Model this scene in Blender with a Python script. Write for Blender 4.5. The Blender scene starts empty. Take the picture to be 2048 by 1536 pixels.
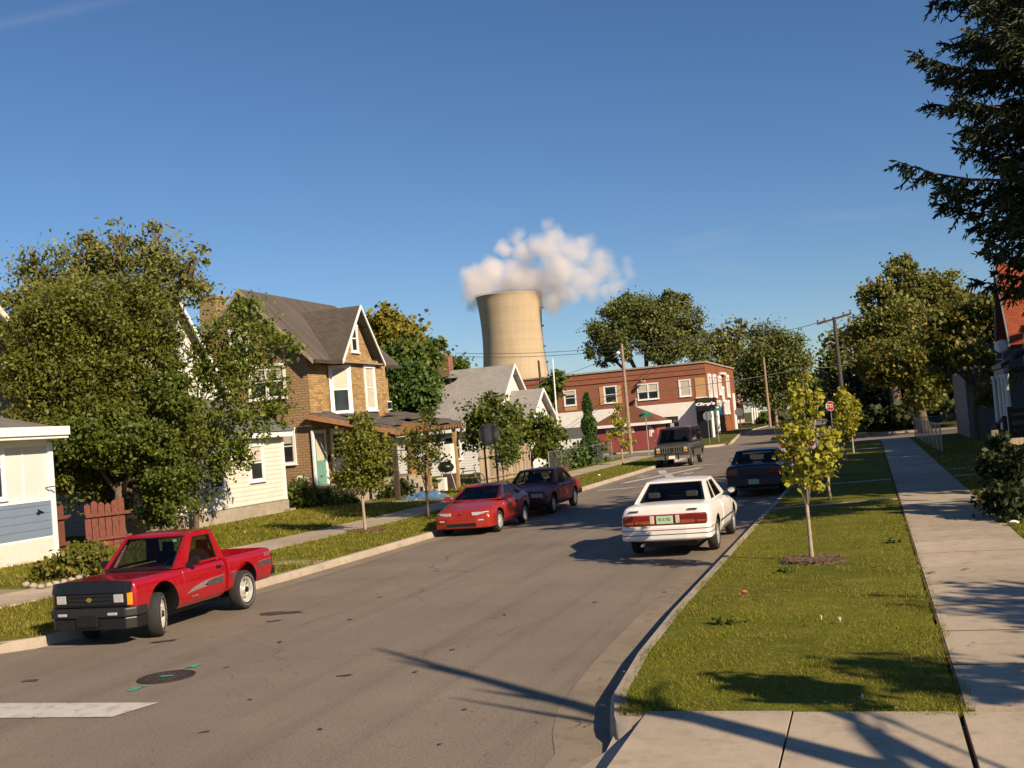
import bpy, bmesh, math, random
import numpy as np
from mathutils import Vector, Matrix
random.seed(7)
RNG = np.random.default_rng(11)
SC = bpy.context.scene
COL = SC.collection
PI = math.pi
rad = math.radians

# ------------------------------------------------------------------ camera calibration of the photograph
F_PX, CX, CY, ROLL, HCAM = 2200.0, 1024.0, 768.0, rad(4.8), 2.58
VPX, VPY = 1738.0, 803.0
def _ray(u, v): return np.array([u - CX, v - CY, F_PX])
_p1 = _ray(VPX, VPY); _p2 = _ray(VPX + 1000 * math.cos(ROLL), VPY - 1000 * math.sin(ROLL))
_yw = _p1 / np.linalg.norm(_p1)
_up = np.cross(_p2, _p1); _up /= np.linalg.norm(_up)
if _up[1] > 0: _up = -_up
_xw = np.cross(_yw, _up)
if _xw[0] < 0: _xw = -_xw
RW = np.array([_xw, _yw, _up])
def at(u, v, Y):
    r = RW @ _ray(u, v); t = Y / r[1]
    return Vector((r[0] * t, Y, HCAM + r[2] * t))
def gp(u, v, z=0.0):
    r = RW @ _ray(u, v); t = (z - HCAM) / r[2]
    return Vector((r[0] * t, r[1] * t, z))

cam_d = bpy.data.cameras.new('camera'); cam = bpy.data.objects.new('camera', cam_d); COL.objects.link(cam)
cam_d.sensor_width = 36.0; cam_d.lens = F_PX / 2048 * 36.0; cam_d.clip_end = 12000; cam_d.clip_start = 0.1
_m = Matrix.Identity(4)
for k, c in enumerate((np.array([1, 0, 0]), np.array([0, -1, 0]), np.array([0, 0, -1]))):
    w = RW @ c
    for j in range(3): _m[j][k] = w[j]
_m.translation = Vector((0, 0, HCAM))
cam.matrix_world = _m
SC.camera = cam

# ------------------------------------------------------------------ objects
def tag(o, label=None, cat=None, group=None, kind=None):
    if label: o['label'] = label
    if cat: o['category'] = cat
    if group: o['group'] = group
    if kind: o['kind'] = kind
    return o
def thing(name, label, cat, loc=(0, 0, 0), rz=0, group=None):
    o = bpy.data.objects.new(name, None); COL.objects.link(o)
    o.location = loc; o.rotation_euler = (0, 0, rz); o.empty_display_size = 0.3
    return tag(o, label, cat, group)
def root_off(parent):
    off = Vector((0, 0, 0)); p = parent
    while p is not None:
        off += Vector(p.location); p = p.parent
    return off
class MB:
    def __init__(s): s.v = []; s.f = []; s.mi = []; s.cur = 0
    def q(s, *pts):
        b = len(s.v); s.v.extend([tuple(p) for p in pts]); s.f.append(tuple(range(b, b + len(pts)))); s.mi.append(s.cur)
    def box(s, x0, x1, y0, y1, z0, z1):
        b = len(s.v)
        s.v.extend([(x0,y0,z0),(x1,y0,z0),(x1,y1,z0),(x0,y1,z0),(x0,y0,z1),(x1,y0,z1),(x1,y1,z1),(x0,y1,z1)])
        for f in ((0,3,2,1),(4,5,6,7),(0,1,5,4),(1,2,6,5),(2,3,7,6),(3,0,4,7)):
            s.f.append(tuple(b + i for i in f)); s.mi.append(s.cur)
        return s
    def hexa(s, p):   # 8 points: bottom ring 4, top ring 4 (counter-clockwise from above)
        b = len(s.v); s.v.extend([tuple(a) for a in p])
        for f in ((0,3,2,1),(4,5,6,7),(0,1,5,4),(1,2,6,5),(2,3,7,6),(3,0,4,7)):
            s.f.append(tuple(b + i for i in f)); s.mi.append(s.cur)
        return s
    def obox(s, c, sx, sy, sz, M=None):
        pts = [Vector((x*sx/2, y*sy/2, z*sz/2)) for z in (-1,1) for x, y in ((-1,-1),(1,-1),(1,1),(-1,1))]
        if M is not None: pts = [M @ p for p in pts]
        return s.hexa([Vector(c) + p for p in pts])
    def bar(s, a, b, w, h):
        a = Vector(a); b = Vector(b); d = (b - a); L = d.length; d.normalize()
        u = Vector((0, 0, 1)) if abs(d.z) < .95 else Vector((1, 0, 0))
        r = d.cross(u).normalized() * (w/2); u2 = r.cross(d).normalized() * (h/2)
        return s.hexa([a-r-u2, a+r-u2, b+r-u2, b-r-u2, a-r+u2, a+r+u2, b+r+u2, b-r+u2])
    def tube(s, pts, radii, n=8, cap=True):
        pts = [Vector(p) for p in pts]; rings = []
        for i, p in enumerate(pts):
            d = (pts[min(i+1, len(pts)-1)] - pts[max(i-1, 0)])
            if d.length < 1e-9: d = Vector((0,0,1))
            d.normalize()
            u = Vector((0,0,1)) if abs(d.z) < .9 else Vector((1,0,0))
            a = d.cross(u).normalized(); c = d.cross(a).normalized()
            r = radii[i] if hasattr(radii, '__len__') else radii
            b = len(s.v)
            for k in range(n):
                t = 2*PI*k/n; s.v.append(tuple(p + a*(r*math.cos(t)) + c*(r*math.sin(t))))
            rings.append(b)
        for i in range(len(rings)-1):
            for k in range(n):
                s.f.append((rings[i]+k, rings[i]+(k+1)%n, rings[i+1]+(k+1)%n, rings[i+1]+k)); s.mi.append(s.cur)
        if cap:
            s.f.append(tuple(rings[0]+k for k in reversed(range(n)))); s.mi.append(s.cur)
            s.f.append(tuple(rings[-1]+k for k in range(n))); s.mi.append(s.cur)
        return s
    def lathe(s, prof, c=(0,0,0), axis='z', n=24):
        rings = []
        for (h, r) in prof:
            b = len(s.v)
            for k in range(n):
                t = 2*PI*k/n; x, y = r*math.cos(t), r*math.sin(t)
                p = (x, y, h) if axis == 'z' else ((h, x, y) if axis == 'x' else (x, h, y))
                s.v.append((c[0]+p[0], c[1]+p[1], c[2]+p[2]))
            rings.append(b)
        for i in range(len(rings)-1):
            for k in range(n):
                s.f.append((rings[i]+k, rings[i]+(k+1)%n, rings[i+1]+(k+1)%n, rings[i+1]+k)); s.mi.append(s.cur)
        return s
    def prism(s, poly, d):   # extrude polygon by vector d
        b = len(s.v); n = len(poly); d = Vector(d)
        s.v.extend([tuple(p) for p in poly]); s.v.extend([tuple(Vector(p)+d) for p in poly])
        s.f.append(tuple(b+i for i in reversed(range(n)))); s.f.append(tuple(b+n+i for i in range(n)))
        s.mi += [s.cur]*2
        for i in range(n):
            s.f.append((b+i, b+(i+1)%n, b+n+(i+1)%n, b+n+i)); s.mi.append(s.cur)
        return s
    def build(s, name, mat, parent=None, smooth=False, bevel=0, seg=2, sub=0, world=True, fix=True):
        me = bpy.data.meshes.new(name)
        v = s.v
        if parent is not None and world:
            o = root_off(parent); v = [(a[0]-o.x, a[1]-o.y, a[2]-o.z) for a in v]
        me.from_pydata([tuple(map(float, a)) for a in v], [], s.f)
        mats = mat if isinstance(mat, (list, tuple)) else [mat]
        for m in mats: me.materials.append(m)
        if len(mats) > 1: me.polygons.foreach_set('material_index', s.mi)
        if fix:
            bm = bmesh.new(); bm.from_mesh(me)
            bmesh.ops.recalc_face_normals(bm, faces=bm.faces); bm.to_mesh(me); bm.free()
        if smooth:
            me.polygons.foreach_set('use_smooth', [True]*len(me.polygons))
            if smooth is not True: me.set_sharp_from_angle(angle=rad(smooth))
        me.update()
        ob = bpy.data.objects.new(name, me); COL.objects.link(ob)
        if parent is not None: ob.parent = parent
        if bevel:
            b = ob.modifiers.new('bevel', 'BEVEL'); b.width = bevel; b.segments = seg; b.limit_method = 'ANGLE'; b.angle_limit = rad(30)
        if sub:
            b = ob.modifiers.new('subsurf', 'SUBSURF'); b.levels = sub; b.render_levels = sub
        return ob
def apply_mods(ob):
    bpy.context.view_layer.update()
    dg = bpy.context.evaluated_depsgraph_get()
    me = bpy.data.meshes.new_from_object(ob.evaluated_get(dg))
    ob.modifiers.clear(); ob.data = me
def npmesh(name, V, faces_n, mat, parent=None, loops=None):
    """V (n,3) array, consecutive runs of faces_n vertices are faces"""
    me = bpy.data.meshes.new(name); n = len(V); nf = n // faces_n
    if parent is not None:
        o = root_off(parent); V = V - np.array([o.x, o.y, o.z])
    me.vertices.add(n); me.vertices.foreach_set('co', V.astype(np.float32).ravel())
    me.loops.add(n); me.loops.foreach_set('vertex_index', np.arange(n, dtype=np.int32))
    me.polygons.add(nf); me.polygons.foreach_set('loop_start', np.arange(0, n, faces_n, dtype=np.int32))
    me.materials.append(mat); me.update(calc_edges=True); me.validate()
    ob = bpy.data.objects.new(name, me); COL.objects.link(ob)
    if parent is not None: ob.parent = parent
    return ob
def text_obj(name, body, size, mat, parent, M, extrude=.003, align='CENTER', bold=0):
    cu = bpy.data.curves.new(name, 'FONT'); cu.body = body; cu.size = size; cu.extrude = extrude
    cu.align_x = align; cu.align_y = 'CENTER'; cu.offset = bold
    o = bpy.data.objects.new(name, cu); COL.objects.link(o)
    bpy.context.view_layer.update()
    me = bpy.data.meshes.new_from_object(o.evaluated_get(bpy.context.evaluated_depsgraph_get()))
    bpy.data.objects.remove(o); bpy.data.curves.remove(cu)
    me.materials.clear(); me.materials.append(mat)
    me.transform(M)
    ob = bpy.data.objects.new(name, me); COL.objects.link(ob)
    if parent is not None: ob.parent = parent
    return ob
def frame_M(loc, xdir, ydir):
    x = Vector(xdir).normalized(); y = Vector(ydir).normalized(); z = x.cross(y)
    m = Matrix.Identity(4)
    for j in range(3): m[j][0] = x[j]; m[j][1] = y[j]; m[j][2] = z[j]
    m.translation = Vector(loc); return m

# ------------------------------------------------------------------ materials
class NT:
    def __init__(s, name):
        s.m = bpy.data.materials.new(name); s.m.use_nodes = True; s.t = s.m.node_tree; s.t.nodes.clear()
        s.out = s.n('ShaderNodeOutputMaterial')
    def n(s, typ, **kw):
        nd = s.t.nodes.new(typ)
        for k, v in kw.items(): setattr(nd, k, v)
        return nd
    def l(s, a, b): s.t.links.new(a, b)
    def setin(s, nd, **kw):
        for k, v in kw.items(): nd.inputs[k.replace('_', ' ')].default_value = v
    def coords(s, kind='Object', scale=(1,1,1)):
        tc = s.n('ShaderNodeTexCoord'); mp = s.n('ShaderNodeMapping'); mp.inputs['Scale'].default_value = scale
        s.l(tc.outputs[kind], mp.inputs['Vector']); return mp.outputs[0]
    def noise(s, vec, scale, detail=4, rough=.55, dist=0):
        nd = s.n('ShaderNodeTexNoise'); s.setin(nd, Scale=scale, Detail=detail, Roughness=rough, Distortion=dist)
        s.l(vec, nd.inputs['Vector']); return nd.outputs['Fac']
    def ramp(s, fac, stops, interp='LINEAR'):
        nd = s.n('ShaderNodeValToRGB'); cr = nd.color_ramp; cr.interpolation = interp
        while len(cr.elements) < len(stops): cr.elements.new(.5)
        for e, (p, c) in zip(cr.elements, stops):
            e.position = p; e.color = (*c, 1) if len(c) == 3 else c
        s.l(fac, nd.inputs[0]); return nd.outputs['Color']
    def mix(s, fac, a, b, mode='MIX'):
        nd = s.n('ShaderNodeMix', data_type='RGBA', blend_type=mode)
        for sock, val in ((nd.inputs[0], fac), (nd.inputs[6], a), (nd.inputs[7], b)):
            if hasattr(val, 'is_output'): s.l(val, sock)
            else: sock.default_value = val if not isinstance(val, tuple) else ((*val, 1) if len(val) == 3 else val)
        return nd.outputs[2]
    def math(s, op, a, b=None, clamp=False):
        nd = s.n('ShaderNodeMath', operation=op, use_clamp=clamp)
        for i, val in enumerate((a, b)):
            if val is None: continue
            if hasattr(val, 'is_output'): s.l(val, nd.inputs[i])
            else: nd.inputs[i].default_value = val
        return nd.outputs[0]
    def bump(s, h, strength=.4, dist=.02):
        nd = s.n('ShaderNodeBump'); s.setin(nd, Strength=strength, Distance=dist); s.l(h, nd.inputs['Height']); return nd.outputs[0]
    def bsdf(s, col, rough=.8, metal=0, normal=None, coat=0, spec=.5, alpha=None):
        b = s.n('ShaderNodeBsdfPrincipled')
        if hasattr(col, 'is_output'): s.l(col, b.inputs['Base Color'])
        else: b.inputs['Base Color'].default_value = (*col, 1)
        if hasattr(rough, 'is_output'): s.l(rough, b.inputs['Roughness'])
        else: b.inputs['Roughness'].default_value = rough
        b.inputs['Metallic'].default_value = metal; b.inputs['Coat Weight'].default_value = coat
        b.inputs['Specular IOR Level'].default_value = spec
        if coat: b.inputs['Coat Roughness'].default_value = .04
        if normal is not None: s.l(normal, b.inputs['Normal'])
        s.l(b.outputs[0], s.out.inputs['Surface']); return b
def sc(c, k): return tuple(min(1, x*k) for x in c)
def m_plain(name, col, rough=.6, metal=0, coat=0, var=.12, scale=6, spec=.5, bump=0):
    t = NT(name); v = t.coords()
    n = t.noise(v, scale, 5)
    c = t.ramp(n, [(.25, sc(col, 1-var)), (.75, sc(col, 1+var))])
    nm = t.bump(t.noise(v, scale*8, 3), bump, .01) if bump else None
    t.bsdf(c, rough, metal, nm, coat, spec); return t.m
def m_paint(name, col, rough=.35, dirt=.25, coat=.4):
    t = NT(name); v = t.coords()
    n = t.noise(v, 3, 6)
    c = t.mix(t.ramp(n, [(.45, (0,0,0)), (.8, (dirt,)*3)]), col, sc((.24,.2,.16), .8))
    t.bsdf(c, t.ramp(n, [(.3, (rough*.8,)*3), (.8, (rough*1.5,)*3)]), 0, None, coat); return t.m
def m_wallcoord(t, su=1.0, sv=1.0, mode='wall'):
    tc = t.n('ShaderNodeTexCoord'); sp = t.n('ShaderNodeSeparateXYZ'); t.l(tc.outputs['Object'], sp.inputs[0])
    if mode == 'wall': u = t.math('ADD', sp.outputs[0], sp.outputs[1]); w = sp.outputs[2]
    elif mode == 'roofx': u = sp.outputs[0]; w = t.math('ADD', sp.outputs[1], sp.outputs[2])
    else: u = sp.outputs[1]; w = t.math('ADD', sp.outputs[0], sp.outputs[2])
    cb = t.n('ShaderNodeCombineXYZ'); t.l(t.math('MULTIPLY', u, su), cb.inputs[0]); t.l(t.math('MULTIPLY', w, sv), cb.inputs[1])
    return cb.outputs[0]
def m_brick(name, c1, c2, mortar, bw=.22, bh=.075, ms=.012, mode='wall', rough=.9, stain=(.1,.08,.06), sf=.35, bumpS=.5):
    t = NT(name); v = m_wallcoord(t, mode=mode)
    b = t.n('ShaderNodeTexBrick'); t.l(v, b.inputs['Vector'])
    t.setin(b, Scale=1, Mortar_Size=ms, Mortar_Smooth=.2, Bias=0, Brick_Width=bw, Row_Height=bh)
    b.inputs['Color1'].default_value = (*c1, 1); b.inputs['Color2'].default_value = (*c2, 1); b.inputs['Mortar'].default_value = (*mortar, 1)
    n = t.noise(t.coords(), 1.3, 6); n2 = t.noise(t.coords(), 9, 4)
    c = t.mix(t.ramp(n, [(.45, (0,0,0)), (.85, (sf,)*3)]), b.outputs['Color'], stain)
    c = t.mix(.22, c, t.ramp(n2, [(.3, (.35,.35,.35)), (.7, (1,1,1))]), 'MULTIPLY')
    h = t.math('SUBTRACT', n2, b.outputs['Fac'])
    t.bsdf(c, rough, 0, t.bump(h, bumpS, .01)); return t.m
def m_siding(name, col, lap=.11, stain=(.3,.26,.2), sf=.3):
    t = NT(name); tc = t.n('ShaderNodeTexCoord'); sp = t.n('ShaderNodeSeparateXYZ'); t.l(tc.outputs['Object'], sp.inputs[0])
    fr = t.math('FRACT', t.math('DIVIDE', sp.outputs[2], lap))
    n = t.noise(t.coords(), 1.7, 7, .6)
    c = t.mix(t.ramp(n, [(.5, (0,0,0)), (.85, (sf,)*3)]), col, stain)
    c = t.mix(1.0, c, t.ramp(fr, [(.0, (.62,.6,.57)), (.1, (.97,.97,.97)), (.5, (1,1,1)), (.96, (1,1,1)), (1.0, (.7,.68,.65))]), 'MULTIPLY')  # shade line at each lap edge, painted into the colour
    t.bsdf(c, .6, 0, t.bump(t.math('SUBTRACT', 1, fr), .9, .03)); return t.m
def m_shingle(name, c1, c2, mode='roofx', streak=.3):
    t = NT(name); v = m_wallcoord(t, mode=mode)
    b = t.n('ShaderNodeTexBrick'); t.l(v, b.inputs['Vector'])
    t.setin(b, Scale=1, Mortar_Size=.012, Mortar_Smooth=.4, Bias=0, Brick_Width=.32, Row_Height=.2)
    b.inputs['Color1'].default_value = (*c1, 1); b.inputs['Color2'].default_value = (*c2, 1); b.inputs['Mortar'].default_value = (*sc(c1, .55), 1)
    n = t.noise(t.coords(), .7, 7, .65); n2 = t.noise(t.coords(), 25, 3)
    c = t.mix(.3, b.outputs['Color'], t.ramp(n, [(.3, (.4,.38,.35)), (.7, (1.1,1.08,1.05))]), 'MULTIPLY')
    c = t.mix(.3, c, t.ramp(n2, [(.3, (.3,.3,.3)), (.7, (1,1,1))]), 'MULTIPLY')
    t.bsdf(c, .95, 0, t.bump(t.math('SUBTRACT', n2, b.outputs['Fac']), .5, .015)); return t.m
def m_leaf(name, c_dark, c_mid, c_light, light_amt=.25, trans=.35, extra=None):
    t = NT(name); v = t.coords()
    g = t.n('ShaderNodeNewGeometry')
    n = t.noise(v, .9, 4)
    st = [(0, c_dark), (.45, c_mid), (1-light_amt, c_mid), (1, c_light)]
    if extra: st.append((1.0, extra)); st[3] = (.94, c_light)
    f = t.math('ADD', t.math('MULTIPLY', g.outputs['Random Per Island'], .75), t.math('MULTIPLY', n, .3), True)
    c = t.ramp(f, st)
    d = t.n('ShaderNodeBsdfPrincipled'); t.l(c, d.inputs['Base Color']); d.inputs['Roughness'].default_value = .55; d.inputs['Specular IOR Level'].default_value = .35
    tr = t.n('ShaderNodeBsdfTranslucent'); t.l(t.mix(.5, c, (.5,.55,.05), 'MIX') if False else c, tr.inputs['Color'])
    mx = t.n('ShaderNodeMixShader'); mx.inputs[0].default_value = trans
    t.l(d.outputs[0], mx.inputs[1]); t.l(tr.outputs[0], mx.inputs[2]); t.l(mx.outputs[0], t.out.inputs['Surface']); return t.m
def m_glass(name, tint=(.35,.4,.42), rough=.02, refl=1.0):
    t = NT(name); lw = t.n('ShaderNodeLayerWeight')
    f5 = t.math('POWER', lw.outputs['Facing'], 5.0); fsum = t.math('ADD', .045, t.math('MULTIPLY', f5, .8))
    tr = t.n('ShaderNodeBsdfTransparent'); tr.inputs[0].default_value = (*tint, 1)
    gl = t.n('ShaderNodeBsdfGlossy'); gl.inputs['Roughness'].default_value = rough
    mx = t.n('ShaderNodeMixShader'); t.l(t.math('MULTIPLY', fsum, refl, True), mx.inputs[0])
    t.l(tr.outputs[0], mx.inputs[1]); t.l(gl.outputs[0], mx.inputs[2]); t.l(mx.outputs[0], t.out.inputs['Surface']); return t.m
def m_emit(name, col, s):
    t = NT(name); e = t.n('ShaderNodeEmission'); e.inputs[0].default_value = (*col, 1); e.inputs[1].default_value = s
    t.l(e.outputs[0], t.out.inputs['Surface']); return t.m
M = {}
M['white'] = m_plain('white_paint', (.74,.71,.66), .55, var=.07, scale=3)
M['offwhite'] = m_plain('off_white_panel', (.72,.68,.63), .6, var=.06, scale=2)
M['trim'] = m_plain('trim_white', (.78,.77,.74), .5, var=.06)
M['darkhole'] = m_plain('dark_interior', (.012,.012,.012), .9)
M['pane'] = m_plain('window_pane', (.02,.024,.028), .06, var=.5, scale=1.2, spec=.8)
M['blind'] = m_plain('window_blind', (.5,.45,.36), .7)
M['black'] = m_plain('black_plastic', (.009,.009,.01), .4, var=.25)
M['rubber'] = m_plain('tyre_rubber', (.022,.021,.02), .85, var=.3, scale=20)
M['steel'] = m_plain('bare_steel', (.55,.52,.48), .35, .85, var=.2, scale=10)
M['chrome'] = m_plain('chrome', (.75,.74,.72), .12, 1.0, var=.1)
M['grey_metal'] = m_plain('galvanised_metal', (.36,.36,.36), .5, .6, var=.2, scale=12)
M['sign_back'] = m_plain('sign_back_metal', (.17,.165,.155), .55, .3, var=.2, scale=5)
M['wood_dark'] = m_plain('dark_stained_wood', (.05,.035,.025), .85, var=.4, scale=9, bump=.3)
M['wood_tan'] = m_plain('treated_wood', (.32,.2,.085), .8, var=.3, scale=7, bump=.3)
M['wood_grey_plain'] = m_plain('weathered_wood', (.42,.34,.25), .9, var=.25, scale=6, bump=.4)
M['pole'] = m_plain('utility_pole_wood', (.3,.21,.14), .9, var=.3, scale=7, bump=.4)
M['pole_dark'] = m_plain('creosote_pole_wood', (.07,.055,.045), .9, var=.35, scale=7, bump=.4)
M['bark'] = m_plain('bark', (.12,.085,.055), .95, var=.4, scale=12, bump=.8)
M['bark_pale'] = m_plain('pale_bark', (.33,.26,.18), .9, var=.3, scale=20, bump=.5)
M['wire'] = m_plain('wire_black', (.06,.055,.05), .7)
M['wire_pale'] = m_plain('wire_aluminium', (.35,.33,.3), .5, .5)  # paler and more metallic than the black wire
M['headlamp'] = m_plain('headlamp_glass', (.85,.85,.83), .12, .6, coat=1, var=.15, scale=30)
M['amber'] = m_plain('amber_lens', (.75,.25,.01), .15, coat=1, var=.15, scale=40)
M['redlens'] = m_plain('red_lens', (.16,.006,.006), .15, coat=1, var=.2, scale=30)
M['orangelens'] = m_plain('orange_lens', (.32,.055,.008), .15, coat=1, var=.2, scale=30)
M['cloth_dark'] = m_plain('seat_cloth', (.016,.016,.018), .9, var=.2)
M['glass'] = m_glass('car_glass', (.45,.5,.5))
M['glass_dark'] = m_glass('tinted_glass', (.12,.13,.14))

def m_boards(name, col, var=.3):
    t = NT(name); g = t.n('ShaderNodeNewGeometry'); v = t.coords('Object', (9, 9, .7)); n = t.noise(v, 3, 5, .6)
    c = t.mix(1.0, t.ramp(g.outputs['Random Per Island'], [(0, sc(col, 1-var)), (1, sc(col, 1+var))]), t.ramp(n, [(.3, (.6,.57,.53)), (.65, (1.08,1.06,1.04))]), 'MULTIPLY')
    t.bsdf(c, .92, 0, t.bump(n, .5, .01), 0, .2); return t.m
M['wood_grey'] = m_boards('weathered_boards', (.36,.29,.21))
# ================================================================== SETTING
def rise(y):
    t = min(1, max(0, (y - 91) / 11)); return .75 * t*t*(3-2*t)
def m_asphalt(name, base=(.225,.182,.14), streak=True):
    t = NT(name); v = t.coords()
    big = t.noise(v, .35, 5, .6); fine = t.noise(v, 42, 4, .75); mid = t.noise(v, 6, 5, .65)
    c = t.ramp(big, [(.3, sc(base, .82)), (.7, sc(base, 1.12))])
    vs = t.coords('Object', (2.2, .06, 1)); st = t.noise(vs, 1.0, 5, .6)
    c = t.mix(.4, c, t.ramp(st, [(.34, (.66,.63,.6)), (.5, (1,1,1)), (.68, (1.14,1.13,1.1))]), 'MULTIPLY')
    c = t.mix(.75, c, t.ramp(fine, [(.36, (.38,.37,.36)), (.5, (.95,.95,.95)), (.64, (1.15,1.15,1.15)), (.74, (1.75,1.68,1.6))]), 'MULTIPLY')
    c = t.mix(1.0, c, t.ramp(mid, [(.27, (.5,.49,.48)), (.38, (1,1,1))]), 'MULTIPLY')
    vo = t.n('ShaderNodeTexVoronoi', feature='DISTANCE_TO_EDGE'); t.setin(vo, Scale=.3, Randomness=1.0)
    wv = t.n('ShaderNodeVectorMath', operation='ADD'); nz = t.n('ShaderNodeTexNoise'); t.setin(nz, Scale=.7, Detail=6)
    t.l(v, nz.inputs['Vector']); t.l(v, wv.inputs[0]); t.l(nz.outputs['Color'], wv.inputs[1]); t.l(wv.outputs[0], vo.inputs['Vector'])
    crack = t.ramp(vo.outputs['Distance'], [(.002, (.22,.21,.2)), (.006, (1,1,1))])
    cm = t.ramp(t.noise(v, .18, 2), [(.5, (0,0,0)), (.62, (1,1,1))])
    c = t.mix(t.math('MULTIPLY', cm, .6), c, t.mix(1.0, c, crack, 'MULTIPLY'))
    t.bsdf(c, t.ramp(fine, [(.3, (.75,)*3), (.7, (.95,)*3)]), 0, t.bump(fine, .5, .006), 0, .3); return t.m
def m_concrete(name, base, stain=.35, slab=False):
    t = NT(name); v = t.coords()
    big = t.noise(v, .8, 6, .65); fine = t.noise(v, 60, 3, .7); mid = t.noise(v, 5, 5, .6)
    c = t.ramp(big, [(.3, sc(base, .8)), (.7, sc(base, 1.1))])
    c = t.mix(.35, c, t.ramp(fine, [(.3, (.6,.6,.6)), (.7, (1.15,1.15,1.15))]), 'MULTIPLY')
    c = t.mix(stain, c, t.ramp(mid, [(.3, (.5,.48,.46)), (.5, (1,1,1))]), 'MULTIPLY')
    if slab:
        g = t.n('ShaderNodeNewGeometry')
        c = t.mix(.8, c, t.ramp(g.outputs['Random Per Island'], [(0, (.86,.85,.84)), (1, (1.1,1.09,1.07))]), 'MULTIPLY')
    t.bsdf(c, .9, 0, t.bump(fine, .3, .004), 0, .25); return t.m
def m_turf(name, a, b, d):
    t = NT(name); v = t.coords()
    big = t.noise(v, .5, 5, .6); fine = t.noise(v, 30, 4, .7); mid = t.noise(v, 4, 5, .65)
    c = t.ramp(big, [(.32, a), (.62, b)])
    c = t.mix(t.ramp(mid, [(.52, (0,0,0)), (.72, (.75,)*3)]), c, d)
    c = t.mix(.8, c, t.ramp(fine, [(.3, (.35,.35,.35)), (.7, (1.35,1.35,1.3))]), 'MULTIPLY')
    t.bsdf(c, .95, 0, t.bump(fine, .9, .03), 0, .15); return t.m
M['asphalt'] = m_asphalt('asphalt')
M['concrete'] = m_concrete('pale_concrete', (.4,.33,.26))
M['walk'] = m_concrete('sidewalk_concrete', (.45,.37,.28), .4, True)
M['gutter'] = m_concrete('gutter_concrete', (.26,.208,.15), .5)
M['foundation'] = m_concrete('foundation_concrete', (.38,.32,.25), .6)
M['turf'] = m_turf('turf', (.1,.11,.008), (.165,.165,.014), (.27,.2,.045))
M['turf_far'] = m_turf('far_turf', (.07,.08,.015), (.11,.11,.022), (.16,.125,.045))
M['soil'] = m_plain('soil_mulch', (.13,.075,.045), .95, var=.45, scale=25, bump=.8)
M['dirt'] = m_plain('bare_dirt', (.26,.2,.14), .95, var=.25, scale=8, bump=.4)
M['paint_line'] = m_concrete('road_paint', (.55,.51,.46), .7)

def sheet(name, pts_rows, mat, kind='structure'):
    mb = MB(); nr = len(pts_rows)
    base = []
    for r in pts_rows: base.append(len(mb.v)); mb.v.extend([tuple(p) for p in r])
    for i in range(nr-1):
        for j in range(len(pts_rows[i])-1):
            mb.f.append((base[i]+j, base[i]+j+1, base[i+1]+j+1, base[i+1]+j)); mb.mi.append(0)
    return tag(mb.build(name, mat), kind=kind)

YS = [-60, -20, 0, 5, 8, 9.2, 11, 13, 15, 18, 22, 28, 36, 46, 60, 74, 84, 91, 93, 95, 97, 99, 102, 130, 180, 300, 700, 2500]
sheet('ground', [[(x, y, -.12 + rise(y)) for x in (-2500, -300, -60, -30, -11, -2, 3, 30, 300, 2500)] for y in YS], M['turf_far'])

def lerp_tab(tab, y):
    ys = [a for a, b in tab]; xs = [b for a, b in tab]; return float(np.interp(y, ys, xs))
KL = [(12.55, -12.4), (13.2, -11.85), (14.2, -11.6), (16, -11.5), (20, -11.25), (26, -11.08), (34, -11.02), (71, -11.0)]
KR = [(8.45, -2.12), (9.0, -2.3), (9.8, -2.48), (11.5, -2.6), (14, -2.66), (71, -2.68)]
def kl(y): return lerp_tab(KL, y)
def kr(y): return lerp_tab(KR, y)
# roadway
rows = []
for y in YS[1:-2]:
    x0, x1 = -11.6, -2.2
    if y < 15: x0 = -13
    rows.append([(x0 + (x1-x0)*k/6, y, rise(y)) for k in range(7)])
sheet('road', rows, M['asphalt'])
sheet('road', [[(x, y, -.006) for x in (-90, -30, -12.5, -2.0, 10, 60)] for y in (-14, 0, 8.6, 12.62)], M['asphalt'])
sheet('road', [[(x, y, .004) for x in (-90, -30, -11.0, -2.7, 10, 80)] for y in (73.6, 80, 88)], M['asphalt'])

def kerb(path, side, w=.16, h=.15, taper0=0, z=0):
    """path runs along the road edge; side=+1 puts the kerb to the left of the direction of travel"""
    mb = MB(); P = [Vector((x, y, z)) for x, y in path]; rings = []
    for i, p in enumerate(P):
        d = (P[min(i+1, len(P)-1)] - P[max(i-1, 0)]).normalized(); n = Vector((-d.y, d.x, 0)) * side
        hh = h
        if taper0 and i == 0: hh = .02
        zz = rise(p.y)
        prof = [(0, -.1), (.0, hh*.2), (.025, hh*.8), (.05, hh), (w, hh), (w, -.1)]
        b = len(mb.v)
        for a, c in prof: mb.v.append(tuple(p + n*a + Vector((0, 0, c + zz))))
        rings.append(b)
    for i in range(len(rings)-1):
        for k in range(5):
            mb.f.append((rings[i]+k, rings[i]+k+1, rings[i+1]+k+1, rings[i+1]+k)); mb.mi.append(0)
    for b in (rings[0], rings[-1]): mb.f.append(tuple(b+k for k in range(6))); mb.mi.append(0)
    return tag(mb.build('kerb', M['concrete'], smooth=40), kind='structure')
ysl = [14.2, 15, 16, 18, 20, 22, 24, 26, 30, 34, 40, 50, 60, 67]
pl = [(-40, 12.6), (-20, 12.6), (-13.2, 12.62), (-12.4, 12.75), (-11.85, 13.25)] + [(kl(y), y) for y in ysl] + [(-11.05, 69), (-11.5, 71.5), (-12.8, 73.2), (-15, 73.6), (-80, 73.6)]
kerb(pl, 1)
ysr = [8.45, 8.75, 9.0, 9.4, 9.8, 10.4, 11.5, 14, 18, 24, 32, 45, 58, 67]
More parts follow.
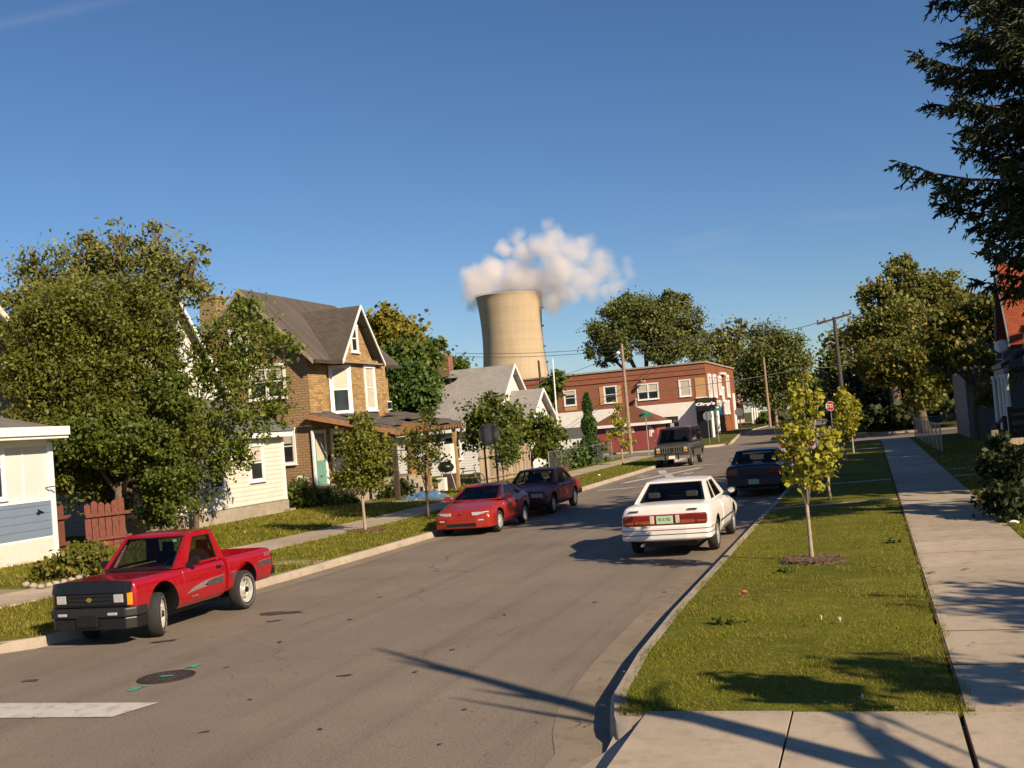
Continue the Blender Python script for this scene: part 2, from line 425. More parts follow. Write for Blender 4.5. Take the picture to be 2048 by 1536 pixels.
prr = [(kr(y), y) for y in ysr] + [(-2.6, 69.5), (-2.0, 72), (-.8, 73.4), (1, 73.6), (60, 73.6)]
kerb(prr, -1, taper0=1)
# far side of the cross street
kerb([(-80, 88), (-16, 88), (-13.2, 88.3), (-11.8, 89.6), (-11.1, 92), (-11.0, 100), (-11.0, 180)], 1)
kerb([(60, 88), (1, 88), (-1.2, 88.4), (-2.3, 89.8), (-2.7, 92), (-2.7, 180)], -1)
# gutters, laid 4 mm above the asphalt
sheet('gutter', [[(kr(y) - .5, y, .0045), (kr(y) + .01, y, .0045)] for y in (6.5, 8.45, 9, 9.8, 11.5, 14, 20, 30, 45, 66)], M['gutter'])
sheet('gutter', [[(kl(y) - .01, y, .0045), (kl(y) + .5, y, .0045)] for y in (13.2, 14.2, 16, 18, 20, 26, 34, 50, 66)], M['gutter'])
# raised lawns and verges
def zl(x, y):
    t = min(1, max(0, (-11.2 - x) / 10)); return .145 + .19*t + rise(y)
sw_in = [(14, -15.15), (18, -14.75), (24, -14.05), (30, -13.75), (72, -13.7)]
def swi(y): return lerp_tab(sw_in, y)
ylw = [12.8, 13.4, 14.2, 16, 18, 20, 23, 26, 30, 36, 45, 56, 66, 70, 72.9]
def lx(y, x): return max(-11.16 if y > 26 else -99, x)
sheet('verge', [[(kl(y) - .12 - (1.6 if y > 70 else .45 if y > 68 else 0), y, .142), (kl(y)-1.8, y, zl(-12.8, y)), (swi(y) - .7, y, zl(-14.6, y))] for y in ylw], M['turf'])
sheet('lawn', [[(swi(y) - .9, y, zl(-15, y)), (-17.5, y, zl(-17.5, y)), (-20, y, zl(-20, y)), (-24, y, zl(-24, y)), (-30, y, zl(-30, y)), (-80, y, zl(-40, y))] for y in ylw], M['turf'])
YRV = [9.13, 9.8, 11, 13, 16, 20, 26, 34, 44, 56, 66, 70, 72.5]
sheet('verge', [[(kr(y) + .13 + (.9 if y > 70 else 0), y, .146), (-1.2, y, .158), (.44, y, .15)] for y in YRV], M['turf'])
sheet('lawn', [[(2.2, y, .146), (4, y, .17), (8, y, .2), (40, y, .2), (90, y, .2)] for y in (4, 9, 15, 25, 40, 60, 73.3)], M['turf'])
for x0, x1 in ((-80, -11.12), (-2.55, 80)):
    sheet('lawn', [[(x0, y, .14 + rise(y)), ((x0+x1)/2, y, .14 + rise(y)), (x1 if y > 90 else (x1 - 2.4 if x1 < -5 else x1), y, .14 + rise(y))] if x1 < 0 and x0 < -50 else
                   [((x0 + (2.4 if y < 90 else 0)), y, .14 + rise(y)), ((x0+x1)/2, y, .14 + rise(y)), (x1, y, .14 + rise(y))] for y in (88.1, 91, 93, 95, 97, 99, 102, 130, 200)], M['turf_far'])
# pavements of single slabs with open joints
def slabs(name, rects, z, mat, th=.1, gap=.016):
    mb = MB()
    for (a, b, c, d) in rects:   # four corners in plan
        j = random.uniform(-.004, .004)
        cx = sum(p[0] for p in (a, b, c, d))/4; cy = sum(p[1] for p in (a, b, c, d))/4
        q = []
        for p in (a, b, c, d):
            v = Vector((p[0]-cx, p[1]-cy)); L = v.length; q.append(Vector((cx, cy)) + v*(1 - gap/L))
        zz = [z(p.x, p.y) if callable(z) else z for p in q]
        jj = [random.uniform(-.003, .003) for _ in q]
        mb.hexa([(p.x, p.y, h - th) for p, h in zip(q, zz)] + [(p.x, p.y, h + j + e) for p, h, e in zip(q, zz, jj)])
    return tag(mb.build(name, mat), kind='structure')
rects = []; y = 9.16
while y < 72:
    y2 = y + 1.52
    rects.append(((.45, y), (2.2, y), (2.2, y2), (.45, y2))); y = y2
slabs('pavement', rects, .165, M['walk'], gap=.06)
sheet('pavement', [[(.47, y, .156), (2.18, y, .156)] for y in (9.2, 30, 50, 71.9)], M['soil'])
rects = [((a, 7.4), (b, 7.4), (b, 9.12), (a, 9.12)) for a, b in ((-2.0, -.81), (-.81, .43), (.45, 2.2), (2.2, 3.9), (3.9, 5.6))]
rects += [((a, 5.5), (b, 5.5), (b, 7.38), (a, 7.38)) for a, b in ((-2.3, -.81), (-.81, .43), (.45, 2.2), (2.2, 3.9))]
slabs('pavement', rects, .16, M['walk'])
# dropped kerb ramp at the corner
mb = MB(); mb.q((-2.95, 5.2, .006), (-1.9, 5.2, .15), (-1.9, 8.9, .15), (-2.18, 9.05, .15), (-2.2, 8.44, .03), (-2.5, 7.4, .007)); mb.q((-1.9, 8.9, .15), (-1.9, 9.16, .15), (-2.22, 9.14, .15), (-2.18, 9.05, .15))
tag(mb.build('pavement', M['walk']), kind='structure')
rects = []; y = 14.0
while y < 72:
    y2 = min(72.5, y + 1.52)
    rects.append(((swi(y) - 1.55, y), (swi(y), y), (swi(y2), y2), (swi(y2) - 1.55, y2))); y = y2
slabs('pavement', rects, lambda x, y: zl(x, y) + .012, M['walk'])
# short walks across the verges and up to the houses
def strip(name, pts, mat, th=.04):
    mb = MB(); mb.hexa([(p[0], p[1], p[2]-.08) for p in pts] + [(p[0], p[1], p[2]+.008) for p in pts]); return tag(mb.build(name, mat), kind='structure')
strip('path', [(-14.2, 20.9, .2), (-11.45, 20.9, .15), (-11.45, 21.4, .15), (-14.2, 21.4, .2)], M['concrete'])
for (ya, yb) in ((27.9, 28.15), (35.0, 35.3)):
    strip('path', [(-2.5, ya-.3, .16), (.43, ya+.5, .16), (.43, yb+.5, .16), (-2.5, yb-.3, .16)], M['walk'])
strip('path', [(2.22, 38.4, .165), (6.2, 38.4, .2), (6.2, 38.75, .2), (2.22, 38.75, .165)], M['walk'])
strip('path', [(2.22, 35.2, .165), (6.2, 35.2, .2), (6.2, 35.5, .2), (2.22, 35.5, .165)], M['walk'])
strip('path', [(-2.4, 58.6, .165), (.43, 59.2, .165), (.43, 60.1, .165), (-2.4, 59.5, .165)], M['walk'])
strip('path', [(-22.5, 38.2, .36), (-15.4, 38.2, .25), (-15.4, 39.3, .25), (-22.5, 39.3, .36)], M['walk'])
strip('path', [(-20.2, 17.0, .34), (-16.5, 16.6, .25), (-16.2, 17.9, .25), (-20.2, 18.2, .34)], M['dirt'])

# painted markings
def mark(name, polys, mat, z=.009, label=None, cat=None):
    mb = MB()
    for p in polys: mb.q(*[(a[0], a[1], z) for a in p])
    o = mb.build(name, mat); return tag(o, kind='structure')
mark('road_marking', [[(-12.2, 9.38), (-7.66, 9.52), (-7.5, 10.08), (-12.2, 10.1)]], M['paint_line'])
mark('road_marking', [[(-10.35, 41.6), (-7.9, 42.6), (-7.9, 43.0), (-10.35, 42.0)], [(-10.4, 56.6), (-7.9, 57.6), (-7.9, 58.1), (-10.4, 57.1)]], M['paint_line'])
mark('road_marking', [[(-10.35, 45.8), (-10.0, 45.6), (-8.05, 55.0), (-8.4, 55.2)], [(-10.35, 54.6), (-10.0, 54.9), (-9.3, 51.6), (-9.6, 51.2)], [(-9.2, 50.0), (-8.9, 50.3), (-8.0, 46.4), (-8.35, 46.2)]], M['paint_line'])
for cxr in (-10.2, -8.15):
    t0 = text_obj('road_marking', 'R', 1.5, M['paint_line'], None, Matrix.Translation((cxr, 50.2, .0095)) @ Matrix.Rotation(PI, 4, 'Z') @ Matrix.Diagonal((.62, 1.75, .3, 1)), 0.0005)
    tag(t0, kind='structure')
# oil stains and patches on the road
M['stain'] = m_plain('oil_stain', (.05,.042,.036), .5, var=.3, scale=8)
M['green_paint'] = m_plain('green_marking_paint', (.06,.36,.24), .7, var=.3, scale=30)
def blob(cx, cy, rx, ry, rot=0, n=18, z=.0085, k=.35):
    pts = []
    for i in range(n):
        a = 2*PI*i/n; r = 1 + random.uniform(-k, k)
        x, y = rx*r*math.cos(a), ry*r*math.sin(a)
        pts.append((cx + x*math.cos(rot) - y*math.sin(rot), cy + x*math.sin(rot) + y*math.cos(rot)))
    return pts
mark('road_stain', [blob(-9.2, 15.6, .32, .16), blob(-8.9, 14.9, .12, .05, .4)], M['stain'], .0085)
mark('road_stain', [blob(gp(1690/1, 1352).x if False else gp(690, 1352).x, gp(690, 1352).y, .09, .04, .3), blob(gp(60, 1362).x, gp(60, 1362).y, .12, .06), blob(gp(330, 1283).x, gp(330, 1283).y, .2, .07, .5)], M['stain'], .0085)
def patch(u, v, rx, ry, rot=0): 
    p = gp(u, v); return blob(p.x, p.y, rx, ry, rot, 14, .0085, .5)
mark('road_stain', [patch(u, v, random.uniform(.02, .06), random.uniform(.015, .04), random.uniform(0, 3)) for u, v in
     ((500, 1400), (830, 1345), (560, 1285), (640, 1460), (455, 1335), (905, 1300), (700, 1240), (1010, 1230), (930, 1420), (760, 1195), (410, 1465), (880, 1490), (1240, 1180), (1190, 1205), (1330, 1185))], M['stain'], .0085)
# sewer cover with green survey paint
mh = thing('manhole_cover', 'round dark iron manhole cover set in the asphalt, sprayed with green paint', 'manhole cover', (gp(333, 1355).x, gp(333, 1355).y, 0))
mb = MB(); mb.lathe([(.004, .0), (.010, .001), (.010, .30), (.014, .305), (.014, .335), (.006, .34)], (mh.location.x, mh.location.y, .002), 'z', 32)
mb.cur = 1
for i in range(-3, 4):
    for j in range(-3, 4):
        if i*i + j*j < 10: mb.box(mh.location.x + i*.08 - .02, mh.location.x + i*.08 + .02, mh.location.y + j*.08 - .02, mh.location.y + j*.08 + .02, .011, .017)
mb.build('lid', [m_plain('rusty_iron', (.045,.03,.025), .7, .3, var=.5, scale=14, bump=.6), m_plain('worn_iron', (.1,.08,.07), .55, .5, var=.4, scale=18)], mh)
pm = []
for (u0, v0, u1, v1, wd) in ((402, 1329, 362, 1340, .05), (395, 1334, 368, 1337, .03), (257, 1383, 296, 1372, .05), (262, 1378, 290, 1374, .03)):
    a = gp(u0, v0); b = gp(u1, v1); d = (b-a).normalized(); n = Vector((-d.y, d.x, 0))*wd
    pm.append([(a-n).to_tuple()[:2], (b-n*.3).to_tuple()[:2], (b+n*.3).to_tuple()[:2], (a+n).to_tuple()[:2]])
mark('road_marking', pm, M['green_paint'], .0095)
mb = MB(); mb.q(*[(mh.location.x + a, mh.location.y + b, .022) for a, b in ((-.09, -.03), (-.02, -.05), (.08, .0), (.1, .04), (.0, .03), (-.06, .01))])
mb.build('paint_splash', M['green_paint'], mh)

# grass blades on the lawns and verges
def m_grass():
    t = NT('grass_blade'); v = t.coords(); g = t.n('ShaderNodeNewGeometry'); n = t.noise(v, 2.2, 6, .7); n2 = t.noise(v, .45, 4, .6)
    gr = t.ramp(g.outputs['Random Per Island'], [(0, (.09,.11,.008)), (.5, (.18,.2,.014)), (1, (.32,.31,.03))])
    dry = t.ramp(g.outputs['Random Per Island'], [(0, (.15,.11,.022)), (.6, (.29,.22,.045)), (1, (.46,.36,.1))])
    f = t.math('ADD', t.math('MULTIPLY', n, .7), t.math('MULTIPLY', n2, .4))
    c = t.mix(t.ramp(f, [(.5, (.06,)*3), (.66, (.85,)*3)]), gr, dry)
    d = t.n('ShaderNodeBsdfPrincipled'); t.l(c, d.inputs['Base Color']); d.inputs['Roughness'].default_value = .6; d.inputs['Specular IOR Level'].default_value = .25
    tr = t.n('ShaderNodeBsdfTranslucent'); t.l(c, tr.inputs['Color']); mx = t.n('ShaderNodeMixShader'); mx.inputs[0].default_value = .35
    t.l(d.outputs[0], mx.inputs[1]); t.l(tr.outputs[0], mx.inputs[2]); t.l(mx.outputs[0], t.out.inputs['Surface']); return t.m
M['grass'] = m_grass()
def grass(name, area_fn, spans, seed, hmin, hmax, wid):
    rng = np.random.default_rng(seed); out = []
    for (y0, y1, dens) in spans:
        A = area_fn(y0, y1); n = int(dens * A[4]); x0, x1 = A[0], A[1]
        u = rng.random(n); y = y0 + (y1-y0)*rng.random(n)
        xa = np.interp(y, A[2], A[3][0]); xb = np.interp(y, A[2], A[3][1])
        x = xa + (xb-xa)*u; z = A[5](x, y)
        # thin the turf in patches
        keep = (np.sin(x*3.1 + 1.3*np.sin(y*2.3)) + np.sin(y*2.7 + 1.7*np.sin(x*1.9)) + rng.normal(0, 1.0, n)) > -.75
        x, y, z = x[keep], y[keep], z[keep]; n = len(x)
        far = 1 + max(0, (y0 - 9)) * .045
        h = (hmin + (hmax-hmin)*rng.random(n)**1.6)*(.75 + .5*(np.sin(x*5.3+y*1.7)*np.sin(y*4.1-x*2.2) > .1)); w = wid*far*(.6 + .8*rng.random(n))
        a = rng.random(n)*2*PI; l = h*(.35 + .9*rng.random(n)); la = rng.random(n)*2*PI
        P = np.empty((n, 3, 3))
        P[:, 0] = np.stack([x - w*np.cos(a), y - w*np.sin(a), z - .01], 1)
        P[:, 1] = np.stack([x + w*np.cos(a), y + w*np.sin(a), z - .01], 1)
        P[:, 2] = np.stack([x + l*np.cos(la), y + l*np.sin(la), z + h], 1)
        out.append(P.reshape(-1, 3))
    o = npmesh(name, np.concatenate(out), 3, M['grass']); return tag(o, kind='stuff')
def area_r(y0, y1):
    ys = np.linspace(y0, y1, 8); xa = np.array([kr(q) + .1 for q in ys]); xb = np.full(8, .55)
    return (0, 0, ys, (xa, xb), (xb-xa).mean()*(y1-y0), lambda x, y: np.full(len(x), .15))
grass('grass', area_r, [(9.0, 9.2, 3500), (9.12, 11, 5200), (11, 14, 3400), (14, 18, 2100), (18, 24, 1200), (24, 34, 500), (34, 55, 200)], 3, .012, .042, .0042)
def area_l1(y0, y1):
    ys = np.linspace(y0, y1, 8); xb = np.array([kl(q) - .12 for q in ys]); xa = np.array([swi(q) for q in ys])
    return (0, 0, ys, (xa, xb), (xb-xa).mean()*(y1-y0), lambda x, y: .145 + .19*np.clip((-11.2-x)/10, 0, 1))
grass('grass', area_l1, [(13.3, 17, 900), (17, 24, 700), (24, 34, 450), (34, 68, 150)], 4, .03, .08, .007)
def area_l2(y0, y1):
    ys = np.linspace(y0, y1, 8); xb = np.array([swi(q) - 1.55 for q in ys]); xa = np.full(8, -20.6)
    return (0, 0, ys, (xa, xb), (xb-xa).mean()*(y1-y0), lambda x, y: .145 + .19*np.clip((-11.2-x)/10, 0, 1))
grass('grass', area_l2, [(18.5, 25, 320), (25, 42, 320), (42, 50, 150)], 5, .03, .11, .009)
def area_r2(y0, y1):
    ys = np.linspace(y0, y1, 8); xa = np.full(8, 2.16); xb = np.full(8, 4.6)
    return (0, 0, ys, (xa, xb), (xb-xa).mean()*(y1-y0), lambda x, y: .146 + .013*(x-2.2))
grass('grass', area_r2, [(15, 22, 900), (22, 32, 450), (32, 60, 160)], 6, .025, .1, .007)

# fallen leaves and dead tufts on the near grass and in the gutters
M['fallen'] = m_leaf('fallen_leaf', (.12,.06,.02), (.24,.13,.04), (.42,.3,.08), .3, .1)
def fallen(n, fx, seed, s0, s1):
    rng = np.random.default_rng(seed); y = 9.2 + 40*rng.random(n)**2; x = fx(y, rng); a = rng.random(n)*2*PI; s_ = s0 + (s1-s0)*rng.random(n)
    z = np.where(x > -2.5, .175 + .02*rng.random(n), np.where(x > -10.9, .012, .22)); P = np.empty((n, 4, 3)); e = .5 + .4*rng.random(n)
    for k, (p, q) in enumerate(((-1, 0), (0, -.6), (1, 0), (0, .6))):
        P[:, k] = np.stack([x + s_*(p*np.cos(a) - q*e*np.sin(a)), y + s_*(p*np.sin(a) + q*e*np.cos(a)), z + s_*.35*rng.random(n)], 1)
    return P.reshape(-1, 3)
tag(npmesh('fallen_leaves', np.concatenate([fallen(420, lambda y, r: -2.5 + 3.1*r.random(len(y)), 1, .012, .03), fallen(110, lambda y, r: np.array([kr(q) for q in y]) - .05 - .25*r.random(len(y))**2, 2, .012, .03), fallen(50, lambda y, r: .5 + 1.6*r.random(len(y)), 3, .012, .03), fallen(160, lambda y, r: -10.4 + 7.4*r.random(len(y)), 4, .012, .028)]), 4, M['fallen']), kind='stuff')
# ================================================================== BUILDINGS
def atX(u, v, X):
    r = RW @ _ray(u, v); t = X / r[0]
    return Vector((X, r[1]*t, HCAM + r[2]*t))
def win(parent, c, n, w, h, casing=.1, depth=.05, style='sash', pane='pane', trim='trim', blind=0, name='window', sill=True, bars=0, lower=None):
    """a window on a wall: c = centre on the wall face, n = outward normal in plan"""
    n = Vector((n[0], n[1], 0)).normalized(); hd = Vector((-n.y, n.x, 0)); up = Vector((0, 0, 1)); c = Vector(c)
    R = Matrix((hd, n, up)).transposed().to_3x3()
    def bx(mb, x0, x1, d0, d1, z0, z1):
        mid = c + hd*((x0+x1)/2) + n*((d0+d1)/2) + up*((z0+z1)/2)
        mb.obox(mid, x1-x0, d1-d0, z1-z0, R)
    f = MB(); e = casing
    bx(f, -w/2-e, -w/2, -.02, depth, -h/2, h/2); bx(f, w/2, w/2+e, -.02, depth, -h/2, h/2)
    bx(f, -w/2-e-.02, w/2+e+.02, -.02, depth+.015, h/2, h/2+e); 
    bx(f, -w/2-e, w/2+e, -.02, depth, -h/2-e, -h/2)
    if sill: bx(f, -w/2-e-.03, w/2+e+.03, -.02, depth+.05, -h/2-e-.04, -h/2-e)
    if style == 'sash':
        bx(f, -w/2, w/2, .005, depth-.012, -.025, .025)
        for s in (-1, 1): bx(f, s*w/2 - (.04 if s > 0 else 0), s*w/2 + (0 if s > 0 else .04), .005, depth-.02, -h/2, h/2)
    if style == 'double':
        bx(f, -.06, .06, -.01, depth, -h/2, h/2)
        for s in (-1, 1): bx(f, *(sorted((s*.06, s*w/2))), .005, depth-.012, -.025, .025)
    for k in range(bars):
        x = -w/2 + w*(k+1)/(bars+1); bx(f, x-.012, x+.012, .005, depth-.02, -h/2, h/2)
    fo = f.build(name, M[trim], parent)
    p = MB(); bx(p, -w/2, w/2, -.015, .009, -h/2, h/2); p.build('pane', M[pane], fo)
    if blind:
        b = MB(); bx(b, -w/2+.04, w/2-.04, .0, .0125, h/2 - h*blind, h/2); b.build('blind', M['blind'], fo)
    return fo
def door(parent, c, n, w, h, mat, casing=.09, pane=None, depth=.05):
    n = Vector((n[0], n[1], 0)).normalized(); hd = Vector((-n.y, n.x, 0)); up = Vector((0, 0, 1)); c = Vector(c)
    R = Matrix((hd, n, up)).transposed().to_3x3()
    def bx(mb, x0, x1, d0, d1, z0, z1): mb.obox(c + hd*((x0+x1)/2) + n*((d0+d1)/2) + up*((z0+z1)/2), x1-x0, d1-d0, z1-z0, R)
    m = MB(); bx(m, -w/2, w/2, -.02, .02, 0, h)
    for z0, z1 in ((.12, h*.42),): 
        bx(m, -w/2+.12, w/2-.12, .02, .03, z0, z1)
    d = m.build('door', mat, parent)
    f = MB(); bx(f, -w/2-casing, -w/2, -.02, depth, 0, h); bx(f, w/2, w/2+casing, -.02, depth, 0, h); bx(f, -w/2-casing, w/2+casing, -.02, depth+.01, h, h+casing)
    f.build('door_frame', M['trim'], d)
    if pane:
        p = MB(); bx(p, -w/2+.13, w/2-.13, .0, .028, h*.47, h-.15); p.build('pane', M[pane], d)
    k = MB(); kc = c + hd*(w/2-.08) + n*.05 + up*(h*.46); k.lathe([(-.03, .0), (-.03, .025), (.0, .032), (.03, .02), (.03, 0)], kc, 'z', 8); k.build('handle', M['chrome'], d)
    return d
def gable_roof(mb, x0, x1, y0, y1, ze, zr, axis, th=.14):
    """closed gable roof shell; axis = ridge direction; z measured at the eave edge"""
    if axis == 'y':
        xm = (x0+x1)/2
        for xa in (x0, x1):
            mb.hexa([(xa, y0, ze-th), (xm, y0, zr-th), (xm, y1, zr-th), (xa, y1, ze-th), (xa, y0, ze), (xm, y0, zr), (xm, y1, zr), (xa, y1, ze)])
    else:
        ym = (y0+y1)/2
        for ya in (y0, y1):
            mb.hexa([(x0, ya, ze-th), (x0, ym, zr-th), (x1, ym, zr-th), (x1, ya, ze-th), (x0, ya, ze), (x0, ym, zr), (x1, ym, zr), (x1, ya, ze)])
def block(mb, x0, x1, y0, y1, z0, ze, zr=None, axis='y'):
    if zr is None: mb.box(x0, x1, y0, y1, z0, ze); return
    if axis == 'y':
        xm = (x0+x1)/2; mb.prism([(x0,y0,z0),(x1,y0,z0),(x1,y0,ze),(xm,y0,zr),(x0,y0,ze)], (0, y1-y0, 0))
    else:
        ym = (y0+y1)/2; mb.prism([(x0,y0,z0),(x0,y1,z0),(x0,y1,ze),(x0,ym,zr),(x0,y0,ze)], (x1-x0, 0, 0))
def rake(mb, pts, n, w=.18, d=.06):   # board along points lying in a vertical plane, offset along n
    n = Vector(n)
    for a, b in zip(pts[:-1], pts[1:]):
        a = Vector(a); b = Vector(b); dn = Vector((0, 0, -w))
        mb.hexa([a+dn, a+dn+n*d, b+dn+n*d, b+dn, a, a+n*d, b+n*d, b])
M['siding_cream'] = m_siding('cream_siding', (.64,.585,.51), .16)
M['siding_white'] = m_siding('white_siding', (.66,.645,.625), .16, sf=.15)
M['panel_white'] = m_plain('white_panel', (.62,.585,.56), .55, var=.06, scale=1.5)
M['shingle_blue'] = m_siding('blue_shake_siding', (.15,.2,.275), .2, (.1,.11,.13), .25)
def m_stucco(name, col, stain):
    t = NT(name); v = t.coords(); n = t.noise(v, 4, 7, .68, 1.2); n2 = t.noise(v, 35, 3)
    sp = t.n('ShaderNodeSeparateXYZ'); tc = t.n('ShaderNodeTexCoord'); t.l(tc.outputs['Object'], sp.inputs[0])
    c = t.mix(t.ramp(n, [(.56, (0,0,0)), (.68, (.75,)*3)]), col, stain)
    t.bsdf(c, .9, 0, t.bump(n2, .5, .01)); return t.m
M['stucco_pink'] = m_stucco('peeling_paint_foundation', (.66,.56,.5), (.22,.15,.14))
M['brick_tan'] = m_brick('tan_brick_siding', (.39,.25,.13), (.33,.21,.105), (.17,.11,.06), .3, .105, .014, rough=.92, stain=(.2,.13,.08), sf=.3)
M['brick_buff'] = m_brick('buff_brick_siding', (.48,.32,.13), (.25,.14,.055), (.27,.18,.085), .26, .095, .012, rough=.92, stain=(.26,.16,.07), sf=.25)
M['brick_red'] = m_brick('red_brick', (.33,.1,.042), (.26,.075,.032), (.28,.15,.1), .42, .13, .018, rough=.92, stain=(.2,.1,.06), sf=.4)
M['brick_side'] = m_brick('painted_red_brick', (.27,.08,.025), (.24,.07,.022), (.22,.07,.025), .42, .13, .015, rough=.92, stain=(.25,.12,.06), sf=.3)
M['brick_chim'] = m_brick('chimney_brick', (.3,.1,.06), (.22,.07,.045), (.3,.2,.15), .22, .075, .01)
M['roof_brown_x'] = m_shingle('brown_shingle_x', (.12,.098,.08), (.09,.073,.06), 'roofx')
M['roof_brown_y'] = m_shingle('brown_shingle_y', (.128,.104,.085), (.094,.077,.063), 'roofy')
M['roof_grey_x'] = m_shingle('grey_shingle_x', (.37,.345,.32), (.32,.3,.28), 'roofx')
M['roof_green'] = m_shingle('grey_green_shingle', (.17,.19,.17), (.13,.15,.135), 'roofy')
M['roof_red'] = m_shingle('orange_red_shingle', (.36,.075,.025), (.29,.06,.022), 'roofx')
M['roof_rust'] = m_shingle('rust_brown_shingle', (.19,.075,.03), (.16,.062,.026), 'roofx')
M['roof_grey_y'] = m_shingle('grey_shingle_y', (.2,.185,.165), (.16,.15,.135), 'roofy')
M['tar'] = m_plain('torn_tar_paper', (.085,.07,.062), .9, var=.45, scale=3, bump=.6)
M['rafter'] = m_plain('bare_rafter_wood', (.3,.15,.065), .85, var=.35, scale=6, bump=.3)
M['teal'] = m_plain('teal_door_paint', (.13,.3,.25), .5, var=.12)
M['red_shed'] = m_plain('dark_red_garage_paint', (.27,.055,.05), .7, var=.15, scale=1.5, bump=.15)
M['ivory'] = m_plain('plywood_tan', (.5,.28,.12), .8, var=.12, scale=4)
M['whitewash'] = m_plain('whitewashed_brick', (.78,.74,.68), .7, var=.08, scale=2, bump=.2)

# ---- house A: white bungalow front at the left edge
AX = -20.3
A = thing('house', 'white panelled house with a blue shingle band under its eave, beside the red picket fence', 'house', (AX-3, 19, .3))
cA = atX(107, 1000, AX); zb1 = atX(104, 1000, AX).z; zb0 = atX(107, 1070, AX).z
Y1 = cA.y; Y0 = 12.0
mb = MB(); block(mb, AX-3.3, AX, Y0, Y1, .2, 3.52); mb.build('wall', M['panel_white'], A)
mb = MB(); mb.box(AX, AX+.035, Y0, Y1-.12, zb0, zb1); mb.build('shingle_band', M['shingle_blue'], A)
mb = MB(); mb.box(AX-.3, AX+.05, Y0, Y1-.02, .1, zb0-.05); mb.build('foundation', M['stucco_pink'], A)
mb = MB(); mb.box(AX-.05, AX+.06, Y1-.14, Y1+.02, .25, 3.3); mb.box(AX, AX+.05, Y0, Y1-.14, zb1, zb1+.06); mb.box(AX, AX+.045, Y0, Y1-.14, zb0-.05, zb0)
mb.box(AX, AX+.03, Y0, Y1-.14, 3.22, 3.5)
for k in range(1, 5): mb.box(AX, AX+.018, Y1-.14-k*.86-.03, Y1-.14-k*.86, zb1+.06, 3.2)
mb.build('trim', M['trim'], A)
ea = atX(135, 852, AX+.55)
mb = MB(); mb.hexa([(AX-3.4, Y0, 4.35), (AX+.5, Y0, ea.z-.2), (AX+.5, ea.y, ea.z-.2), (AX-3.4, ea.y, 4.35), (AX-3.4, Y0, 4.5), (AX+.5, Y0, ea.z-.05), (AX+.5, ea.y, ea.z-.05), (AX-3.4, ea.y, 4.5)])
mb.build('roof', M['roof_grey_y'], A)
mb = MB(); mb.box(AX+.5, AX+.62, Y0, ea.y, ea.z-.22, ea.z); mb.box(AX+.5, AX+.56, Y0, ea.y, ea.z-.30, ea.z-.22); mb.build('gutter', M['trim'], A)
mb = MB(); mb.box(AX-.02, AX+.5, Y0, ea.y-.02, ea.z-.3, ea.z-.25); mb.build('soffit', M['offwhite'], A)
wl = atX(4, 960, AX); win(A, (AX, wl.y-.42, zb1+.95), (1, 0), .85, 1.45, .08, trim='trim', bars=2)
# tiny black bird ornament and a bracket on the front
pb = atX(80, 1025, AX+.05); mb = MB(); mb.prism([(pb.x, pb.y-.14, pb.z), (pb.x, pb.y-.05, pb.z+.03), (pb.x, pb.y-.08, pb.z+.09), (pb.x, pb.y, pb.z+.05), (pb.x, pb.y+.15, pb.z-.01), (pb.x, pb.y, pb.z-.02), (pb.x, pb.y-.06, pb.z-.06)], (.02, 0, 0)); mb.build('bird_ornament', M['black'], A)
pb = atX(92, 975, AX+.03); mb = MB(); mb.bar((pb.x, pb.y, pb.z), (pb.x+.3, pb.y+.1, pb.z+.02), .03, .03); mb.build('bracket', M['wood_dark'], A)
# main block of the same house set back, gable towards the street
r0 = atX(0, 640, -24.2); r1 = atX(58, 708, -24.2)
sl = (r1.z - r0.z)/(r1.y - r0.y); yc = r1.y - .15; zc = r1.z
hw = 3.4; yp = yc - hw; zp = zc - sl*hw
mb = MB(); block(mb, -33, -24.2, yp-hw+.3, yc-.3, .2, zc+.15*sl, zp-.1, 'x'); mb.build('wall', M['siding_cream'], A)
mb = MB(); gable_roof(mb, -33.4, -23.8, yp-hw-.1, yc+.1, zc-.1*abs(sl)+.1, zp+.1, 'x', .18); mb.build('roof', M['roof_grey_x'], A)
mb = MB(); rake(mb, [(-23.8, yp-hw-.1, zc+.05), (-23.8, yp, zp+.08), (-23.8, yc+.1, zc+.05-.1*abs(sl))], (1, 0, 0), .22); mb.build('bargeboard', M['siding_cream'], A)

# ---- house B: cream house with enclosed porch
BX = -21.0
Bh = thing('house', 'cream clapboard house with steep gable and enclosed porch, half hidden behind the slim tree', 'house', (BX-3, 33.5, .3))
cb = atX(570, 960, BX); zs = atX(567, 999, BX).z; zt = atX(573, 873, BX).z
YB1 = cb.y; YB0 = YB1 - 6.6
mb = MB(); mb.box(BX-2.4, BX, YB0, YB1, zs, zt); mb.build('wall', M['siding_cream'], Bh)
mb = MB(); mb.box(BX-2.5, BX+.07, YB0-.05, YB1+.05, .15, zs-.02); mb.box(BX+.07, BX+.3, YB1-.3, YB1+.1, .15, zs-.35); mb.build('foundation', M['foundation'], Bh)
mb = MB(); mb.box(BX-.03, BX+.04, YB1-.1, YB1+.03, zs, zt); mb.box(BX-.3, BX+.35, YB0-.2, YB1+.2, zt, zt+.22); mb.build('cornice', M['trim'], Bh)
GX = BX-2.4; gpk = atX(355, 590, GX)
hw = 3.15; yp = YB1 - .05 - hw; zr = gpk.z; ze = zr - 3.7
mb = MB(); mb.hexa([(GX, YB0-.2, ze-.25), (BX+.4, YB0-.2, zt+.2), (BX+.4, YB1+.25, zt+.2), (GX, YB1+.25, ze-.25), (GX, YB0-.2, ze-.1), (BX+.4, YB0-.2, zt+.34), (BX+.4, YB1+.25, zt+.34), (GX, YB1+.25, ze-.1)])
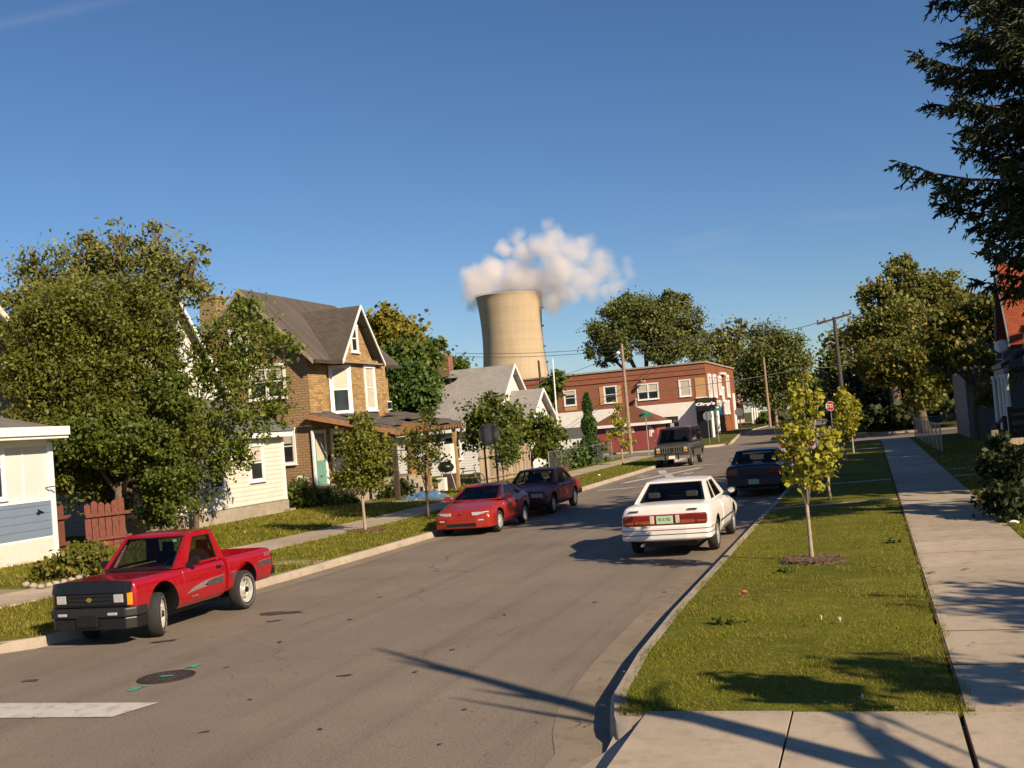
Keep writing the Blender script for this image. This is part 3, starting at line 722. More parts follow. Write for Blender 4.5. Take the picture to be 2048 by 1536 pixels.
mb.build('porch_roof', M['roof_green'], Bh)
mb = MB(); mb.prism([(BX-2.3, YB1-.12, zt), (BX, YB1-.12, zt), (BX-2.3, YB1-.12, ze-.3)], (0, .1, 0)); mb.build('porch_gable_wall', M['siding_cream'], Bh)
mb = MB(); mb.prism([(BX-2.3, YB0+.12, zt), (BX, YB0+.12, zt), (BX-2.3, YB0+.12, ze-.3)], (0, .1, 0)); mb.build('porch_gable_wall', M['siding_cream'], Bh)
mb = MB(); block(mb, -32, GX-.02, yp-hw, yp+hw, .15, ze, zr-.15, 'x'); mb.build('wall', M['siding_white'], Bh)
mb = MB(); gable_roof(mb, -32.4, GX+.35, yp-hw-.35, yp+hw+.35, ze-.35, zr+.05, 'x', .15); mb.build('roof', M['roof_brown_x'], Bh)
mb = MB(); rake(mb, [(GX+.35, yp-hw-.35, ze-.33), (GX+.35, yp, zr+.07), (GX+.35, yp+hw+.35, ze-.33)], (1, 0, 0), .2); mb.build('bargeboard', M['trim'], Bh)
pw = atX(512, 925, BX); win(Bh, (BX, pw.y, pw.z), (1, 0), .8, 1.15, .1, blind=.45)
pw = atX(430, 940, BX); win(Bh, (BX, pw.y, pw.z), (1, 0), .8, 1.15, .1)
win(Bh, (GX, yp, ze+.9), (1, 0), .8, 1.3, .1)

# ---- house C: tan brick two-storey house
CX_ = -21.0; CB = -26.2
C0 = atX(618, 780, CX_).y; C1 = atX(777, 780, CX_).y
Ch = thing('house', 'two-storey tan brick house with brown shingle roof, cross gable and sagging porch', 'house', (-23.5, (C0+C1)/2, .35))
ZE, ZR = 6.05, 9.2; XR = (CX_+.45 + CB-.45)/2
mb = MB(); mb.cur = 0
# walls: near gable end (tan) and street front (buff) as one shell with two finishes
mb.q((CB, C0, .9), (CX_, C0, .9), (CX_, C0, ZE+.45), (XR, C0, ZR-.12), (CB, C0, ZE+.45))
mb.q((CB, C1, .9), (CX_, C1, .9), (CX_, C1, ZE+.45), (XR, C1, ZR-.12), (CB, C1, ZE+.45))
mb.q((CB, C0, .9), (CB, C1, .9), (CB, C1, ZE+.45), (CB, C0, ZE+.45))
mb.cur = 1
mb.q((CX_, C0, .9), (CX_, C1, .9), (CX_, C1, ZE+.45), (CX_, C0, ZE+.45))
mb.build('wall', [M['brick_tan'], M['brick_buff']], Ch)
mb = MB(); mb.box(CB-.04, CX_+.06, C0-.06, C1+.04, .1, .9); mb.build('foundation', M['foundation'], Ch)
# two-storey bay
b0 = atX(655, 760, CX_).y; bx = .75; b3 = atX(752, 760, CX_).y; zb0, zb1 = 3.75, ZE+.1
bay = [(CX_+.01, b0), (CX_+bx, b0+bx*.95), (CX_+bx, b3-bx*.8), (CX_+.01, b3)]
mb = MB(); mb.prism([(x, y, zb0-.35) for x, y in bay], (0, 0, zb1-zb0+.35)); mb.build('bay', M['brick_buff'], Ch)
fa, fb, fc, fd = [Vector((x, y, 0)) for x, y in bay]
n1 = Vector((fb.y-fa.y, -(fb.x-fa.x), 0)).normalized(); n3 = Vector((fd.y-fc.y, -(fd.x-fc.x), 0)).normalized()
m1 = (fa+fb)/2; win(Ch, (m1.x, m1.y, 4.9), n1, .68, 1.75, .13, blind=.5)
m2 = (fb+fc)/2; win(Ch, (m2.x, m2.y, 4.95), (1, 0), .8, 1.7, .13, pane='blind')
wq = atX(758, 765, CX_); win(Ch, (CX_, min(wq.y, C1-.55), 5.0), (1, 0), .5, 1.6, .11)
acy = min(wq.y, C1-.55); mb = MB(); mb.box(CX_+.01, CX_+.42, acy-.3, acy+.3, 4.02, 4.42); ac = mb.build('air_conditioner', M['trim'], Ch, bevel=.015)
mb = MB(); mb.box(CX_+.42, CX_+.43, acy-.25, acy+.25, 4.07, 4.37); mb.build('grille', M['black'], ac)
# cross gable over the bay
gy0 = atX(683, 716, CX_+.9).y; gy1 = atX(762, 716, CX_+.9).y; gpk = atX(707, 609, CX_+.95); gx = CX_+.62; gyp = (gy0+gy1)/2
mb = MB(); mb.prism([(XR, gy0+.25, ZE), (XR, gy1-.25, ZE), (XR, gyp, gpk.z-.3)], (gx-XR, 0, 0)); mb.build('gable_wall', M['brick_buff'], Ch)
mb = MB(); gable_roof(mb, XR, CX_+1.0, gy0-.1, gy1+.1, ZE-.02, gpk.z, 'x', .12); mb.build('gable_roof', M['roof_brown_x'], Ch)
mb = MB(); rake(mb, [(CX_+1.0, gy0-.12, ZE-.03), (CX_+1.0, gyp, gpk.z+.02), (CX_+1.0, gy1+.12, ZE-.03)], (1, 0, 0), .14, .05); mb.build('bargeboard', M['trim'], Ch)
wg = atX(705, 678, gx); win(Ch, (gx, gyp-.08, 7.05), (1, 0), .5, 1.0, .1)
# main roof
mb = MB(); gable_roof(mb, CB-.45, CX_+.5, C0-.42, C1+.4, ZE, ZR, 'y', .14); mb.build('roof', M['roof_brown_y'], Ch)
mb = MB(); rake(mb, [(CB-.45, C0-.43, ZE), (XR, C0-.43, ZR), (CX_+.5, C0-.43, ZE)], (0, -1, 0), .17, .05)
mb.build('bargeboard', M['wood_grey'], Ch)
mb = MB(); mb.box(CX_+.5, CX_+.6, C0-.42, gy0-.1, ZE-.14, ZE+.0); mb.build('gutter', M['wood_dark'], Ch)
mb = MB(); mb.box(CX_+.5, CX_+.6, gy1+.1, C1+.4, ZE-.14, ZE+.0); mb.build('gutter', M['wood_dark'], Ch)
mb = MB(); mb.box(CX_-.02, CX_+.98, gy0, gy1, ZE-.1, ZE-.04); mb.build('soffit', M['wood_grey'], Ch)
# back wing and chimney
mb = MB(); block(mb, -33, CB-.02, C0+1.2, C1-1.0, .2, 5.6, 8.3, 'x'); mb.build('wing_wall', M['brick_tan'], Ch)
mb = MB(); gable_roof(mb, -33.3, XR, C0+.8, C1-.6, 5.3, 8.4, 'x', .14); mb.build('wing_roof', M['roof_brown_x'], Ch)
pc = at(424, 600, 42.5); mb = MB(); mb.box(pc.x-.42, pc.x+.42, 42.1, 42.9, 5.5, pc.z); mb.box(pc.x-.47, pc.x+.47, 42.05, 42.95, pc.z, pc.z+.14); mb.build('chimney', M['brick_tan'], Ch)
# side windows
for (u, v, w, h, st) in ((534, 764, 1.5, 1.2, 'double'), (478, 690, .7, 1.1, 'sash'), (569, 893, .8, 1.25, 'sash')):
    p = at(u, v, C0); win(Ch, (p.x, C0, p.z), (0, -1), w, h, .11, style=st, blind=.42)
# doors and front window under the porch
pd = atX(641, 930, CX_); door(Ch, (CX_, pd.y, 1.1), (1, 0), .85, 2.05, M['teal'], .14, 'blind')
pd2 = atX(672, 930, CX_); door(Ch, (CX_, pd2.y + .25, 1.1), (1, 0), .95, 2.1, M['trim'], .12, 'pane')
pd3 = atX(745, 900, CX_); win(Ch, (CX_, pd3.y, 2.1), (1, 0), 1.1, 1.3, .12)
mb = MB(); px_ = atX(658, 900, CX_+.05); mb.box(CX_, CX_+.1, px_.y-.1, px_.y+.06, 1.95, 2.25); mb.build('mailbox', M['black'], Ch, bevel=.02)
# porch: warped roof of torn tar paper on posts
pr = thing('porch', 'sagging timber porch with torn tar-paper roof, in front of the tan brick house', 'porch', (-19, 42.5, .3))
q00 = atX(614, 832, CX_+.02); q10 = atX(790, 862, -17.5); q11 = atX(921, 845, -17.5); q01 = atX(800, 826, CX_+.02)
def pq(s, t, dz=0):
    a = q00.lerp(q10, s); b = q01.lerp(q11, s); p = a.lerp(b, t); return p + Vector((0, 0, dz))
mb = MB(); NS, NTT = 12, 18; ids = {}
for i in range(NS+1):
    for j in range(NTT+1):
        s, t = i/NS, j/NTT
        wv = .05*math.sin(9*t+2*s) + .04*math.sin(17*s+5*t) + random.uniform(-.035, .035) - .12*math.sin(PI*t)*s
        p = pq(s, t, wv + .06); ids[i, j] = len(mb.v); mb.v.append(tuple(p))
for i in range(NS):
    for j in range(NTT):
        mb.f.append((ids[i,j], ids[i+1,j], ids[i+1,j+1], ids[i,j+1])); mb.mi.append(0)
ro = mb.build('roof', M['tar'], pr, smooth=25); so = ro.modifiers.new('thickness', 'SOLIDIFY'); so.thickness = .05
mb = MB()
for (s0, s1, t0, t1, dz) in ((.15, .4, .18, .42, .13), (.55, .85, .1, .3, .1), (.3, .7, .55, .8, .16), (.75, 1.04, .6, .8, .12), (.5, .62, .35, .6, .12)):
    mb.hexa([pq(s0, t0, dz), pq(s1, t0, dz-.03), pq(s1, t1, dz), pq(s0, t1, dz-.02)] + [pq(s0, t0, dz+.03), pq(s1, t0, dz+.03), pq(s1, t1, dz+.14), pq(s0, t1, dz+.05)])
mb.build('loose_felt', M['tar'], pr)
mb = MB()
for j in range(23):
    t = j/22; mb.bar(pq(.02, t, -.07), pq(1.05, t, -.07), .06, .13)
mb.build('rafters', M['rafter'], pr)
mb = MB(); mb.bar(pq(.96, 0, -.2), pq(.96, 1, -.2), .1, .16); mb.build('beam', M['wood_dark'], pr)
mb = MB(); mb.bar(pq(-.0, -.01, -.02), pq(1.03, -.01, -.02), .05, .2); mb.build('edge_board', M['rafter'], pr)
for t, mat, w in ((.03, 'wood_dark', .17), (.48, 'wood_tan', .15), (.93, 'wood_tan', .16)):
    p = pq(.95, t, -.28); mb = MB(); mb.box(p.x-w/2, p.x+w/2, p.y-w/2, p.y+w/2, .3, p.z); mb.build('post', M[mat], pr)
mb = MB(); p = pq(1.03, .97, -.1); mb.bar(p, p + Vector((.05, -.3, -.75)), .06, .2); mb.build('hanging_board', M['wood_dark'], pr)
mb = MB(); mb.box(CX_+.07, -19.3, C0-.0, C1, .2, 1.06); mb.build('deck', M['foundation'], pr)
st = thing('steps', 'concrete front steps leading up to the tan brick house', 'steps', (-18.6, 43.6, .3))
mb = MB(); ys_ = atX(822, 960, -18.6).y
prof = [(-19.28, .2)]; zz = 1.06; xx = -19.28
prof.append((xx, zz))
for k in range(5):
    xx += .28; prof.append((xx, zz)); zz -= .165; prof.append((xx, zz))
prof.append((xx, .2)); mb.prism([(x, ys_, z) for x, z in prof], (0, 1.5, 0)); mb.build('stair', M['foundation'], st)
mb = MB(); mb.box(-19.25, -18.95, ys_+1.55, ys_+1.65, 1.06, 1.75); mb.build('cheek_board', M['ivory'], st)

# ---- house D: white house with grey roof
DX = -20.9
dpk = atX(1018, 729, DX); Yr = dpk.y
Dh = thing('house', 'white house with pale grey shingle roof, two gables and a red chimney', 'house', (-25, Yr, .3))
hw = 4.1; ze = 3.05
mb = MB(); block(mb, -34, DX, Yr-hw, Yr+hw, .2, ze+.2, dpk.z-.12, 'x'); mb.build('wall', M['siding_white'], Dh)
mb = MB(); gable_roof(mb, -34.4, DX+.35, Yr-hw-.4, Yr+hw+.4, ze-.05, dpk.z, 'x', .14); mb.build('roof', M['roof_grey_x'], Dh)
mb = MB(); rake(mb, [(DX+.35, Yr-hw-.4, ze-.05), (DX+.35, Yr, dpk.z+.02), (DX+.35, Yr+hw+.4, ze-.05)], (1, 0, 0), .2); mb.box(-34.4, DX+.35, Yr-hw-.46, Yr-hw-.4, ze-.25, ze-.03); mb.build('bargeboard', M['trim'], Dh)
win(Dh, (DX, Yr-.9, 5.0), (1, 0), .45, .8, .08)
fpk = atX(1078, 776, -18.9); FX = -19.2; hw2 = 2.75; ze2 = 3.0
mb = MB(); block(mb, DX-.02, FX, Yr-hw2, Yr+hw2, .2, ze2+.15, fpk.z-.12, 'x'); mb.build('front_wall', M['siding_white'], Dh)
mb = MB(); gable_roof(mb, DX-.5, FX+.35, Yr-hw2-.35, Yr+hw2+.35, ze2-.1, fpk.z, 'x', .13); mb.build('front_roof', M['roof_grey_x'], Dh)
mb = MB(); rake(mb, [(FX+.35, Yr-hw2-.35, ze2-.1), (FX+.35, Yr, fpk.z+.02), (FX+.35, Yr+hw2+.35, ze2-.1)], (1, 0, 0), .2); mb.box(DX, FX+.35, Yr-hw2-.41, Yr-hw2-.35, ze2-.3, ze2-.06); mb.build('front_bargeboard', M['trim'], Dh)
win(Dh, (FX, Yr-1.2, 1.9), (1, 0), .8, 1.2, .1); win(Dh, (FX, Yr+1.2, 1.9), (1, 0), .8, 1.2, .1); win(Dh, (-23.5, Yr-hw, 1.9), (0, -1), .9, 1.2, .1)
pc = at(888, 745, Yr); mb = MB(); mb.box(pc.x-.5, pc.x+.5, Yr-.4, Yr+.4, dpk.z-1.2, at(888, 712, Yr).z); mb.build('chimney', M['brick_chim'], Dh)
pv = at(899, 757, Yr-1.1); mb = MB(); mb.lathe([(-.25, .12), (0, .14), (.0, .55), (.1, .5), (.22, .3), (.27, .0)], (pv.x, Yr-1.1, pv.z), 'z', 18); mb.build('roof_vent', M['sign_back'], Dh, smooth=40)
pa = at(998, 735, Yr); mb = MB(); mb.tube([(pa.x, Yr, pa.z-.3), (pa.x, Yr, pa.z+.7)], .02, 5); mb.tube([(pa.x-.2, Yr, pa.z+.6), (pa.x+.2, Yr, pa.z+.6)], .012, 4); mb.build('antenna', M['grey_metal'], Dh)

# ---- two-storey red brick corner building
KY = 97.0; k0 = at(1100, 752, KY); kc = at(1409, 725, KY); KX0, KX1 = -36.0, kc.x; KZ0 = .5; KZ = kc.z
KYB = atX(1466, 742, KX1).y
K = thing('brick_building', 'long two-storey red brick corner building with white ground floor and black awning', 'building', ((KX0+KX1)/2, KY+5, .6))
zw = at(1385, 803, KY).z
mb = MB(); mb.cur = 0
mb.q((KX0, KY, zw), (KX1, KY, zw), (KX1, KY, KZ), (KX0, KY, KZ)); mb.q((KX0, KYB, .4), (KX1, KYB, .4), (KX1, KYB, KZ), (KX0, KYB, KZ)); mb.q((KX0, KY, .4), (KX0, KYB, .4), (KX0, KYB, KZ), (KX0, KY, KZ))
mb.q((KX0, KY, KZ-.05), (KX1, KY, KZ-.05), (KX1, KYB, KZ-.05), (KX0, KYB, KZ-.05))
mb.cur = 1; mb.q((KX1, KY, .4), (KX1, KYB, .4), (KX1, KYB, KZ), (KX1, KY, KZ))
mb.cur = 2; mb.q((KX0, KY, .4), (KX1, KY, .4), (KX1, KY, zw), (KX0, KY, zw))
mb.build('wall', [M['brick_red'], M['brick_side'], M['whitewash']], K)
mb = MB(); mb.box(KX0, KX1+.12, KY-.12, KY+.15, KZ, KZ+.14); mb.box(KX1-.15, KX1+.12, KY+.15, KYB, KZ, KZ+.14); mb.build('coping', M['foundation'], K)
mb = MB(); mb.box(KX0, KX1+.05, KY-.08, KY, KZ-.95, KZ-.82); mb.box(KX1, KX1+.05, KY+.0, KYB, KZ-.95, KZ-.82); mb.box(KX0, KX1+.05, KY-.05, KY, KZ-.5, KZ-.42); mb.build('brick_band', M['brick_red'], K)
for (u, v, w, h, st, bd) in ((1140, 796, .95, 1.2, 'sash', 'b'), (1221, 789, 1.0, 1.35, 'sash', 's'), (1296, 783, 1.7, 1.25, 'double', ''), (1370, 776, .85, 1.3, 'sash', 'bl')):
    p = at(u, v, KY); win(K, (p.x, KY, p.z), (0, -1), w, h, .11, style=st, pane='blind' if bd == 'bl' else 'pane', blind={'b': .3, 's': 0, '': .5, 'bl': 0}[bd])
    if bd == 's':
        mb = MB(); mb.box(p.x-w/2-.5, p.x-w/2-.12, KY-.045, KY, p.z-h/2-.2, p.z+h/2+.1); mb.build('plywood_infill', M['ivory'], K); mb = MB(); mb.box(p.x+w/2+.12, p.x+w/2+.5, KY-.045, KY, p.z-h/2-.2, p.z+h/2+.1); mb.build('plywood_infill', M['ivory'], K)
    if bd == 'b':
        mb = MB(); mb.box(p.x-w/2-.1, p.x+w/2+.1, KY-.045, KY, p.z-h/2-.55, p.z-h/2-.16); mb.build('plywood_infill', M['ivory'], K)
p = at(1343, 844, KY); mb = MB(); mb.box(p.x-.62, p.x+.62, KY-.02, KY, p.z-.48, p.z+.48); sw = mb.build('shop_window', M['pane'], K)
mb = MB(); mb.box(p.x-.12, p.x+.2, KY-.035, KY-.02, p.z-.42, p.z-.1); mb.build('notice', M['blind'], sw)
p = at(1150, 866, KY); mb = MB(); mb.box(p.x-1.9, p.x+1.9, KY-.03, KY, p.z-.5, p.z+.5); mb.build('boarded_window', M['sign_back'], K)
# side windows seen edge-on
def sidew(u, v, w, h, mat='trim'):
    p = atX(u, v, KX1); return win(K, (KX1, p.y, p.z), (1, 0), w, h, .28, depth=.12, style='none', trim='trim')
for (u, v, w, h) in ((1419, 772, 1.1, 1.6), (1429, 772, 1.1, 1.6), (1439, 771, 1.1, 1.3), (1455, 772, 1.3, 1.7), (1445, 788, .9, .9)): sidew(u, v, w, h)
for (u, v) in ((1437, 815), (1443, 815), (1450, 814), (1456, 814)): sidew(u, v, .7, .8)
p = atX(1405, 773, KX1 + .0); 
mb = MB(); p = at(1404, 773, KY); mb.box(KX1-1.0, KX1-.1, KY-.04, KY, p.z-.9, p.z+.8); mb.build('plywood_infill', M['ivory'], K)
mb = MB(); mb.box(KX1-1.05, KX1-.02, KY-.1, KY, p.z-1.0, p.z-.9); mb.build('sill', M['trim'], K)
mb = MB(); p = atX(1466, 850, KX1); mb.box(KX1, KX1+.12, KYB-2.6, KYB-1.4, .5, 4.6); mb.build('pilaster', M['trim'], K)
pb0 = at(1386, 862, KY); mb = MB(); mb.box(KX1-1.1, KX1+.02, KY-.05, KY+.0, .4, zw); mb.box(KX1, KX1+.05, KY, KY+5, .4, zw-.1); mb.build('shopfront', M['black'], K)
mb = MB(); mb.tube([(KX1+.12, KY+.6, .4), (KX1+.12, KY+.6, zw-.6)], .16, 8); mb.build('column', M['trim'], K); mb = MB(); mb.tube([(KX1+.12, KY+4.5, .4), (KX1+.12, KY+4.5, zw-.6)], .16, 8); mb.build('column', M['trim'], K)
# awning with lettering
a0 = KX1-.95; zt = zw+.2; aw = MB()
aw.prism([(a0, KY-.06, zt), (a0, KY-1.3, zt-.75), (a0, KY-1.3, zt-1.1), (a0, KY-.06, zt-1.1)], (1.65, 0, 0)); awn = aw.build('awning', M['black'], K)
text_obj('lettering', "Chap's", .62, M['trim'], awn, Matrix.Translation(-root_off(awn)) @ frame_M((a0+.82, KY-.95, zt-.52), (1, 0, 0), (0, .855, .517)), .01, bold=.03)
pf = at(1443, 746, KY+10); mb = MB(); pf = atX(1452, 748, KX1+.2); mb.box(KX1, KX1+.35, pf.y-3.5, pf.y-1.0, pf.z-.12, pf.z+.08); mb.build('wall_sign', M['trim'], K)
pl_ = at(1283, 763, KY-.3); mb = MB(); mb.tube([(pl_.x-.1, KY, pl_.z), (pl_.x, KY-.35, pl_.z+.1), (pl_.x+.2, KY-.5, pl_.z)], .035, 5); mb.lathe([(0, .08), (.12, .17), (.14, .0)], (pl_.x+.25, KY-.5, pl_.z-.08), 'z', 10); mb.build('wall_lamp', M['trim'], K)
pl_ = at(1275, 768, KY-.3); mb = MB(); mb.tube([(pl_.x+.2, KY, pl_.z+.3), (pl_.x, KY-.3, pl_.z)], .04, 5); mb.lathe([(-.15, .13), (.12, .1), (.14, 0)], (pl_.x, KY-.3, pl_.z-.25), 'z', 8); mb.build('wall_lamp', M['wood_dark'], K)
pv = at(1268, 812, KY-1.2); mb = MB(); mb.tube([(pv.x, KY-.3, pv.z-.6), (pv.x, KY-.3, pv.z+.5)], .1, 8); mb.lathe([(0, .18), (.15, .2), (.22, 0)], (pv.x, KY-.3, pv.z+.5), 'z', 8); mb.build('flue', M['grey_metal'], K)

# ---- dark red garage in front of it
GY = 92.0; g0 = at(1196, 900, GY); g1 = at(1313, 850, GY); gz = at(1311, 843, GY).z; gt = at(1262, 812, GY+2.2).z
G = thing('garage', 'low dark red garage with brown hipped roof in front of the brick building', 'garage', ((g0.x+g1.x)/2, GY+2, .2))
mb = MB(); mb.box(g0.x, g1.x, GY, GY+4.3, 0.05, gz-.15); mb.build('wall', M['red_shed'], G)
x0, x1, y0, y1 = g0.x-.45, g1.x+.45, GY-.4, GY+4.7; xm = (x0+x1)/2
mb = MB(); rp0 = (xm-.35, GY+2.15, gt); rp1 = (xm+.35, GY+2.15, gt)
mb.q((x0,y0,gz), (x1,y0,gz), rp1, rp0); mb.q((x1,y0,gz), (x1,y1,gz), rp1); mb.q((x1,y1,gz), (x0,y1,gz), rp0, rp1); mb.q((x0,y1,gz), (x0,y0,gz), rp0); mb.q((x0,y0,gz), (x0,y1,gz), (x1,y1,gz), (x1,y0,gz))
mb.build('roof', M['roof_rust'], G)
mb = MB(); mb.box(x0, x1, y0-.05, y0, gz-.22, gz+.02); mb.box(x1, x1+.05, y0-.05, y1, gz-.22, gz+.02); mb.build('fascia', M['trim'], G)
mb = MB(); mb.box(x0, x1, y0, GY, gz-.24, gz-.2); mb.build('soffit', M['wood_dark'], G)
M['pinkprint'] = m_plain('faded_pink_print', (.6,.3,.27), .8)
s0 = at(1212, 866, GY); s1 = at(1268, 857, GY); mb = MB(); mb.box(s0.x, s1.x, GY-.04, GY, s0.z-.15, s0.z+.27); sg = mb.build('sign_board', M['trim'], G)
mb = MB()
for k in range(11):
    xx = s0.x + .15 + k*(s1.x-s0.x-.3)/11
    for r in (0, 1): mb.box(xx, xx+random.uniform(.06, .17), GY-.048, GY-.04, s0.z-.09+r*.17, s0.z+.0+r*.17)
mb.build('lettering', M['pinkprint'], sg)
s0 = at(1301, 862, GY); mb = MB(); mb.box(s0.x-.12, s0.x+.1, GY-.04, GY, s0.z-.46, s0.z+.44); mb.box(s0.x+.1, s0.x+.28, GY-.04, GY, s0.z-.15, s0.z+.25); sg = mb.build('sign_board', M['trim'], G)
mb = MB()
for k in range(5): mb.box(s0.x-.07, s0.x+.04, GY-.048, GY-.04, s0.z-.38+k*.17, s0.z-.29+k*.17)
mb.build('lettering', M['pinkprint'], sg)

# ---- far pink house
PX = -17.5; PH = thing('house', 'small pink house with dark roof far down the street beyond the brick building', 'house', (-20, 158, .8))
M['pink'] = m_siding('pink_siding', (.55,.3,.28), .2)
mb = MB(); block(mb, -26, -17.3, 150, 162, .6, 4.6, 7.6, 'x'); mb.build('wall', M['pink'], PH)
mb = MB(); gable_roof(mb, -26.4, -16.7, 149.4, 162.6, 4.2, 7.8, 'x', .2); mb.build('roof', M['roof_brown_x'], PH)
mb = MB(); mb.box(-17.3, -15.2, 151, 161, .6, 1.1); mb.build('porch_floor', M['foundation'], PH)
mb = MB(); mb.hexa([(-17.3, 150.6, 3.9), (-14.8, 150.6, 3.2), (-14.8, 161.4, 3.2), (-17.3, 161.4, 3.9), (-17.3, 150.6, 4.1), (-14.8, 150.6, 3.4), (-14.8, 161.4, 3.4), (-17.3, 161.4, 4.1)]); mb.build('porch_roof', M['roof_brown_y'], PH)
for y in (151.2, 154.5, 157.8, 160.8):
    mb = MB(); mb.tube([(-15.1, y, 1.1), (-15.1, y, 3.2)], .13, 7); mb.build('porch_post', M['trim'], PH)
win(PH, (-17.3, 153, 2.2), (1, 0), 1.2, 1.6, .15); win(PH, (-17.3, 158.6, 2.2), (1, 0), 1.2, 1.6, .15); win(PH, (-20.5, 150, 2.3), (0, -1), 1.1, 1.5, .15)
# ---- right-hand house with orange-red roof
RX = 6.2
Rh = thing('house', 'shaded grey house with steep orange-red roof and white porch columns at the right edge', 'house', (RX+4, 43, .2))
re = atX(2020, 682, RX-.9); rt = atX(1990, 530, RX-.9)
hy = rt.y - re.y; yp = rt.y
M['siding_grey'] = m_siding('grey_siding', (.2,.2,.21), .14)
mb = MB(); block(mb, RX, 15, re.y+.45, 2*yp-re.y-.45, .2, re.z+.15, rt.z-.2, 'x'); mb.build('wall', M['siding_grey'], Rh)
mb = MB(); gable_roof(mb, RX-.9, 15.5, re.y, 2*yp-re.y, re.z, rt.z, 'x', .15); mb.build('roof', M['roof_red'], Rh)
mb = MB(); rake(mb, [(RX-.91, re.y, re.z), (RX-.91, yp, rt.z), (RX-.91, 2*yp-re.y, re.z)], (-1, 0, 0), .2); mb.build('bargeboard', M['siding_grey'], Rh)
py0, py1 = re.y+.5, 2*yp-re.y-.5
mb = MB(); mb.hexa([(RX, py0, 4.05), (RX, py1, 4.05), (RX-1.25, py1, 3.45), (RX-1.25, py0, 3.45), (RX, py0, 4.2), (RX, py1, 4.2), (RX-1.25, py1, 3.6), (RX-1.25, py0, 3.6)][::1]); mb.build('porch_roof', M['black'], Rh)
mb = MB(); mb.box(RX-1.2, RX, py0, py1, .1, 1.0); mb.build('porch_floor', M['wood_dark'], Rh)
mb = MB(); mb.box(RX-1.18, RX-1.03, py0, py1, 3.2, 3.42); mb.build('porch_beam', M['siding_grey'], Rh)
for y in (py0+.2, py0+1.3, py0+2.6, py0+4.4):
    mb = MB(); mb.lathe([(1.0, .13), (1.1, .13), (1.12, .1), (3.05, .085), (3.1, .12), (3.2, .12)], (RX-1.1, y, 0), 'z', 12); mb.build('porch_column', M['trim'], Rh, smooth=40)
win(Rh, (RX, yp-.6, 5.3), (-1, 0), .8, 1.2, .1); win(Rh, (RX, yp+1, 2.2), (-1, 0), 1.0, 1.4, .1); win(Rh, (9, re.y+.45, 2.4), (0, -1), 1.0, 1.4, .1)
ds = thing('satellite_dish', 'pale round satellite dish on the dark porch roof of the right-hand house', 'satellite dish', tuple(atX(2003, 690, RX-1.05)))
dl = Vector(ds.location); mb = MB(); mb.lathe([(.09, .30), (.03, .2), (.0, .06), (0, 0)], (0, 0, 0), 'y', 22)
R = Matrix.Rotation(rad(-18), 3, 'Z') @ Matrix.Rotation(rad(-28), 3, 'X')
mb.v = [tuple(dl + R @ (Vector(p))) for p in mb.v]; o = mb.build('reflector', M['offwhite'], ds, smooth=40); o.modifiers.new('thickness', 'SOLIDIFY').thickness = .012
mb = MB(); mb.tube([dl, dl + Vector((.02, .12, -.15)), dl + Vector((.02, .15, -.75))], .022, 6); mb.tube([dl + R @ Vector((0, .02, -.28)), dl + R @ Vector((0, -.38, -.1))], .012, 5); mb.build('arm', M['grey_metal'], ds)
# dark timber access ramp beside it
rm = thing('ramp', 'dark stained timber access ramp with rails beside the right-hand house', 'ramp', (4, 40, .2))
zf = 1.0
mb = MB(); mb.box(4.05, 8.5, 37.2, 38.3, .75, .88); mb.build('deck', M['wood_dark'], rm)
for z in (1.15, 1.4, 1.68, 1.92):
    mb = MB(); mb.bar((4.05, 37.25, z), (8.5, 37.25, z), .05, .15); mb.build('rail', M['wood_dark'], rm)
for x in (4.1, 5.2, 6.4, 7.6):
    mb = MB(); mb.box(x-.06, x+.06, 37.15, 37.28, .15, 2.05); mb.build('post', M['wood_dark'], rm)
mb = MB(); mb.hexa([(4.05, 38.35, .7), (4.05, 43, .16), (5.2, 43, .16), (5.2, 38.35, .7), (4.05, 38.35, .82), (4.05, 43, .28), (5.2, 43, .28), (5.2, 38.35, .82)]); mb.build('slope', M['wood_dark'], rm)
for y, z in ((38.4, .75), (40.5, .5), (42.9, .25)):
    mb = MB(); mb.box(4.0, 4.13, y-.06, y+.06, .12, z+1.0); mb.build('post', M['wood_dark'], rm)
mb = MB(); mb.bar((4.06, 38.4, 1.72), (4.06, 42.9, 1.2), .05, .1); mb.bar((4.06, 38.4, 1.3), (4.06, 42.9, .8), .05, .1); mb.build('rail', M['wood_dark'], rm)
# grey house behind, beyond the side yard
H2 = thing('house', 'low grey sided house in deep shade behind the chain-link side yard', 'house', (9, 66, .2))
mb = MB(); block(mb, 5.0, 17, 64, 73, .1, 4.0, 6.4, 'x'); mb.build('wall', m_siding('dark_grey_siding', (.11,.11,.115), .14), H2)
mb = MB(); gable_roof(mb, 4.6, 17.4, 63.5, 73.5, 3.75, 6.5, 'x', .15); mb.build('roof', M['roof_brown_x'], H2)
win(H2, (8.5, 64, 2.2), (0, -1), 1, 1.3, .1)

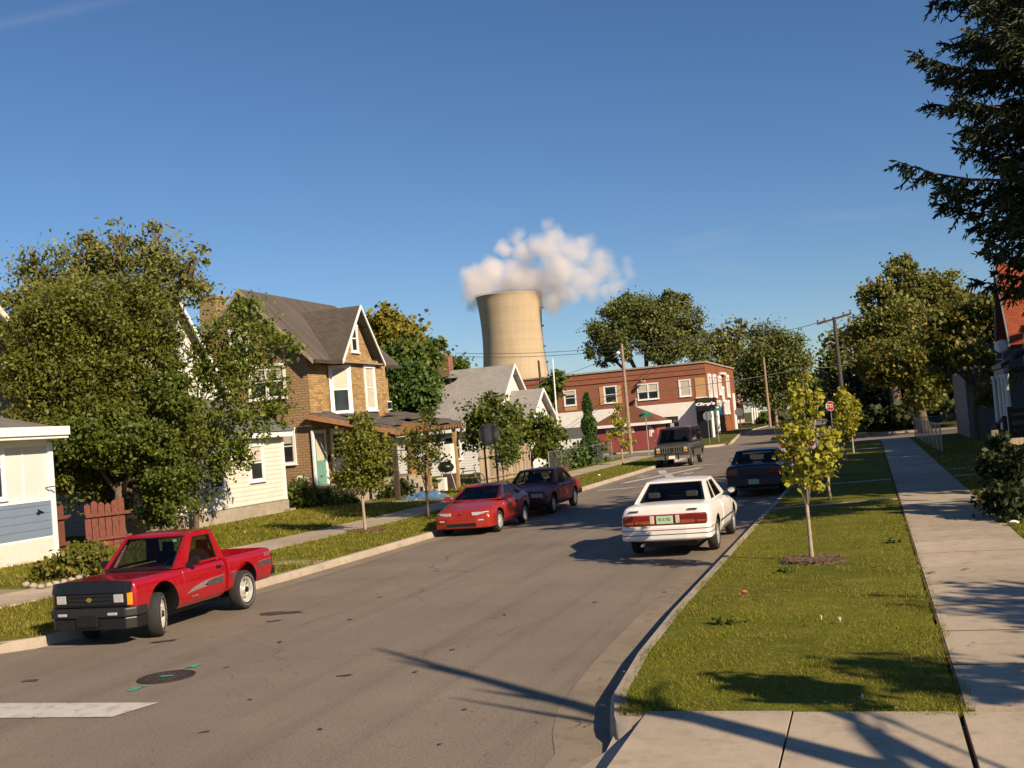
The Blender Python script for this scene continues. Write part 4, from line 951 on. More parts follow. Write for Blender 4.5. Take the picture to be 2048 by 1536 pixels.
# ================================================================== COOLING TOWER AND STEAM
TY = 920.0; tl = at(955, 600, TY); trr = at(1082, 590, TY); tcx = (tl.x+trr.x)/2
TC = Vector((tcx, TY, 0)); TZ = 120.5
TW = thing('cooling_tower', 'huge tan concrete cooling tower rising behind the roofs', 'cooling tower', TC)
t = NT('cooling_tower_concrete'); v = t.coords(); sp = t.n('ShaderNodeSeparateXYZ'); t.l(v, sp.inputs[0])
fz = t.math('FRACT', t.math('DIVIDE', sp.outputs[2], 1.9)); band = t.ramp(fz, [(.0, (.9,.9,.9)), (.06, (1,1,1)), (.94, (1,1,1)), (1.0, (.9,.9,.9))])
vs_ = t.coords('Object', (.12, .12, .012)); st_ = t.noise(vs_, 1.5, 5, .6); vh = t.coords('Object', (.004, .004, .16)); sh = t.noise(vh, 1, 4, .6)
c = t.mix(.5, (.44,.345,.235), t.ramp(st_, [(.35, (.8,.78,.75)), (.7, (1.12,1.1,1.08))]), 'MULTIPLY'); c = t.mix(.5, c, t.ramp(sh, [(.35, (.86,.85,.84)), (.65, (1.08,1.08,1.08))]), 'MULTIPLY'); c = t.mix(.8, c, band, 'MULTIPLY')
t.bsdf(c, .95, spec=.1); M['tower'] = t.m
def RT(z): return 26.3*math.sqrt(1 + ((z-86)/78)**2)
mb = MB(); prof = [(z, RT(z)) for z in np.linspace(0, TZ, 40)] + [(TZ+.9, RT(TZ)+.7), (TZ+1.4, RT(TZ)+.7), (TZ+1.4, RT(TZ)-.6), (TZ-12, RT(TZ-12)-.8), (TZ-30, RT(TZ-30)-.8)]
mb.lathe(prof, TC, 'z', 96); mb.build('shell', M['tower'], TW, smooth=40)
mb = MB(); ang = rad(9)
for k in range(20):
    z0, z1 = TZ*k/20, TZ*(k+1)/20
    p0 = TC + Vector((math.cos(ang)*(RT(z0)+.5), math.sin(ang)*(RT(z0)+.5), z0)); p1 = TC + Vector((math.cos(ang)*(RT(z1)+.5), math.sin(ang)*(RT(z1)+.5), z1))
    mb.bar(p0, p1, .5, .4)
mb.build('ladder', M['sign_back'], TW)
mb = MB()
for k in range(48):
    a = 2*PI*k/48; mb.box(TC.x + math.cos(a)*(RT(TZ)+.6) - .12, TC.x + math.cos(a)*(RT(TZ)+.6) + .12, TC.y + math.sin(a)*(RT(TZ)+.6) - .12, TC.y + math.sin(a)*(RT(TZ)+.6) + .12, TZ+1.4, TZ+2.5)
for k in range(48):
    a, b = 2*PI*k/48, 2*PI*(k+1)/48; r = RT(TZ)+.6
    mb.bar((TC.x+math.cos(a)*r, TC.y+math.sin(a)*r, TZ+2.5), (TC.x+math.cos(b)*r, TC.y+math.sin(b)*r, TZ+2.5), .2, .2)
mb.build('rim_railing', M['sign_back'], TW)
for k, z in enumerate((108, 92, 74, 60)):
    a = rad(11); p = TC + Vector((math.cos(a)*(RT(z)+1.2), math.sin(a)*(RT(z)+1.2), z)); mb = MB(); mb.box(p.x-1, p.x+1, p.y-1, p.y+1, z, z+1.6); mb.build('warning_light_platform', M['sign_back'], TW)
# steam: one volume whose density is a union of soft puffs broken up by noise
PUFF = [(975, 590, 30), (958, 560, 36), (948, 590, 22), (990, 548, 34), (1015, 575, 34), (1040, 550, 42), (1075, 570, 42), (1110, 585, 36), (1120, 545, 46), (1160, 560, 44), (1200, 540, 36), (1150, 505, 40), (1100, 500, 40), (1050, 505, 30), (1110, 478, 30), (1075, 480, 22), (1010, 495, 22), (1035, 470, 18), (1225, 555, 24), (1245, 515, 20), (1185, 590, 22), (1175, 480, 22), (1140, 595, 26), (1250, 545, 22), (1235, 570, 20), (1100, 448, 15), (1200, 505, 24), (945, 612, 15), (1060, 588, 26), (1020, 580, 26), (1215, 580, 20), (1110, 612, 20)]
t = NT('steam_volume'); geo = t.n('ShaderNodeNewGeometry'); pos = geo.outputs['Position']
nz = t.n('ShaderNodeTexNoise'); t.setin(nz, Scale=.028, Detail=3, Roughness=.55); t.l(pos, nz.inputs['Vector'])
wv = t.n('ShaderNodeVectorMath', operation='SUBTRACT'); t.l(nz.outputs['Color'], wv.inputs[0]); wv.inputs[1].default_value = (.5, .5, .5)
ws = t.n('ShaderNodeVectorMath', operation='SCALE'); t.l(wv.outputs[0], ws.inputs[0]); ws.inputs['Scale'].default_value = 26
wp = t.n('ShaderNodeVectorMath', operation='ADD'); t.l(pos, wp.inputs[0]); t.l(ws.outputs[0], wp.inputs[1])
acc = None; lo_ = Vector((1e9,)*3); hi_ = Vector((-1e9,)*3)
for (u, v_, rpx) in PUFF:
    Yd = TY + random.uniform(-12, 12); p = at(u, v_, Yd); r = rpx*(Yd/2100)
    d = t.n('ShaderNodeVectorMath', operation='DISTANCE'); t.l(wp.outputs[0], d.inputs[0]); d.inputs[1].default_value = p
    f = t.math('SUBTRACT', 1.0, t.math('DIVIDE', d.outputs['Value'], r))
    if acc is None: acc = f
    else:
        sm = t.n('ShaderNodeMath', operation='SMOOTH_MAX'); t.l(acc, sm.inputs[0]); t.l(f, sm.inputs[1]); sm.inputs[2].default_value = .25; acc = sm.outputs[0]
    for j in range(3): lo_[j] = min(lo_[j], p[j]-r*1.15-4); hi_[j] = max(hi_[j], p[j]+r*1.15+4)
n2 = t.noise(pos, .06, 8, .7); n3 = t.noise(pos, .028, 4, .6)
dn = t.math('ADD', acc, t.math('MULTIPLY', t.math('SUBTRACT', n2, .48), 1.45)); dn = t.math('ADD', dn, t.math('MULTIPLY', t.math('SUBTRACT', n3, .5), .7))
sx = t.n('ShaderNodeSeparateXYZ'); t.l(pos, sx.inputs[0])
# the plume thins downwind
thin = t.n('ShaderNodeMapRange'); t.l(sx.outputs[0], thin.inputs[0]); thin.inputs[1].default_value = tcx-20; thin.inputs[2].default_value = hi_[0]; thin.inputs[3].default_value = .26; thin.inputs[4].default_value = .03
tz = t.n('ShaderNodeMapRange'); t.l(sx.outputs[2], tz.inputs[0]); tz.inputs[1].default_value = TZ+28; tz.inputs[2].default_value = TZ+66; tz.inputs[3].default_value = 1; tz.inputs[4].default_value = .3
dens = t.math('MULTIPLY', t.math('MULTIPLY', t.math('POWER', t.math('MULTIPLY', dn, 1.0, True), 1.2), thin.outputs[0]), tz.outputs[0])
vol = t.n('ShaderNodeVolumePrincipled'); vol.inputs['Color'].default_value = (.995,.955,.945,1); vol.inputs['Anisotropy'].default_value = .0
t.l(dens, vol.inputs['Density']); t.l(vol.outputs[0], t.out.inputs['Volume']); M['steam'] = t.m
mb = MB(); mb.box(lo_[0], hi_[0], lo_[1], hi_[1], lo_[2], hi_[2])
so_ = mb.build('steam_plume', M['steam']); tag(so_, 'white steam plume drifting right from the top of the cooling tower', 'steam', kind='thing')
M['steam'].cycles.homogeneous_volume = False
SC.cycles.volume_step_rate = 1.0
# ================================================================== VEHICLES (local frame: +Y is the front, +X the driver's right... sides mirrored)
def mirror_pts(p): return [(-a[0], a[1], a[2]) for a in p]
def body_loft(keys, n=30):
    """keys: (y, zb, wb, wm, zs, ws, zt): underside, sill width, waist width, shoulder height and width, centre height"""
    ys = [k[0] for k in keys]; Y = sorted(set([round(float(a), 4) for a in np.linspace(ys[0], ys[-1], n)] + [round(a, 4) for a in ys]))
    mb = MB(); rings = []
    for y in Y:
        zb, wb, wm, zs, ws, zt = [float(np.interp(y, ys, [k[i] for k in keys])) for i in range(1, 7)]
        half = [(0, zb), (wb-.09, zb), (wb, zb+.06), (wm, zb+.07+(zs-zb)*.35), (wm-.003, zs-.13), (ws, zs-.02), (ws-.07, zs+(zt-zs)*.4), (ws*.55, zt-.004), (0, zt)]
        full = [(x, z) for x, z in half] + [(-x, z) for x, z in reversed(half[1:-1])]
        b = len(mb.v); mb.v.extend([(x, y, z) for x, z in full]); rings.append((b, len(full)))
    for (a, n_), (b, _) in zip(rings[:-1], rings[1:]):
        for k in range(n_):
            mb.f.append((a+k, a+(k+1)%n_, b+(k+1)%n_, b+k)); mb.mi.append(0)
    mb.f.append(tuple(rings[0][0]+k for k in range(rings[0][1]))); mb.mi.append(0)
    mb.f.append(tuple(rings[-1][0]+k for k in reversed(range(rings[-1][1])))); mb.mi.append(0)
    return mb
def cut(ob, cutter_mb):
    c = cutter_mb.build('cutter', M['black']); c.data.materials.clear(); c.data.materials.append(M['black']); c.parent = ob.parent
    m = ob.modifiers.new('cut', 'BOOLEAN'); m.operation = 'DIFFERENCE'; m.object = c; m.solver = 'EXACT'; m.material_mode = 'TRANSFER'
    apply_mods(ob); bpy.data.objects.remove(c)
def finish(ob, ang=38):
    me = ob.data; me.polygons.foreach_set('use_smooth', [True]*len(me.polygons)); me.set_sharp_from_angle(angle=rad(ang))
def wheel(parent, x, y, r, w, style='steel', steer=0, name='wheel', rimmat='steel'):
    s = 1 if x > 0 else -1
    def L(p):   # local wheel coordinates -> car coordinates, p[0] outward
        q = Vector((p[0]*s, p[1], p[2])); q = Matrix.Rotation(steer, 3, 'Z') @ q
        return (x + q.x, y + q.y, r + q.z)
    def bake(mb): mb.v = [L(p) for p in mb.v]; return mb
    h = w/2
    mb = MB(); mb.lathe([(-h+.03, r*.66), (-h, r*.8), (-h+.012, r*.95), (-h+.05, r), (h-.05, r), (h-.012, r*.95), (h, r*.8), (h-.025, r*.67), (h-.05, r*.64)], (0,0,0), 'x', 36)
    t = bake(mb).build(name, M['rubber'], parent, smooth=35, world=False)
    mb = MB()
    if style == 'steel':
        mb.lathe([(h-.035, r*.68), (h-.02, r*.66), (h-.03, r*.6), (h-.1, r*.56), (h-.11, r*.46), (h-.075, r*.38), (h-.07, r*.24), (h-.04, r*.2), (h-.02, r*.12), (h-.02, 0)], (0,0,0), 'x', 30)
    else:
        mb.lathe([(h-.035, r*.68), (h-.012, r*.66), (h-.02, r*.6), (h-.05, r*.58), (h-.12, r*.57), (h-.13, 0)], (0,0,0), 'x', 30)
    rm = bake(mb).build('rim', M['grey_metal' if style != 'steel' else rimmat], t, smooth=40, world=False)
    if style == 'steel':
        mb = MB()
        for k in range(10):
            a = 2*PI*k/10; cy, cz = math.cos(a)*r*.44, math.sin(a)*r*.44
            mb.lathe([(h-.088, .0), (h-.088, r*.07)], (0, cy, cz), 'x', 8)
        bake(mb).build('vent_hole', M['black'], t, world=False)
        if rimmat == 'steel_polished':
            mb = MB(); mb.lathe([(h-.002, r*.775), (h+.002, r*.78), (h+.002, r*.80), (h-.002, r*.805)], (0,0,0), 'x', 36); bake(mb).build('white_lettering', M['whiteletter'], t, world=False)
            mb = MB(); mb.lathe([(h-.05, r*.17), (h-.0, r*.14), (h+.0, 0)], (0,0,0), 'x', 16); bake(mb).build('hub_cap', M['black'], t, smooth=40, world=False)
    else:
        mb = MB(); ns = 5 if style == 'alloy' else 9
        for k in range(ns):
            a = 2*PI*k/ns; u = Vector((0, math.cos(a), math.sin(a))); v = Vector((0, -math.sin(a), math.cos(a)))
            w0, w1 = r*.11, r*(.13 if ns == 5 else .07)
            o0 = Vector((h-.02, 0, 0)); o1 = Vector((h-.022, 0, 0)) + u*r*.6
            mb.hexa([o0 - v*w0 - Vector((.03,0,0)), o1 - v*w1 - Vector((.03,0,0)), o1 + v*w1 - Vector((.03,0,0)), o0 + v*w0 - Vector((.03,0,0)), o0 - v*w0, o1 - v*w1, o1 + v*w1, o0 + v*w0])
        mb.lathe([(h-.03, r*.18), (h-.005, r*.16), (h-.0, 0)], (0,0,0), 'x', 16)
        bake(mb).build('spokes', M['rim_silver'], t, world=False)
    return t
M['rim_silver'] = m_plain('silver_rim_paint', (.62,.61,.59), .3, .35, var=.08)
M['steel_polished'] = m_plain('polished_rim', (.72,.69,.63), .25, .55, var=.2, scale=9)
M['whiteletter'] = m_plain('raised_tyre_lettering', (.26,.25,.23), .8, var=.8, scale=25)
def quadpt(Q, u, v):
    a = Q[0].lerp(Q[1], u); b = Q[3].lerp(Q[2], u); return a.lerp(b, v)
def framed(fr, panes, Q, holes, inset=.012, nrm=None):
    """Q: bottom-left, bottom-right, top-right, top-left; fills frame faces around the holes (u0,u1,v0,v1)"""
    Q = [Vector(q) for q in Q]
    us = sorted(set([0, 1] + [h[0] for h in holes] + [h[1] for h in holes])); v0, v1 = holes[0][2], holes[0][3]; vs_ = [0, v0, v1, 1]
    n = (Q[1]-Q[0]).cross(Q[3]-Q[0]).normalized()
    if nrm is not None and n.dot(Vector(nrm)) < 0: n = -n
    for i in range(len(us)-1):
        for j in range(3):
            if vs_[j+1]-vs_[j] < 1e-6: continue
            um = (us[i]+us[i+1])/2
            if j == 1 and any(h[0] < um < h[1] for h in holes): continue
            fr.q(quadpt(Q, us[i], vs_[j]), quadpt(Q, us[i+1], vs_[j]), quadpt(Q, us[i+1], vs_[j+1]), quadpt(Q, us[i], vs_[j+1]))
    for h in holes:
        c = [quadpt(Q, h[0], v0), quadpt(Q, h[1], v0), quadpt(Q, h[1], v1), quadpt(Q, h[0], v1)]
        panes.append([p - n*inset for p in c])
        # reveal around the hole
        for k in range(4):
            a, b = c[k], c[(k+1)%4]; fr.q(a, b, b - n*.03, a - n*.03)
def cabin(parent, paint, fb, ft, rt, rb, wb, wt, zb, zt, side_holes, ws=(.05,.95,.06,.93), bl=(.07,.93,.1,.92), glass='glass', seal=True, roof_crown=.035, side_v=(.08,.88), rear_w=None, wb_r=None):
    """fb..rb: y of windscreen foot, windscreen head, backlight head, backlight foot"""
    wr = wb_r or wb
    FBL, FBR = Vector((-wb, fb, zb)), Vector((wb, fb, zb)); FTL, FTR = Vector((-wt, ft, zt)), Vector((wt, ft, zt))
    RTL, RTR = Vector((-wt, rt, zt)), Vector((wt, rt, zt)); RBL, RBR = Vector((-wr, rb, zb)), Vector((wr, rb, zb))
    fr = MB(); pw, pb, psL, psR = [], [], [], []
    framed(fr, pw, [FBR, FBL, FTL, FTR], [ws], nrm=(0,1,.5)); framed(fr, pb, [RBL, RBR, RTR, RTL], [bl], nrm=(0,-1,.5))
    hs = [(a, b, side_v[0], side_v[1]) for a, b in side_holes]
    framed(fr, psR, [RBR, FBR, FTR, RTR], hs, nrm=(1,0,.2)); framed(fr, psL, [FBL, RBL, RTL, FTL], [(1-b, 1-a, c, d) for a, b, c, d in hs], nrm=(-1,0,.2))
    # crowned roof
    NX, NY = 8, 8; base = len(fr.v)
    for i in range(NX+1):
        for j in range(NY+1):
            s, t = i/NX, j/NY; x = -wt + 2*wt*s; y = ft + (rt-ft)*t
            fr.v.append((x, y, zt + roof_crown*(1-(2*s-1)**4)*(1-(2*t-1)**4)**.5))
    for i in range(NX):
        for j in range(NY):
            fr.f.append((base+i*(NY+1)+j, base+(i+1)*(NY+1)+j, base+(i+1)*(NY+1)+j+1, base+i*(NY+1)+j+1)); fr.mi.append(0)
    o = fr.build('cab_frame', M[paint], parent, world=False, fix=False); bm = bmesh.new(); bm.from_mesh(o.data); bmesh.ops.remove_doubles(bm, verts=bm.verts, dist=.0008); bmesh.ops.recalc_face_normals(bm, faces=bm.faces); bm.to_mesh(o.data); bm.free(); finish(o, 50)
    def pane(nm, cs, mat=glass):
        for c in cs:
            mb = MB(); mb.q(*c); g = mb.build(nm, M[mat], parent, world=False)
            if seal:
                e = MB(); C = sum((Vector(p) for p in c), Vector())/4
                for k in range(4):
                    a, b = Vector(c[k]), Vector(c[(k+1)%4]); a2 = a + (C-a).normalized()*.045; b2 = b + (C-b).normalized()*.045
                    n = (Vector(c[1])-Vector(c[0])).cross(Vector(c[3])-Vector(c[0])).normalized()*.003
                    e.q(a+n, b+n, b2+n, a2+n); e.q(a-n, b-n, b2-n, a2-n)
                e.build('seal', M['black'], g, world=False, fix=False)
    pane('windscreen', pw); pane('rear_window', pb); pane('side_window', psR); pane('side_window', psL)
    return o
def seats(parent, rows, zc=.35, w=.5):
    for y in rows:
        for x in (-.37, .37):
            mb = MB(); mb.box(x-w/2, x+w/2, y-.25, y+.25, zc, zc+.18)
            mb.hexa([(x-w/2, y-.3, zc+.1), (x+w/2, y-.3, zc+.1), (x+w/2, y-.17, zc+.1), (x-w/2, y-.17, zc+.1), (x-w/2+.06, y-.42, zc+.6), (x+w/2-.06, y-.42, zc+.6), (x+w/2-.06, y-.32, zc+.62), (x-w/2+.06, y-.32, zc+.62)])
            mb.box(x-.12, x+.12, y-.45, y-.37, zc+.6, zc+.78)
            mb.build('seat', M['cloth_dark'], parent, world=False, bevel=.03)
def strw(parent, x, y, z):
    mb = MB(); pts = [(x + .19*math.cos(a), y - .07*math.sin(a), z + .18*math.sin(a)) for a in np.linspace(0, 2*PI, 21)]; mb.tube(pts, .016, 6, cap=False)
    mb.tube([(x, y, z), (x, y+.3, z-.12)], .03, 6); mb.tube([(x-.17, y, z), (x+.17, y, z)], .014, 5); mb.build('steering_wheel', M['black'], parent, world=False)
def mirror(parent, x, y, z, mat='black', sz=(.2,.1,.15)):
    s = 1 if x > 0 else -1
    mb = MB(); c = Vector((x + s*.14, y, z)); mb.lathe([(-.05, .01), (-.045, .08), (0, .1), (.045, .098), (.05, .0)], (0,0,0), 'y', 14)
    mb.v = [(c.x + p[0]*sz[0]/.2*1.0, c.y + p[1]*1.0, c.z + p[2]*sz[2]/.2) for p in mb.v]
    mb.hexa([(x, y-.03, z-.09), (x+s*.12, y-.03, z-.06), (x+s*.12, y+.03, z-.06), (x, y+.05, z-.09), (x, y-.03, z-.02), (x+s*.12, y-.03, z+.0), (x+s*.12, y+.03, z+.0), (x, y+.05, z-.02)])
    o = mb.build('side_mirror', M[mat], parent, smooth=40, world=False)
    g = MB(); g.lathe([(-.052, 0), (-.051, .07)], (0,0,0), 'y', 12); g.v = [(c.x + p[0]*sz[0]/.2, c.y + p[1], c.z + p[2]*sz[2]/.2) for p in g.v]; g.build('mirror_glass', M['chrome'], o, world=False)
def side_panel(parent, name, mat, x, poly, th=.006, both=True, handle=None):
    """a door skin lifted off the car's own body: the body faces inside the door outline, 5 mm proud"""
    body = next(c for c in parent.children if c.name.split('.')[0] == 'body')
    y0, y1 = min(p[0] for p in poly), max(p[0] for p in poly); z0, z1 = min(p[1] for p in poly), max(p[1] for p in poly)
    for s in (1, -1):
        bm = bmesh.new(); bm.from_mesh(body.data)
        for co, no in (((0, y0, 0), (0, 1, 0)), ((0, y1, 0), (0, 1, 0)), ((0, 0, z0), (0, 0, 1)), ((0, 0, z1), (0, 0, 1))):
            bmesh.ops.bisect_plane(bm, geom=list(bm.verts)+list(bm.edges)+list(bm.faces), plane_co=co, plane_no=no)
        kill = []
        for f in bm.faces:
            c = f.calc_center_median()
            if not (y0 < c.y < y1 and z0 < c.z < z1 and c.x*s > .45) or f.material_index == 1 or f.normal.x*s < .15: kill.append(f)
        bmesh.ops.delete(bm, geom=kill, context='FACES'); bm.normal_update()
        for v in bm.verts:
            v.co += Vector((s*th, 0, .0015))
            if abs(v.co.y-y0) < .002: v.co.y += .006
            if abs(v.co.y-y1) < .002: v.co.y -= .006
        me = bpy.data.meshes.new(name); bm.to_mesh(me); bm.free(); me.materials.append(M[mat])
        d = bpy.data.objects.new(name, me); COL.objects.link(d); d.parent = parent; finish(d)
        sm = d.modifiers.new('thickness', 'SOLIDIFY'); sm.thickness = .02; sm.offset = -1
        if handle:
            h = MB(); y, z = handle; a, c = sorted((s*(x-.03), s*(x+.016))); h.box(a, c, y-.08, y+.08, z-.025, z+.025); h.build('handle', M['black'] if mat != 'white_car' else M['white_car'], d, world=False, bevel=.006)
def lbox(parent, name, mat, x0, x1, y0, y1, z0, z1, bevel=.01):
    mb = MB(); mb.box(x0, x1, y0, y1, z0, z1); return mb.build(name, M[mat], parent, world=False, bevel=bevel)
def plate_text(parent, body, c, size, mat='black', front=True, xs=.8):
    Mx = frame_M(c, (-1,0,0) if front else (1,0,0), (0,0,1)) @ Matrix.Diagonal((xs, 1, 1, 1))
    return text_obj('lettering', body, size, M[mat], parent, Mx, .001)
M['red_truck'] = m_paint('red_truck_paint', (.3,.003,.008), .22, .05, .8)
M['red_hatch'] = m_paint('orange_red_car_paint', (.28,.016,.007), .3, .1)
M['maroon'] = m_paint('maroon_car_paint', (.22,.008,.01), .4, .12, .1)
M['white_car'] = m_paint('white_car_paint', (.76,.72,.68), .3, .1)
M['blue_car'] = m_paint('navy_car_paint', (.005,.007,.018), .3, .08)
M['van_paint'] = m_paint('bronze_van_paint', (.06,.05,.042), .3, .2)
M['van_roof'] = m_paint('dark_maroon_van_paint', (.018,.006,.008), .3, .1)
M['silver_car'] = m_paint('silver_car_paint', (.35,.35,.36), .3, .1)
M['bumper_grey'] = m_plain('dark_grey_bumper', (.016,.0155,.0155), .5, var=.2)
M['plate_green'] = m_plain('pale_green_number_plate', (.42,.55,.36), .5, var=.08)
M['plate_text'] = m_plain('dark_green_print', (.06,.14,.07), .6)
M['decal_grey'] = m_plain('grey_decal', (.2,.15,.15), .5, var=.3, scale=30)
M['decal_dark'] = m_plain('black_grey_decal', (.055,.055,.06), .5, var=.6, scale=22)
M['badge'] = m_plain('dull_gold_badge', (.4,.3,.1), .4, .6)

# ---------------------------------------------------------------- red pickup
S = .915
tk = thing('pickup_truck', 'red pickup truck with a black bug deflector and side graphics, wheels turned outward', 'pickup truck', (-10.86, 15.12, .008), PI)
tk.scale = (.87, .815, .9)
hw = .84
b = body_loft([(2.33, .42, .75, .79, .88, .74, .93), (2.22, .34, .79, .825, .91, .775, .975), (1.7, .33, .81, .845, .97, .795, 1.03), (1.0, .33, .81, .845, 1.02, .8, 1.075), (.9, .33, .81, .845, 1.02, .805, 1.06), (-.66, .33, .81, .845, 1.02, .805, 1.03)]).build('body', M['red_truck'], tk, world=False)
mbc = MB(); mbc.lathe([(-1.2, .43), (-.52, .43)], (0, 1.48, .36), 'x', 28); mbc.lathe([(.52, .43), (1.2, .43)], (0, 1.48, .36), 'x', 28)
def capcyl(mb, x0, x1, y, z, r, n=28):
    b0 = len(mb.v); mb.lathe([(x0, r), (x1, r)], (0, y, z), 'x', n)
    mb.f.append(tuple(b0+k for k in reversed(range(n)))); mb.mi.append(0); mb.f.append(tuple(b0+n+k for k in range(n))); mb.mi.append(0)
mbc = MB(); capcyl(mbc, -1.2, -.45, 1.48, .42, .475); capcyl(mbc, .45, 1.2, 1.48, .42, .475)
b.modifiers.new('s', 'SUBSURF').levels = 1; b.modifiers['s'].render_levels = 1; apply_mods(b); b.data.materials.append(M['black']); cut(b, mbc); finish(b, 45)
bd = body_loft([(-.655, .38, .81, .845, 1.02, .805, 1.03), (-.69, .38, .81, .845, 1.02, .805, 1.03), (-2.28, .4, .81, .845, 1.02, .805, 1.03), (-2.34, .44, .8, .835, 1.02, .8, 1.03)][::-1]).build('bed', M['red_truck'], tk, world=False)
bd.modifiers.new('s', 'SUBSURF').levels = 1; bd.modifiers['s'].render_levels = 1; apply_mods(bd); bd.data.materials.append(M['black'])
mbc = MB(); capcyl(mbc, -1.2, -.5, -1.27, .41, .455); capcyl(mbc, .5, 1.2, -1.27, .41, .455); cut(bd, mbc)
mbc = MB(); mbc.box(-.74, .74, -2.27, -.76, .55, 1.3); c2 = mbc
cc = c2.build('cutter', M['red_truck']); cc.parent = tk; m_ = bd.modifiers.new('c', 'BOOLEAN'); m_.object = cc; m_.solver = 'EXACT'; m_.material_mode = 'TRANSFER'; apply_mods(bd); bpy.data.objects.remove(cc); finish(bd)
cabin(tk, 'red_truck', .98, .36, -.40, -.62, .77, .66, 1.03, 1.575, [(.14, .78)], ws=(.05,.95,.04,.93), bl=(.09,.91,.22,.88), side_v=(.06,.86))
lbox(tk, 'dashboard', 'black', -.7, .7, .45, .95, .75, .985, .03); seats(tk, [-.12], .6); strw(tk, -.36, .42, 1.0)
lbox(tk, 'cowl_grille', 'black', -.66, .66, .95, 1.05, 1.03, 1.082, .01)
side_panel(tk, 'door', 'red_truck', .842, [(-.42, .42), (.78, .42), (.86, .6), (.84, 1.0), (-.46, 1.0), (-.46, .5)], .006, True, (-.3, .9))
mirror(tk, .8, .62, 1.12); mirror(tk, -.8, .62, 1.12)
# front: grille, deflector, lamps, bumper
gr = lbox(tk, 'grille', 'black', -.72, .72, 2.25, 2.37, .62, .87, .02)
mb = MB()
for z in (.68, .745, .81): mb.box(-.42, .42, 2.368, 2.385, z-.012, z+.012)
mb.build('grille_bars', M['bumper_grey'], gr, world=False)
mb = MB(); mb.prism([(-.07, 2.385, .745), (-.03, 2.385, .765), (-.03, 2.385, .78), (.03, 2.385, .78), (.03, 2.385, .765), (.07, 2.385, .745), (.03, 2.385, .725), (.03, 2.385, .71), (-.03, 2.385, .71), (-.03, 2.385, .725)], (0, .012, 0)); mb.build('cross_emblem', M['badge'], gr, world=False)
mb = MB(); N_ = 14; 
for k in range(N_):
    x0, x1 = -.78 + 1.56*k/N_, -.78 + 1.56*(k+1)/N_
    yf = lambda x: 2.375 - .07*(abs(x)/.78)**4
    mb.hexa([(x0, yf(x0)+.01, .85), (x1, yf(x1)+.01, .85), (x1, yf(x1)+.035, .85), (x0, yf(x0)+.035, .85), (x0, yf(x0)-.05, 1.04-.04*(abs(x0)/.78)**3), (x1, yf(x1)-.05, 1.04-.04*(abs(x1)/.78)**3), (x1, yf(x1)-.02, 1.045-.04*(abs(x1)/.78)**3), (x0, yf(x0)-.02, 1.045-.04*(abs(x0)/.78)**3)])
mb.build('bug_deflector', M['black'], tk, world=False)
for s in (-1, 1):
    a, c = sorted((s*.47, s*.66)); lbox(tk, 'headlight', 'headlamp', a, c, 2.3, 2.378, .685, .82, .012)
    mb = MB(); mb.hexa([(s*.665, 2.26, .64), (s*.8, 2.2, .64), (s*.8, 2.0, .64), (s*.665, 2.0, .64), (s*.665, 2.365, .8), (s*.77, 2.26, .82), (s*.77, 2.0, .82), (s*.665, 2.0, .82)]); 
    mb = MB(); mb.prism([(s*.665, 2.372, .64), (s*.76, 2.33, .64), (s*.815, 2.2, .64), (s*.7, 2.1, .64)], (0, 0, .19)); mb.build('turn_signal', M['amber'], tk, world=False, bevel=.006)
    a, c = sorted((s*.4, s*.58)); lbox(tk, 'fog_light', 'headlamp', a, c, 2.44, 2.472, .5, .545, .01)
mb = MB(); P = [(-.86, 1.98), (-.86, 2.3), (-.72, 2.44), (-.3, 2.47), (.3, 2.47), (.72, 2.44), (.86, 2.3), (.86, 1.98)]
mb.prism([(x, y, .46) for x, y in P], (0, 0, .15)); bm_ = mb.build('front_bumper', M['bumper_grey'], tk, world=False, bevel=.03)
mb = MB(); mb.prism([(x*.97, y-.03, .27) for x, y in P], (0, 0, .185)); mb.build('valance', M['black'], bm_, world=False, bevel=.02)
lbox(tk, 'plate_holder', 'black', -.2, .2, 2.44, 2.49, .33, .5, .01)
mb = MB(); mb.prism([(x, y, .5) for x, y in [(-.82, -2.34), (-.82, -2.46), (-.6, -2.52), (.6, -2.52), (.82, -2.46), (.82, -2.34)]], (0, 0, .17)); mb.build('rear_bumper', M['black'], tk, world=False, bevel=.03)
for s in (-1, 1):
    a, c = sorted((s*.7, s*.832)); lbox(tk, 'tail_light', 'redlens', a, c, -2.36, -2.28, .62, .92, .01)
